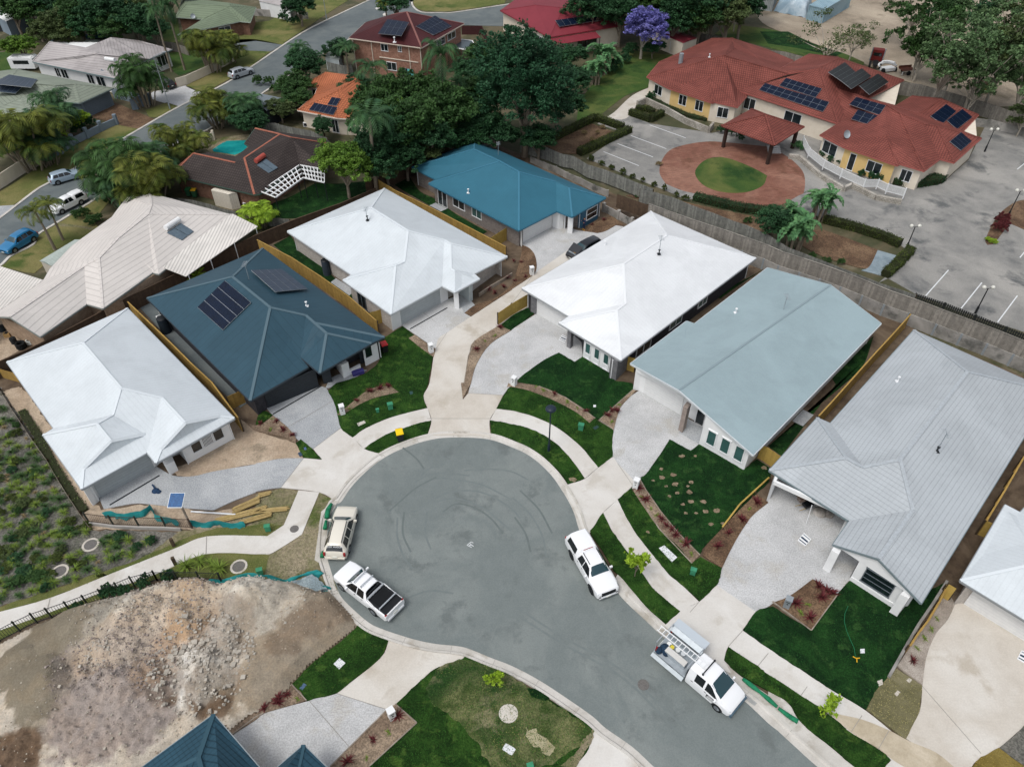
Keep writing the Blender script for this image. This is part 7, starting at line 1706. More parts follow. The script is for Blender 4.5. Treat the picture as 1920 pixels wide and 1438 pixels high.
bushes("10: 600,200 680,240 740,230 640,170 820,90 860,60", .9, 'mid', 'garden shrub beside the beige roof', 'garden shrubs beside the beige roof', 1.1)
bushes("02: 300,480 450,560 520,600 860,430 900,400 820,480 720,560 780,520", 1.4, 'darkg', 'dark shrub at the edge of the park grass', 'dark shrubs at the park edge', 1.8)
bushes("01: 1000,1150 1100,1230 1250,1180 1400,1060 1150,1100 1480,1000 1300,1020 900,1250 850,1180", 1.8, 'darkg', 'low undergrowth behind the brown back fence', 'undergrowth behind the brown fence', 2.2)
bushes("00: 280,1050 600,1000 680,960 480,900 560,880 200,1100 100,1180", 1.3, 'darkg', 'yard shrub behind the pillared wall', 'shrubs behind the pillared wall', 1.8)
bushes("00: 1400,1180 1480,1150 1300,1200 1250,1300 1480,1080", 1.3, 'darkg', 'shrub beside the pool garden', 'shrubs beside the pool garden', 1.5)
bushes("01: 150,700 100,640 20,640 240,700 330,780 250,830", 1.2, 'mid', 'shrub near the dark carport', 'shrubs near the dark carport', 1.5)
bushes("30: 1270,40 830,150 940,150 1095,80 580,300", .7, 'darkg', 'weedy shrub at the foot of the bar fence', 'weedy shrubs at the bar fence', .9)
# --- tufts and cordylines
def tuft_mesh(lm, n=34, L_=.5, w=.035, spread=1.0, seed=1):
    rs = np.random.RandomState(seed); mb = MB()
    for i in range(n):
        a = rs.uniform(0, 6.283); e = rs.uniform(.5, 1.45); l = L_*rs.uniform(.7, 1.1); p = Vector((0, 0, 0)); h = Vector((math.cos(a), math.sin(a), 0)); sd = Vector((-h.y, h.x, 0)); v = []
        for s in range(4):
            ww = w*(1-s/3.2); v += [p+sd*ww, p-sd*ww]; d = h*math.cos(e)+Vector((0, 0, math.sin(e))); p = p+d*l/3; e -= .55*spread
        mb.add(v, [(2*k, 2*k+1, 2*k+3, 2*k+2) for k in range(3)])
    me = bpy.data.meshes.new('leaves'); me.from_pydata(mb.v, [], mb.f); me.update(); me.materials.append(LM[lm]); return me
TM = {k: tuft_mesh(*a) for k, a in dict(tuft=('tuft', 60, .75, .035), tuftd=('tuftd', 60, .7, .04), cord=('red', 30, .55, .055, .6), small=('tuft', 26, .32, .025), bromel=('dry', 26, .5, .05), dryt=('dry', 40, .5, .03)).items()}
def plants(name, label, cat, kind, xy, sc, group):
    for x, y in (P(xy) if isinstance(xy, str) else xy):
        p = g(x, y, .1); o = bpy.data.objects.new(name, TM[kind]); COL.objects.link(o); o.location = (p.x, p.y, .1); o.rotation_euler = (0, 0, rnd.uniform(0, 6.28)); s = sc*rnd.uniform(.8, 1.2); o.scale = (s, s, s); tag(o, label, cat, group)
plants('cordyline', 'dark red cordyline in the curved bed of the slate roofed house', 'plant', 'cord', "21: 755,130 855,60 930,38 990,22", 1.0, 'cordylines in the slate house bed')
plants('cordyline', 'dark red cordyline beside the driveway of the slate roofed house', 'plant', 'cord', "21: 38,300 155,285 203,348 275,388", 1.0, 'cordylines by the slate house driveway')
plants('cordyline', 'dark red cordyline in the bed along the bright white house driveway', 'plant', 'cord', "11: 1655,1185 1828,1020 1880,650 1740,735 1790,760 1855,715", .95, 'cordylines by the shared driveway')
plants('cordyline', 'dark red cordyline in the curved bed of the bright white house', 'plant', 'cord', "22: 318,80 552,208 715,240 745,205 780,205", 1.05, 'cordylines of the bright white house')
plants('cordyline', 'dark red cordyline in the long bed beside the spotted lawn', 'plant', 'cord', "22: 948,785 1000,870 1118,1015 1155,1065 1195,1095 1225,1135 1305,1205", 1.1, 'cordylines beside the spotted lawn')
plants('cordyline', 'red cordyline in the square bark bed by the grey letter box', 'plant', 'cord', "33: 375,85 440,120 480,140 400,170 205,215 315,325", 1.2, 'cordylines in the square bark bed')
plants('cordyline', 'red cordyline in the bed beside the bottom driveway', 'plant', 'cord', "31: 65,1000 170,930 165,960 235,900 1065,1060 875,1235 685,1400", 1.0, 'cordylines by the bottom driveway')
plants('cordyline', 'single dark red cordyline in the pale pebble bed', 'plant', 'cord', "33: 1080,645", 1.2, None)
plants('cordyline', 'dark cordyline in the bark bed beside the tiled house driveway', 'plant', 'cord', "22: 1720,1020 1540,1220 1620,1120 1830,890", 1.2, 'cordylines in the long bark bed')
plants('cordyline', 'small red plant in the round bed by the blue roofed house', 'plant', 'cord', "12: 70,530 15,520 100,640 20,670 690,215 600,250", .9, 'red plants in the round bed')
plants('grass_tuft', 'yellow-green tuft in a front garden bed', 'plant', 'small', "21: 965,15 700,190 110,345 120,265 | 22: 180,25 235,52 415,140 490,185 745,290 800,160 970,850 1040,935 1085,985 1270,1185 1340,1275 1775,940 | 33: 295,225 240,285 1115,555 1170,480 1220,410 1260,330 | 11: 1715,1120 1790,1080 | 31: 310,930 990,1180 830,1370", 1.1, 'yellow-green tufts in the front beds')
# the planted bank at the left
bank = [(0, 0)]
rb = random.Random(11); PTS = []
def inpoly(x, y, poly):
    c = False; n = len(poly)
    for i in range(n):
        x1, y1 = poly[i]; x2, y2 = poly[i-1]
        if (y1 > y) != (y2 > y) and x < (x2-x1)*(y-y1)/(y2-y1)+x1: c = not c
    return c
BP = P("20: -20,120 60,200 150,330 330,600 480,840 640,1100 760,1150 1100,1120 1250,1150 1050,1280 650,1438 | 30: 500,60 250,140 -20,200")
while len(PTS) < 190:
    x, y = rb.uniform(-5, 330), rb.uniform(745, 1128)
    if inpoly(x, y, BP) and (x-169.7)**2+(y-1021)**2 > 500 and (x-112)**2+(y-1071)**2 > 500 and all((x-a)**2+(y-b)**2 > 85 for a, b in PTS): PTS.append((x, y))
plants('grass_tuft', 'bright strappy grass tuft on the mulched bank', 'plant', 'tuft', PTS[:72], .85, 'bright grass tufts on the bank')
plants('grass_tuft', 'dark strappy grass tuft on the mulched bank', 'plant', 'tuftd', PTS[72:130], .9, 'dark grass tufts on the bank')
plants('grass_tuft', 'straw coloured tuft on the mulched bank', 'plant', 'dryt', PTS[130:148], .8, 'straw tufts on the bank')
for x, y in PTS[148:]: broad('low green shrub on the mulched bank', 'bush', (x, y), rb.uniform(.35, .8), rb.uniform(.3, .6), rb.choice(['mid', 'olive', 'darkg', 'hedge']), group='low shrubs on the bank', base=(x, y), cat='shrub', name='shrub')
plants('grass_tuft', 'big strappy tuft between the footpath and the manhole', 'plant', 'tuft', "20: 1400,1370 1500,1340 1590,1360 1650,1390", 1.5, 'big tufts beside the manhole')
# young hedge plants around the round court
# ------------------------------------------------------------------ the dirt lot: real mounds
def vnoise(seed):
    rs = np.random.RandomState(seed); tab = rs.rand(256, 256)
    def f(x, y):
        xi, yi = np.floor(x).astype(int), np.floor(y).astype(int); fx, fy = x-xi, y-yi; fx = fx*fx*(3-2*fx); fy = fy*fy*(3-2*fy)
        a = tab[xi % 256, yi % 256]; b = tab[(xi+1) % 256, yi % 256]; c = tab[xi % 256, (yi+1) % 256]; d = tab[(xi+1) % 256, (yi+1) % 256]
        return (a*(1-fx)+b*fx)*(1-fy)+(c*(1-fx)+d*fx)*fy
    return f
LOT = P("30: -260,640 0,510 270,368 530,280 780,190 1000,110 1200,60 1500,40 1650,75 1800,40 | 31: 0,25 200,45 300,45 500,125 560,118 640,210 760,335 775,372 700,450 560,560 400,690 270,825 260,860 120,960 0,1050 | 30: 1917,1030 1712,1180 1600,1060 1300,1300 1000,1600 -260,1600")
lw = [(g(x, y).x, g(x, y).y) for x, y in LOT]
piles = []     # pixel x, y, radius m, height m, colour key
def pl_(t, x, y, r, h, c): q = g(*T(t, x, y)); piles.append((q.x, q.y, r, h, c))
for a in (('30', 620, 420, 4.2, 1.2, 1), ('30', 430, 850, 2.9, 1.1, 1), ('30', 260, 650, 2.6, .6, 1), ('30', 480, 430, 3, .8, 1), ('30', 1000, 420, 4, 1.3, 2), ('30', 1130, 300, 3, 1.0, 2), ('30', 1350, 330, 3.6, 1.1, 3), ('30', 1230, 470, 2.8, .7, 3), ('30', 870, 600, 2.4, .7, 3),
          ('30', 900, 850, 5, .9, 4), ('30', 730, 720, 2.6, .6, 4), ('30', 1100, 640, 2.6, .5, 4), ('30', 1500, 150, 3.6, 1.2, 5), ('30', 1300, 150, 3.4, .9, 5), ('30', 1860, 230, 4.2, 1.5, 2), ('31', 80, 250, 3.2, 1.0, 2), ('30', 1680, 460, 3, 1.0, 6), ('30', 1540, 690, 3.4, .9, 7),
          ('30', 1620, 860, 2.2, .4, 6), ('31', 330, 330, 5, .9, 8), ('31', 120, 560, 5, .7, 8), ('30', 1880, 650, 4, .7, 8), ('30', 1250, 830, 2, .4, 6), ('30', 1180, 720, 1.8, .5, 3), ('31', 430, 420, 1.7, .25, 6), ('31', 560, 330, 1.6, .25, 6), ('31', 330, 470, 1.5, .2, 6), ('31', 230, 580, 1.6, .15, 6), ('31', 640, 300, 1.2, .2, 6), ('30', 60, 1400, 2.2, .3, 6), ('30', 1640, 870, 1.1, .5, 1), ('30', 780, 640, .9, .6, 2)): pl_(*a)
x0, x1 = min(p[0] for p in lw), max(p[0] for p in lw); y0, y1 = min(p[1] for p in lw), max(p[1] for p in lw)
stp = .16; nx, ny = int((x1-x0)/stp)+1, int((y1-y0)/stp)+1
X_, Y_ = np.meshgrid(x0+np.arange(nx)*stp, y0+np.arange(ny)*stp, indexing='ij')
ins_ = np.zeros(X_.shape, bool); j = len(lw)-1; D = np.full(X_.shape, 99.)
for i in range(len(lw)):
    (xa, ya), (xb, yb) = lw[i], lw[j]
    if ya != yb: ins_ ^= ((ya > Y_) != (yb > Y_)) & (X_ < (xb-xa)*(Y_-ya)/(yb-ya)+xa)
    dx, dy = xb-xa, yb-ya; t = np.clip(((X_-xa)*dx+(Y_-ya)*dy)/(dx*dx+dy*dy+1e-9), 0, 1); D = np.minimum(D, np.hypot(X_-xa-t*dx, Y_-ya-t*dy)); j = i
n1, n2, n3 = vnoise(1), vnoise(2), vnoise(3)
Zb = .05+.25*n1(X_*.35, Y_*.35)+.12*n2(X_*1.1, Y_*1.1); key = np.zeros(X_.shape, int); best = np.zeros(X_.shape)
wx, wy = X_+1.2*(n2(X_*.5, Y_*.5)-.5), Y_+1.2*(n3(X_*.5, Y_*.5)-.5)
for px_, py_, r, h, c in piles:
    q = 1-np.hypot(wx-px_, wy-py_)/r; hh = 1.5*h*np.clip(q, 0, 1)**.95; Zb = np.maximum(Zb, .08+hh+.06*n1(X_*2, Y_*2)); m = np.clip(q*2.2+.45*(n2(X_*1.3, Y_*1.3)-.5)+.3*(n1(X_*4, Y_*4)-.5), 0, 1); key = np.where(m > np.maximum(best, .18), c, key); best = np.maximum(best, m)
rough = np.where(np.isin(key, (4, 6, 7)), .38, np.where(np.isin(key, (2, 3, 5)), .26, .07))
Zb = Zb+rough*(n3(X_*3.1, Y_*3.1)-.5)+rough*.8*(n1(X_*6.3, Y_*6.3)-.5)
Zb = np.where(D < .8, Zb*(D/.8)+.02, Zb)
idx = -np.ones(X_.shape, int); sel = ins_; idx[sel] = np.arange(sel.sum())
q_ = sel[:-1, :-1] & sel[1:, :-1] & sel[1:, 1:] & sel[:-1, 1:]
fi, fj = np.where(q_); Fc = np.stack([idx[fi, fj], idx[fi+1, fj], idx[fi+1, fj+1], idx[fi, fj+1]], 1)
Vc = np.stack([X_[sel], Y_[sel], Zb[sel]], 1).astype(np.float32)
me = bpy.data.meshes.new('dirt_lot'); me.vertices.add(len(Vc)); me.vertices.foreach_set('co', Vc.reshape(-1)); me.loops.add(Fc.size); me.loops.foreach_set('vertex_index', Fc.reshape(-1).astype(np.int32))
me.polygons.add(len(Fc)); me.polygons.foreach_set('loop_start', np.arange(0, Fc.size, 4, dtype=np.int32)); me.polygons.foreach_set('loop_total', np.full(len(Fc), 4, dtype=np.int32)); me.update(calc_edges=True)
me.polygons.foreach_set('use_smooth', [True]*len(Fc)); me.polygons.foreach_set('material_index', key[fi, fj].astype(np.int32))
PAL = [rgb(c) for c in ('bcb3a5', '7d7565', 'c6c0b4', 'b0967a', '9a9089', 'b2a491', '6f5c4a', 'c9c6bf', '968b7a')]
PA = np.array(PAL); W = np.zeros(X_.shape+(9,)); W[..., 0] = .42+.12*n1(X_*.3, Y_*.3)
for px_, py_, r, h, c in piles:
    q = 1-np.hypot(wx-px_, wy-py_)/(r*1.08); W[..., c] = np.maximum(W[..., c], np.clip(q*3.4+.8*(n2(X_*1.7, Y_*1.7)-.5)+.5*(n3(X_*5, Y_*5)-.5), 0, 1.3))
W = W**8; W /= W.sum(-1, keepdims=True); CC = W @ PA; CC = CC*(.98+.26*n3(X_*1.1, Y_*1.1))[..., None]*(.93+.14*n1(X_*7, Y_*7))[..., None]
ca = me.color_attributes.new('earth', 'FLOAT_COLOR', 'POINT'); cv = np.ones((len(Vc), 4), dtype=np.float32); cv[:, :3] = CC[sel]; ca.data.foreach_set('color', cv.reshape(-1))
dmt = mat('mixed_earth', ['ffffff', 'ececec', 'fdf8f2'], scale=2.5, bump=.8, bscale=14, fine=(8, .2)); nt_ = dmt.node_tree
at_ = nt_.nodes.new('ShaderNodeAttribute'); at_.attribute_name = 'earth'; bs_ = [n for n in nt_.nodes if n.type == 'BSDF_PRINCIPLED'][0]
mx_ = nt_.nodes.new('ShaderNodeMix'); mx_.data_type = 'RGBA'; mx_.blend_type = 'MULTIPLY'; mx_.inputs[0].default_value = 1
nt_.links.new(bs_.inputs['Base Color'].links[0].from_socket, mx_.inputs[6]); nt_.links.new(at_.outputs['Color'], mx_.inputs[7]); nt_.links.new(mx_.outputs[2], bs_.inputs['Base Color'])
me.materials.append(dmt); me.polygons.foreach_set('material_index', [0]*len(Fc))
o = bpy.data.objects.new('dirt_lot', me); COL.objects.link(o); o['kind'] = 'structure'
def lotz(x, y):
    i, j = int((x-x0)/stp), int((y-y0)/stp)
    return float(Zb[min(max(i, 0), nx-1), min(max(j, 0), ny-1)])
# loose rubble, too many pieces to count
def rubble(name, label, spots, n, smin, smax, m, seed, spread=1.0):
    rs = random.Random(seed); V, Fs = [], []
    for k in range(n):
        cx_, cy_, r = rs.choice(spots); a = rs.uniform(0, 6.283); q = r*rs.random()**.6*spread; x, y = cx_+q*math.cos(a), cy_+q*math.sin(a)
        if not inpoly(x, y, lw): continue
        s = rs.uniform(smin, smax)*(1 if rs.random() < .93 else 1.8); z = lotz(x, y)+s*.2; o_ = len(V)
        for sz in (-1, 1):
            for sx, sy in ((-1, -1), (1, -1), (1, 1), (-1, 1)): V.append((x+s*(sx*rs.uniform(.5, 1)), y+s*(sy*rs.uniform(.5, 1)), z+sz*s*rs.uniform(.35, .7)))
        Fs += [tuple(i+o_ for i in f) for f in ((0, 3, 2, 1), (4, 5, 6, 7), (0, 1, 5, 4), (1, 2, 6, 5), (2, 3, 7, 6), (3, 0, 4, 7))]
    me = bpy.data.meshes.new(name); me.from_pydata(V, [], Fs); me.update(); me.materials.append(m); o = bpy.data.objects.new(name, me); COL.objects.link(o); tag(o, label, 'rubble', kind='stuff')
sp = lambda *k: [(p[0], p[1], p[2]) for p in piles if p[4] in k]
rubble('rubble', 'pale broken concrete scattered over the dirt lot', sp(7), 700, .03, .12, mat('concrete_chunks', ['aba59a', '958f85'], scale=3, island=.15), 1)
rubble('rubble', 'pale broken stones on the upper mounds of the dirt lot', sp(2, 5), 1500, .015, .06, mat('pale_mound_stones', ['b3aea3', '9c958a'], scale=3, island=.15), 9)
rubble('rubble', 'mauve grey stones heaped in the middle of the dirt lot', sp(4, 5, 3), 3200, .015, .05, mat('mauve_stones', ['90867f', '7a706c'], scale=3, island=.25), 2)
rubble('rubble', 'small clods and stones strewn across the dirt lot', [(p[0], p[1], p[2]*2.2) for p in piles], 2600, .012, .045, mat('clods', ['9c9080', '7f7466'], scale=3, island=.25), 3)
q = G("30: 1300,1300 1000,1200 500,1250 1350,1150 300,1000 800,1380"); rubble('rubble', 'stones on the packed dirt near the bottom edge', [(v.x, v.y, 4) for v in q], 500, .015, .06, mat('pale_stones', ['b0aa9e', '989184'], scale=3, island=.2), 4)
slab('pale_blue_gravel', mat('blue_grey_gravel', ['93a3a8', '849499', 'a2b0b4', '77858a'], scale=1.5, bump=.8, bscale=14, fine=(12, .35)), .36, "31: 175,100 300,60 420,20 480,60 540,115 400,150 270,215 210,210", z0=0, jit=.1)
# ------------------------------------------------------------------ small things
def boxthing(name, label, cat, parts, loc, rz=0, group=None):
    o = thing(name, label, cat, loc, rz, group, local=True)
    for nm, geo, m in parts:
        mb = MB()
        for c, s in geo: mb.box(c, s)
        mb.build(nm, m, o, uv=False)
    return o
def letterbox(label, xy, rz, m):
    p = g(*P(xy)[0], .1); o = boxthing('letter_box', label, 'letter box', [('pillar', [((0, 0, .5), (.42, .42, 1.0))], m), ('cap', [((0, 0, 1.02), (.47, .47, .05))], m), ('mail_slot', [((0, -.215, .8), (.26, .02, .05))], m_black), ('round_hole', [((0, -.215, .58), (.1, .02, .1))], m_black), ('number_plate', [((0, -.216, .93), (.2, .01, .05))], m_steel)], (p.x, p.y, .1), rz)
for lab, xy, rz, m in (('white letter box beside the slate roofed house driveway', "21: 650,222", .4, WM['white']), ('white letter box at the grey garage driveway', "11: 1312,1200", .5, WM['white']), ('white letter box in the round bark bed', "12: 148,620", .3, WM['white']), ('white letter box at the bright white house driveway', "22: 15,10", -.6, WM['white']),
                       ('white letter box at the spotted lawn corner', "22: 925,775", -.5, WM['white']), ('grey letter box in the square bark bed', "33: 135,235", -.5, m_steel), ('white letter box beside the bottom driveway', "31: 1020,1065", .6, WM['white'])): letterbox(lab, xy, rz, m)
m_gpit = mat('green_pillar_box', ['3f8a68', '357a5b'], scale=3)
def pit(label, xy, rz, s=1.0):
    p = g(*P(xy)[0], .14); boxthing('service_pillar', label, 'service pillar', [('body', [((0, 0, .3*s), (.42*s, .3*s, .6*s))], m_gpit), ('lid', [((0, 0, .63*s), (.5*s, .38*s, .08*s))], m_gpit)], (p.x, p.y, .14), rz)
for lab, xy, rz, s in (('green service pillar on the slate house lawn', "21: 1008,185", .3, 1), ('pale green service pit left of the pillar on the slate house lawn', "21: 912,210", .3, .6), ('green service pillar beside the street lamp path', "22: 515,340", -.3, 1), ('green service pillar near the young street tree bed', "22: 1352,1420", -.4, .9), ('green service pillar beside the timber pile', "21: 92,1095", .2, .9), ('green service pillar by the silt fence', zs((360, 900), 6.254, "805,1100"), .3, .9), ('green service pillar at the bottom of the patchy lawn', "32: 135,1445", .3, .8)): pit(lab, xy, rz, s)
def bin_(label, xy, rz, lid, body='1c2326', group=None):
    p = g(*P(xy)[0], .12); o = thing('wheelie_bin', label, 'wheelie bin', (p.x, p.y, .12), rz, group, local=True); mb = MB()
    mb.add([(-.24, -.28, .1), (.24, -.28, .1), (.24, .25, .1), (-.24, .25, .1), (-.29, -.36, .98), (.29, -.36, .98), (.29, .34, .98), (-.29, .34, .98)], [(0, 3, 2, 1), (4, 5, 6, 7), (0, 1, 5, 4), (1, 2, 6, 5), (2, 3, 7, 6), (3, 0, 4, 7)]).build('body', mat('bin_'+body, [body]), o)
    MB().box((0, -.02, 1.02), (.62, .76, .07)).box((0, .0, 1.07), (.5, .6, .04)).build('lid', mat('lid_'+lid, [lid], rough=.4), o)
    for s in (-1, 1): MB().tube((s*.24, .3, .12), (s*.3, .3, .12), .11, n=10).build('wheel', m_black, o)
    MB().bar((-.25, .42, .98), (.25, .42, .98), .04, .04).build('handle', m_black, o)
bin_('wheelie bin with yellow lid standing on the verge of the court', "21: 1082,418", .3, 'e8c51c'); bin_('wheelie bin with red lid beside the slate roofed house', "11: 965,1195", .5, 'c23434', '141a17'); bin_('green wheelie bin beside the brown brick wall', zs((300, 220), 6, "335,885"), 0, '2f6a3f', '27583a'); bin_('green wheelie bin with yellow lid beside the brown brick wall', zs((300, 220), 6, "400,895"), 0, 'd2a92a', '2c5a3c')
def manhole(label, xy, r, ring=True, m=None, z=.06):
    p = g(*P(xy)[0], z); o = thing('manhole', label, 'manhole cover', (p.x, p.y, z), 0, None, local=True)
    MB().tube((0, 0, -.05), (0, 0, .012), r*.75, n=28).build('cover', m or mat('iron_cover', ['6f6c69', '5b5957'], scale=9, world=False), o)
    if ring: MB().tube((0, 0, -.05), (0, 0, .006), r, n=32).build('collar', m_conct, o)
for lab, xy, r, rg, z in (('round manhole with pale collar in the mulched bank, upper one', "20: 678,1202", .62, True, .08), ('round manhole with pale collar in the mulched bank, lower left one', "20: 447,1402", .62, True, .08), ('round manhole beside the strappy tufts', "20: 1788,1365", .62, True, .08), ('brown manhole set in the footpath', "21: 287,1084", .45, False, .095), ('dark manhole in the road near the tray truck', "32: 984,820", .5, False, .055), ('pale round slab in the patchy lawn', "31: 1890,1035", .6, True, .15)):
    manhole(lab, xy, r, rg, m_conct if 'pale round' in lab else None, z)
def cover(label, s, m=None, z=.155, name='pit_cover'):
    pts = G(s); c = sum(pts, Vector())/len(pts); tag(MB().prism(pts, .1, z).build(name, m or m_white, None, loc=(c.x, c.y, 0)), label, 'pit cover')
cover('white rectangular cover in the lawn by the young tree', "22: 1098,1236 1138,1215 1235,1305 1195,1340"); cover('white square cover in the lower left lawn', "31: 583,672 628,628 673,665 625,712"); cover('white rectangular cover at the bottom of the patchy lawn', "31: 1843,1310 1870,1265 1917,1288 | 32: 28,1310 0,1355 | 31: 1900,1350")
cover('pale rectangular cover in the slate house lawn', "21: 757,303 812,282 825,298 770,325", m_conct); cover('small white square cover in the tiled house lawn', "33: 685,560 718,558 720,592 686,592"); cover('dark blue lid in the lower left lawn', "31: 328,855 360,815 383,830 350,868", mat('blue_lid', ['4a5f78'])); cover('dark lid in the turf beside the driveway apron', "22: 605,335 635,318 652,330 622,352", mat('dark_lid', ['2c3f45']))
cover('dark lid at the edge of the small turf wedge', "21: 315,525 335,515 352,540 330,552", mat('dark_lid2', ['34465a'])); cover('blue lid on the turf wedge by the second driveway', "21: 358,485 375,480 382,498 366,505", mat('blue_lid2', ['50658a'])); cover('dark lid in the slate house lawn near the concrete', "21: 1150,65 1172,62 1178,82 1156,88", mat('dark_lid3', ['2e4a4a'])); cover('white slab on the dry turf', "33: 1030,795 1050,778 1072,790 1055,815", m_conct)
cover('pink-white slab on the dry turf', "33: 940,895 965,870 985,885 960,915", m_conct); cover('white stones at the corner of the tiled house lawn', "33: 812,800 850,785 855,825 825,838", m_conct); cover('white sprinkler box on the bright white house lawn', "22: 608,165 628,165 628,182 608,182")
# sprinkler and hose
hp = [g(*T('33', x, y), .16) for x, y in ((600, 230), (575, 290), (572, 350), (590, 420), (620, 490), (645, 545), (655, 610))]
hm = MB(); hm.path(hp, [.02]*len(hp), 6); tag(hm.build('garden_hose', mat('green_hose', ['1f6b47'])), 'green hose lying on the tiled house lawn', 'hose')
p = g(*T('33', 663, 627), .15); mb = MB()
for k in range(3): a = k*2.094+.3; mb.bar((p.x, p.y, .2), (p.x+.25*math.cos(a), p.y+.25*math.sin(a), .16), .05, .04)
mb.tube((p.x, p.y, .14), (p.x, p.y, .26), .04); tag(mb.build('sprinkler', mat('yellow_plastic', ['d9a827'])), 'yellow three armed sprinkler on the lawn', 'sprinkler')
# painted mark in the court
p0 = g(*T('21', 1605, 1205), .055); mb = MB()
for a, b in (((-.25, 0), (.05, .28)), ((-.25, 0), (.1, -.2)), ((-.02, .12), (.25, -.12)), ((.05, .28), (.22, .2)), ((-.1, 0), (.2, -.02))): mb.bar((p0.x+a[0], p0.y+a[1], .0565), (p0.x+b[0], p0.y+b[1], .0565), .05, .005)
mb.build('survey_mark', m_white, kind='structure')
# kerb inlet grate and green filter socks
m_sock = mat('green_filter_sock', ['1f7d57', '186a49'], scale=4, rough=.8)
def sock(label, s, r=.16):
    pts = [v+Vector((0, 0, r+.12)) for v in G(s)]; l = []
    for a, b in zip(pts, pts[1:]):
        n = max(1, int((b-a).length/.4)); l += [a.lerp(b, i/n) for i in range(n)]
    l.append(pts[-1]); mb = MB(); mb.path(l, [r*(.65 if i % 3 == 0 else 1) for i in range(len(l))], 8); tag(mb.build('filter_sock', m_sock, None, loc=tuple(pts[0]), smooth=True), label, 'filter sock')
sock('green filter sock at the kerb beside the truck nose', "32: 1720,790 1850,890 1917,945 | 33: 0,945 60,1000"); sock('lower green filter sock along the kerb', "33: 70,1010 150,1070 215,1110"); sock('green filter sock behind the beige wagon', "21: 570,915 545,960 535,1020", .2); sock('green filter sock beside the beige wagon door', "21: 530,1040 520,1100", .17); sock('green filter sock below the beige wagon', "21: 505,1270 498,1310", .16)
a, b, c, d = G("32: 1738,850 1850,940 1835,950 1725,862"); mb = MB()
for k in range(15): t = k/14; mb.bar(a.lerp(b, t)+Vector((0, 0, .1)), a.lerp(b, t)+(d-a)*3.2+Vector((0, 0, .1)), .035, .03)
tag(mb.build('drain_grate', m_steel, None, loc=tuple(a)), 'steel drain grate in the gutter at the truck nose', 'drain grate')
# timber pile and pipe in front of the gablet house
def plank(o, a, b, w, h, z, m): a = g(*a, z); b = g(*b, z); o.bar(a, b, w, h)
m_tp = tmat('new_plank', 'ad9868', '968253')
for j, (lab, t, rows) in enumerate((('stack of honey fence posts on the driveway edge', (480, 345, 790, 205), 5), ('middle stack of thin honey timber', (275, 470, 880, 320), 4), ('lower stack of honey timber by the teal cloth', (560, 500, 930, 395), 3), ('small heap of short timber offcuts', (780, 180, 920, 150), 3), ('long thin rails beside the timber stacks', (700, 370, 1130, 330), 3))):
    x0_, y0_, x1_, y1_ = t; mb = MB()
    for r_ in range(rows*2):
        for z in range(2 if j in (0, 2) else 1):
            dx, dy = rnd.uniform(-14, 14), r_*8
            A_ = (360+(x0_+dx)/6.254, 900+(y0_+dy-20)/6.254); B_ = (360+(x1_+rnd.uniform(-15, 15))/6.254, 900+(y1_+dy-20+rnd.uniform(-6, 6))/6.254); plank(mb, A_, B_, .075, .05, .17+z*.07+(r_ % 3)*.02, m_tp)
    q = g(360+x0_/6.254, 900+y0_/6.254, .1); tag(mb.build('timber_stack', m_tp, None, loc=tuple(q)), lab, 'timber')
a, b = g(360-10/6.254, 900+368/6.254, .2), g(360+510/6.254, 900+402/6.254, .2); tag(MB().tube(a, b, .07, n=10).build('white_pipe', m_white, None, loc=tuple(a)), 'long white plastic pipe lying by the timber', 'pipe')
p = g(*T('20', 1435, 1075)); o = thing('estate_sign', 'blue square sign panel on a timber pole at the driveway', 'sign', (p.x, p.y, 0))
MB().tube(p, (p.x, p.y, 3.3), .09, n=8).build('pole', m_sleeper, o); MB().box((p.x-.1, p.y-.1, 3.45), (1.1, 1.15, .06), M=Matrix.Rotation(.35, 3, 'X')).build('panel', m_alu, o); MB().box((p.x-.1, p.y-.11, 3.485), (1.02, 1.07, .04), M=Matrix.Rotation(.35, 3, 'X')).build('panel_face', mat('blue_cells', ['1d4673', '2a5c8f'], rough=.3, scale=6), o)
p = g(*T('20', 1165, 800), .12); mb = MB(); mb.dome((p.x, p.y, .12), .3, z=.6).bar((p.x-.1, p.y+.2, .2), (p.x-.45, p.y+.6, .18), .12, .1).dome((p.x+.3, p.y-.1, .12), .2, z=.6); tag(mb.build('tool_bag', mat('blue_tool_bag', ['26405f', '1b2e46'], scale=6)), 'blue tool bag dropped on the driveway of the gablet house', 'bag')
# advertising boards lying on the driveways
def board(label, s, z=.16):
    pts = G(s, z); o = thing('notice_board', label, 'sign', tuple(sum(pts, Vector())/4)); v = pts+[q-Vector((0, 0, .04)) for q in pts]
    MB().add(v, [(0, 1, 2, 3), (7, 6, 5, 4), (0, 4, 5, 1), (1, 5, 6, 2), (2, 6, 7, 3), (3, 7, 4, 0)]).build('board', m_frame, o)
    up = Vector((0, 0, .004))
    for v0, v1, m in ((.42, .6, mat('navy_print', ['26384e'])), (.78, .88, mat('navy_print', ['26384e'])), (.12, .22, mat('grey_print', ['7d8790']))):
        q = [pts[0].lerp(pts[3], v0).lerp(pts[1].lerp(pts[2], v0), .06), pts[0].lerp(pts[3], v0).lerp(pts[1].lerp(pts[2], v0), .94), pts[0].lerp(pts[3], v1).lerp(pts[1].lerp(pts[2], v1), .94), pts[0].lerp(pts[3], v1).lerp(pts[1].lerp(pts[2], v1), .06)]
        MB().add([k+up for k in q], [(0, 1, 2, 3)]).build('printed_band', m, o)
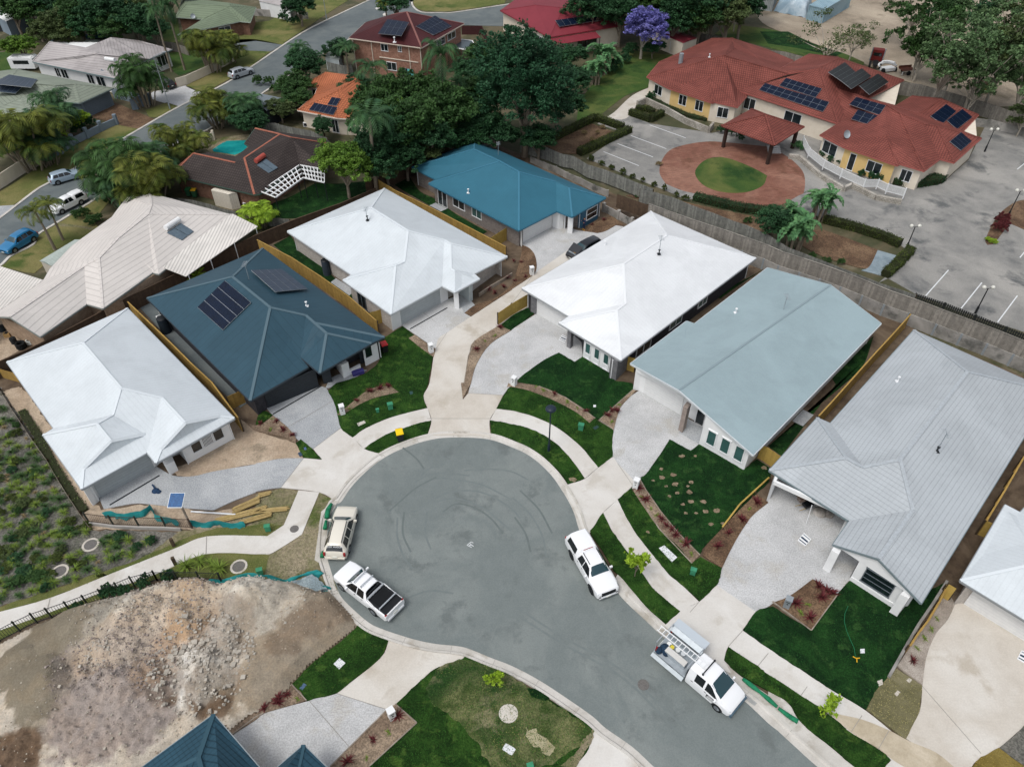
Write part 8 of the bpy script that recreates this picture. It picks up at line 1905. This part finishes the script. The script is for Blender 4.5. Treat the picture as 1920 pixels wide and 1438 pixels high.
board('white sign board lying on the tiled house driveway', "23: 270,1112 325,1160 280,1212 222,1168"); board('white sign board on the pale driveway at the right edge', "33: 1900,560 1990,600 1960,680 1865,625"); board('white sign board lying by the bright white house porch', "12: 375,1068 415,1085 395,1125 350,1105")
# clutter in the open garage
p = g(*T('23', 285, 930), .1); o = thing('wheelbarrow', 'black wheelbarrow under the open garage door', 'wheelbarrow', (p.x, p.y, .1), .4, local=True); MB().box((0, 0, .5), (.7, .5, .25)).build('tray', m_black, o); MB().tube((.45, -.05, .2), (.45, .05, .2), .2, n=14).build('wheel', m_tyre_, o); MB().bar((-.2, .2, .35), (-1.0, .25, .5), .04, .04).bar((-.2, -.2, .35), (-1.0, -.25, .5), .04, .04).build('handles', m_tp, o)
p = g(*T('23', 245, 865), .1); mb = MB()
for k in range(6): mb.box((p.x+rnd.uniform(-.1, .1), p.y+rnd.uniform(-.1, .1), .15+k*.07), (.6, .45, .06), rnd.uniform(0, .3))
tag(mb.build('tile_stack', mat('mixed_boards', ['7c6250', 'a79f97'], scale=4)), 'small stack of boards inside the open garage', 'boards')
p = g(*T('23', 390, 960), .1); mb = MB(); mb.dome((p.x, p.y, .1), .55, z=.5).dome((p.x+.6, p.y-.2, .1), .4, z=.5); tag(mb.build('rubbish_pile', mat('grey_rubble_bags', ['9c968e', '837c74', 'b5b0aa'], scale=5, bump=.8)), 'grey heap of rubbish bags inside the open garage', 'rubbish')
a, b = g(*T('23', 330, 905), 1.9), g(*T('23', 285, 1045), .12); tag(MB().bar(a, b, .04, .04).build('pole', m_frame), 'thin white pole leaning out of the open garage', 'pole')
# water tanks, air conditioners, yard things
def tank(label, xy, r, h, m): p = g(*P(xy)[0], 0); o = thing('water_tank', label, 'water tank', (p.x, p.y, 0), local=True); MB().tube((0, 0, .05), (0, 0, h), r, n=20).build('tank_body', m, o); MB().dome((0, 0, h), r, z=.25, n=20, rings=3).build('lid', m_dark, o)
tank('slim blue-grey water tank beside the white roofed house', "11: 535,620", .42, 1.9, mat('tank_blue_grey', ['37424c', '2f3942'])); tank('dark water tank beside the slate roofed house', "10: 1250,1050", .5, 1.8, mat('tank_dark', ['222d36']))
def aircon(label, xy, rz=0, z=0.05): p = g(*P(xy)[0], z); boxthing('air_conditioner', label, 'air conditioner', [('case', [((0, 0, .35), (.85, .34, .6))], m_frame), ('fan_grille', [((-.12, -.18, .36), (.42, .02, .42))], m_dark)], (p.x, p.y, z), rz)
aircon('white air conditioner beside the beige roofed house', "10: 1040,760", .5); aircon('second white air conditioner beside the beige roofed house', "10: 760,900", .5); aircon('white air conditioner under the orange roof', "01: 380,950"); aircon('white air conditioner at the care home west wing', "02: 1195,760"); aircon('white unit under the terracotta hip of the brown house', zs((300, 220), 6, "985,1010"))
p = g(*T('10', 1060, 820), 0); o = boxthing('play_tent', 'blue play tent behind the brown fence corner', 'play tent', [('cover', [((0, 0, .9), (1.9, 1.3, .08)), ((0, .6, .5), (1.9, .06, .9))], mat('navy_cloth', ['1f2c52', '2a3a68'], scale=3)), ('leg', [((-.9, -.6, .45), (.06, .06, .9)), ((.9, -.6, .45), (.06, .06, .9))], m_frame)], (p.x, p.y, 0), .5)
p = g(*T('10', 1215, 985), 0.05); boxthing('white_tub', 'white tub beside the slate roofed house', 'tub', [('tub', [((0, 0, .3), (.7, 1.6, .5))], WM['white']), ('water_surface', [((0, 0, .56), (.5, 1.35, .02))], m_dark)], (p.x, p.y, .05), .5)
for i, (x, y, c, lab) in enumerate(((110, 1130, '1c1f22', 'black drum among the yard clutter at the left'), (60, 1080, 'a98a5a', 'tan sack among the yard clutter at the left'), (225, 1135, 'd9ddd9', 'white crate among the yard clutter at the left'), (262, 1110, 'a2382e', 'red crate among the yard clutter at the left'), (20, 1040, '2c3338', 'dark drum at the left edge of the clutter'))):
    p = g(*T('10', x, y), .05); o = thing('drum' if i in (0, 4) else 'crate', lab, 'drum' if i in (0, 4) else 'crate', (p.x, p.y, .05), local=True)
    (MB().tube((0, 0, 0), (0, 0, .6), .3, n=12) if i in (0, 4) else MB().box((0, 0, .2), (.55, .45, .4), .3)).build('body', mat('clutter_'+c, [c]), o); MB().box((0, 0, .62 if i in (0, 4) else .42), (.3, .3, .03)).build('lid', m_dark, o)
p = g(*T('10', 165, 1165), .05); mb = MB()
for k in range(3):
    for i in range(16): a0, a1 = i*.3927, (i+1)*.3927; mb.tube((p.x+.38*math.cos(a0), p.y+.38*math.sin(a0), .15+k*.2), (p.x+.38*math.cos(a1), p.y+.38*math.sin(a1), .15+k*.2), .11, n=6)
tag(mb.build('tyre_stack', m_tyre_), 'stack of old tyres beside the brown fence at the left', 'tyres')
p = g(*T('11', 765, 1360), .13); boxthing('storage_box', 'purple blue storage box at the slate house window', 'box', [('box', [((0, 0, .15), (1.1, .5, .3))], mat('indigo_box', ['332f6a'])), ('lid', [((0, 0, .32), (1.12, .52, .04))], mat('indigo_lid', ['3d3a78']))], (p.x, p.y, .13), .45)
# plaster person: someone in navy and hi-vis standing at the blue wall
p = g(*T('12', 538, 288), .1); o = thing('person', 'person in navy clothes and yellow boots working at the blue wall window', 'person', (p.x, p.y, .1), 2.2, local=True)
def figure(o):
    J = [((0, 0, .95), .13, -1), ((0, 0, 1.15), .14, 0), ((0, 0, 1.38), .15, 1), ((0, 0, 1.50), .06, 2), ((0, .02, 1.62), .10, 3), ((0, .02, 1.73), .085, 4), ((-.19, 0, 1.40), .065, 2), ((-.27, .08, 1.15), .045, 6), ((-.2, .3, 1.2), .035, 7), ((-.18, .38, 1.24), .03, 8),
         ((.19, 0, 1.40), .065, 2), ((.27, .1, 1.16), .045, 10), ((.2, .32, 1.3), .035, 11), ((.17, .4, 1.35), .03, 12), ((-.1, 0, .88), .095, 0), ((-.11, .03, .50), .065, 14), ((-.11, 0, .10), .045, 15), ((-.11, .14, .05), .04, 16), ((.1, 0, .88), .095, 0), ((.11, .03, .50), .065, 18), ((.11, 0, .10), .045, 19), ((.11, .14, .05), .04, 20)]
    me = bpy.data.meshes.new('body'); me.from_pydata([j[0] for j in J], [(j[2], i) for i, j in enumerate(J) if j[2] >= 0], []); b = bpy.data.objects.new('body', me); COL.objects.link(b)
    sk = b.modifiers.new('s', 'SKIN'); b.modifiers.new('d', 'SUBSURF').levels = 1
    for i, j in enumerate(J): me.skin_vertices[0].data[i].radius = (j[1], j[1])
    me.skin_vertices[0].data[0].use_root = True
    dg = bpy.context.evaluated_depsgraph_get(); m2 = bpy.data.meshes.new_from_object(b.evaluated_get(dg)); bpy.data.objects.remove(b)
    for m in (mat('navy_cloth2', ['1b2740']), mat('skin', ['a9795f']), mat('yellow_boot', ['c9922e']), mat('dark_hair', ['20190f'])): m2.materials.append(m)
    for p in m2.polygons:
        c = p.center; p.material_index = 3 if c.z > 1.68 else 1 if c.z > 1.5 or (c.y > .24 and c.z > 1) else 2 if c.z < .22 else 0
        p.use_smooth = True
    b = bpy.data.objects.new('body', m2); COL.objects.link(b); b.parent = o
figure(o)
# washing on a line in front of the two storey house
p = g(*T('01', 1120, 520), 1.6); q = g(*T('01', 1165, 530), 1.6); o = thing('clothes_line', 'clothes line with turquoise and dark washing at the brick wall', 'clothes line', (p.x, p.y, 0)); MB().tube((p.x, p.y, 0), (p.x, p.y, 1.8), .04).tube((q.x, q.y, 0), (q.x, q.y, 1.8), .04).bar((p.x, p.y, 1.75), (q.x, q.y, 1.75), .03, .03).build('frame', m_steel, o)
for t0, t1, c in ((-.6, .25, '1a2138'), (.3, 1.3, '5fb7b0')): a, b = p.lerp(q, t0), p.lerp(q, t1); MB().bar((a.x, a.y, 1.2), (b.x, b.y, 1.2), .06, 1.1).build('washing', mat('cloth_'+c, [c]), o)
# boat tarp and dish beyond the worn roof
p = g(*T('00', 740, 262), 1.0); boxthing('covered_boat', 'blue covered boat behind the worn grey roof', 'boat', [('cover', [((0, 0, .9), (4.4, 1.7, .5)), ((0, 0, 1.25), (3.6, 1.0, .25))], mat('boat_cover', ['2c5a72', '244c62'], scale=1)), ('trailer', [((0, 0, .45), (3.6, 1.0, .2))], m_dark)], (p.x, p.y, 0), .15)
shed('pale_shed', 'pale blue shed roof behind the worn grey roof', "00: 600,345 650,300 750,300 720,345", 2.2, WM['sage'], shedm, .1)
p = g(*T('00', 190, 485), .8); boxthing('caravan', 'white caravan behind the worn grey roof', 'caravan', [('body', [((0, 0, 1.3), (4.2, 2.0, 1.7)), ((0, 0, 2.2), (3.8, 1.8, .15))], WM['white']), ('window', [((0, -1.01, 1.5), (2.6, .03, .6))], m_glass)], (p.x, p.y, 0), .0)
for x, y, lab in ((1305, 1215, 'dark timber bollard above the footpath'), (1318, 1355, 'dark timber bollard below the footpath')):
    p = g(*T('20', x, y), 0); tag(MB().box((p.x, p.y, .45), (.2, .2, .9), .3).box((p.x, p.y, .92), (.22, .22, .04), .3).build('bollard', m_tpost, None, loc=tuple(p)), lab, 'bollard')
# traffic islands on the old street
for s in ("01: 895,70 915,58 935,60 925,75 905,80", "01: 950,115 965,105 985,112 975,125 955,125"): slab('traffic_island', m_conc, .18, s)
drape('shade_cloth', 'crumpled teal cloth on the dirt mound', "30: 1385,270 1405,290 1415,330 1395,365 1380,380", .35, z0=.9)

# ------------------------------------------------------------------ grass blades over the new lawns
def scatter_grass():
    rs = np.random.RandomState(5); out = {}
    for o in [o for o in bpy.data.objects if o.name.split('.')[0] in ('lawn', 'verge_lawn', 'worn_turf', 'verge_strip', 'turf_patch', 'scruffy_verge')]:
        me = o.data; top = max(me.polygons, key=lambda p: abs(p.normal.z)*p.area); poly = [me.vertices[i].co[:2] for i in top.vertices]; z = me.vertices[top.vertices[0]].co.z
        xs, ys = [p[0] for p in poly], [p[1] for p in poly]; xa, xb, ya, yb = min(xs), max(xs), min(ys), max(ys)
        xa, xb, ya, yb = max(xa, -60), min(xb, 45), max(ya, 8), min(yb, 80)
        if xb <= xa or yb <= ya: continue
        n = int((xb-xa)*(yb-ya)*(70 if 'lawn' in o.name else 40)); X = rs.uniform(xa, xb, n); Y = rs.uniform(ya, yb, n); ok = np.zeros(n, bool); j = len(poly)-1
        for i in range(len(poly)):
            (ax, ay), (bx, by) = poly[i], poly[j]
            if ay != by: ok ^= ((ay > Y) != (by > Y)) & (X < (bx-ax)*(Y-ay)/(by-ay)+ax)
            j = i
        out.setdefault(me.materials[0].name, []).append(np.stack([X[ok], Y[ok], np.full(ok.sum(), z)], 1))
    cols = dict(new_turf=('2f5a22', '3f6a2a', '1f4517'), lush_turf=('1f4a20', '2a5626', '163a18'), patchy_turf=('6b7440', '8a8a58', '46602e'), dry_turf=('8b8458', '9c9468', '6f6c44'), golden_turf=('958040', 'a59252', '7a6a34'), olive_verge=('6f7a40', '86884e', '52652f'), scruffy_verge=('6f7444', '8f8a62', '4f6030'), bare_patch=('a09a70', '8f8f60', 'b0a980'))
    covered = dict(new_turf='fresh green', lush_turf='lush dark green', patchy_turf='patchy olive', dry_turf='dry olive', golden_turf='golden brown', olive_verge='mown olive', scruffy_verge='scruffy mixed', bare_patch='thin straw')
    for k, L_ in out.items():
        if k not in cols: continue
        C = np.concatenate(L_); m = len(C); a = rs.uniform(0, 6.283, m); l = rs.uniform(.03, .075, m)
        U = np.stack([np.cos(a)*.018, np.sin(a)*.018, np.zeros(m)], 1); V = np.stack([-np.sin(a)*l*.8, np.cos(a)*l*.8, l*.55], 1); C = C+np.array([0, 0, .03])
        me = quadmesh('grass_blades', C.astype(np.float32), U.astype(np.float32), V.astype(np.float32), mat('blades_'+k, list(cols[k]), scale=1.2, island=.35, spec=.1, trans=.15))
        o = bpy.data.objects.new('grass', me); COL.objects.link(o); tag(o, covered[k]+' grass blades growing over the lawns', 'grass', kind='stuff')
scatter_grass()

for h_ in (H1, H2, H3, H4, H5, H6, H8):
    n = len(h_.wp)
    for i in range(0, min(n, 6)):
        a, b, c = h_.wp[i-1], h_.wp[i], h_.wp[(i+1) % n]; d = (b-a).normalized()-(c-b).normalized()
        if d.length < .5: continue
        d.normalize(); q = b+d*.06
        MB().tube((q.x, q.y, .05), (q.x, q.y, h_.wh), .045, n=6).build('downpipe', m_frame, h_.o)
# ------------------------------------------------------------------ camera, light, render settings
cam = bpy.data.cameras.new('camera'); co = bpy.data.objects.new('camera', cam); COL.objects.link(co)
co.location = (0, 0, CAMH); co.rotation_euler = (math.pi/2-PITCH, 0, 0)
cam.sensor_width = 36; cam.lens = 36*F/1920; cam.clip_end = 3000; cam.clip_start = .5
S.camera = co
w = bpy.data.worlds.new('World'); S.world = w; w.use_nodes = True
nt = w.node_tree; bg = nt.nodes['Background']
sky = nt.nodes.new('ShaderNodeTexSky'); sky.sky_type = 'NISHITA'; sky.sun_disc = False
EL, AZ = R(62), R(225)          # azimuth measured clockwise from +Y
sky.sun_elevation = EL; sky.sun_rotation = AZ; sky.air_density = 1.0; sky.dust_density = 4.0; sky.ozone_density = 1.0
hs = nt.nodes.new('ShaderNodeHueSaturation'); hs.inputs['Saturation'].default_value = .35
nt.links.new(sky.outputs[0], hs.inputs['Color']); nt.links.new(hs.outputs[0], bg.inputs[0]); bg.inputs[1].default_value = .15
sl = bpy.data.lights.new('sun', 'SUN'); so = bpy.data.objects.new('sun', sl); COL.objects.link(so)
sl.energy = .95; sl.angle = R(18); sl.color = (1, .975, .94)
d = Vector((math.sin(AZ)*math.cos(EL), math.cos(AZ)*math.cos(EL), math.sin(EL)))
so.rotation_euler = d.to_track_quat('Z', 'Y').to_euler(); so.location = (0, 0, 120)
S.view_settings.view_transform = 'Standard'; S.view_settings.look = 'None'; S.view_settings.gamma = 1
S.view_settings.exposure = EXPO
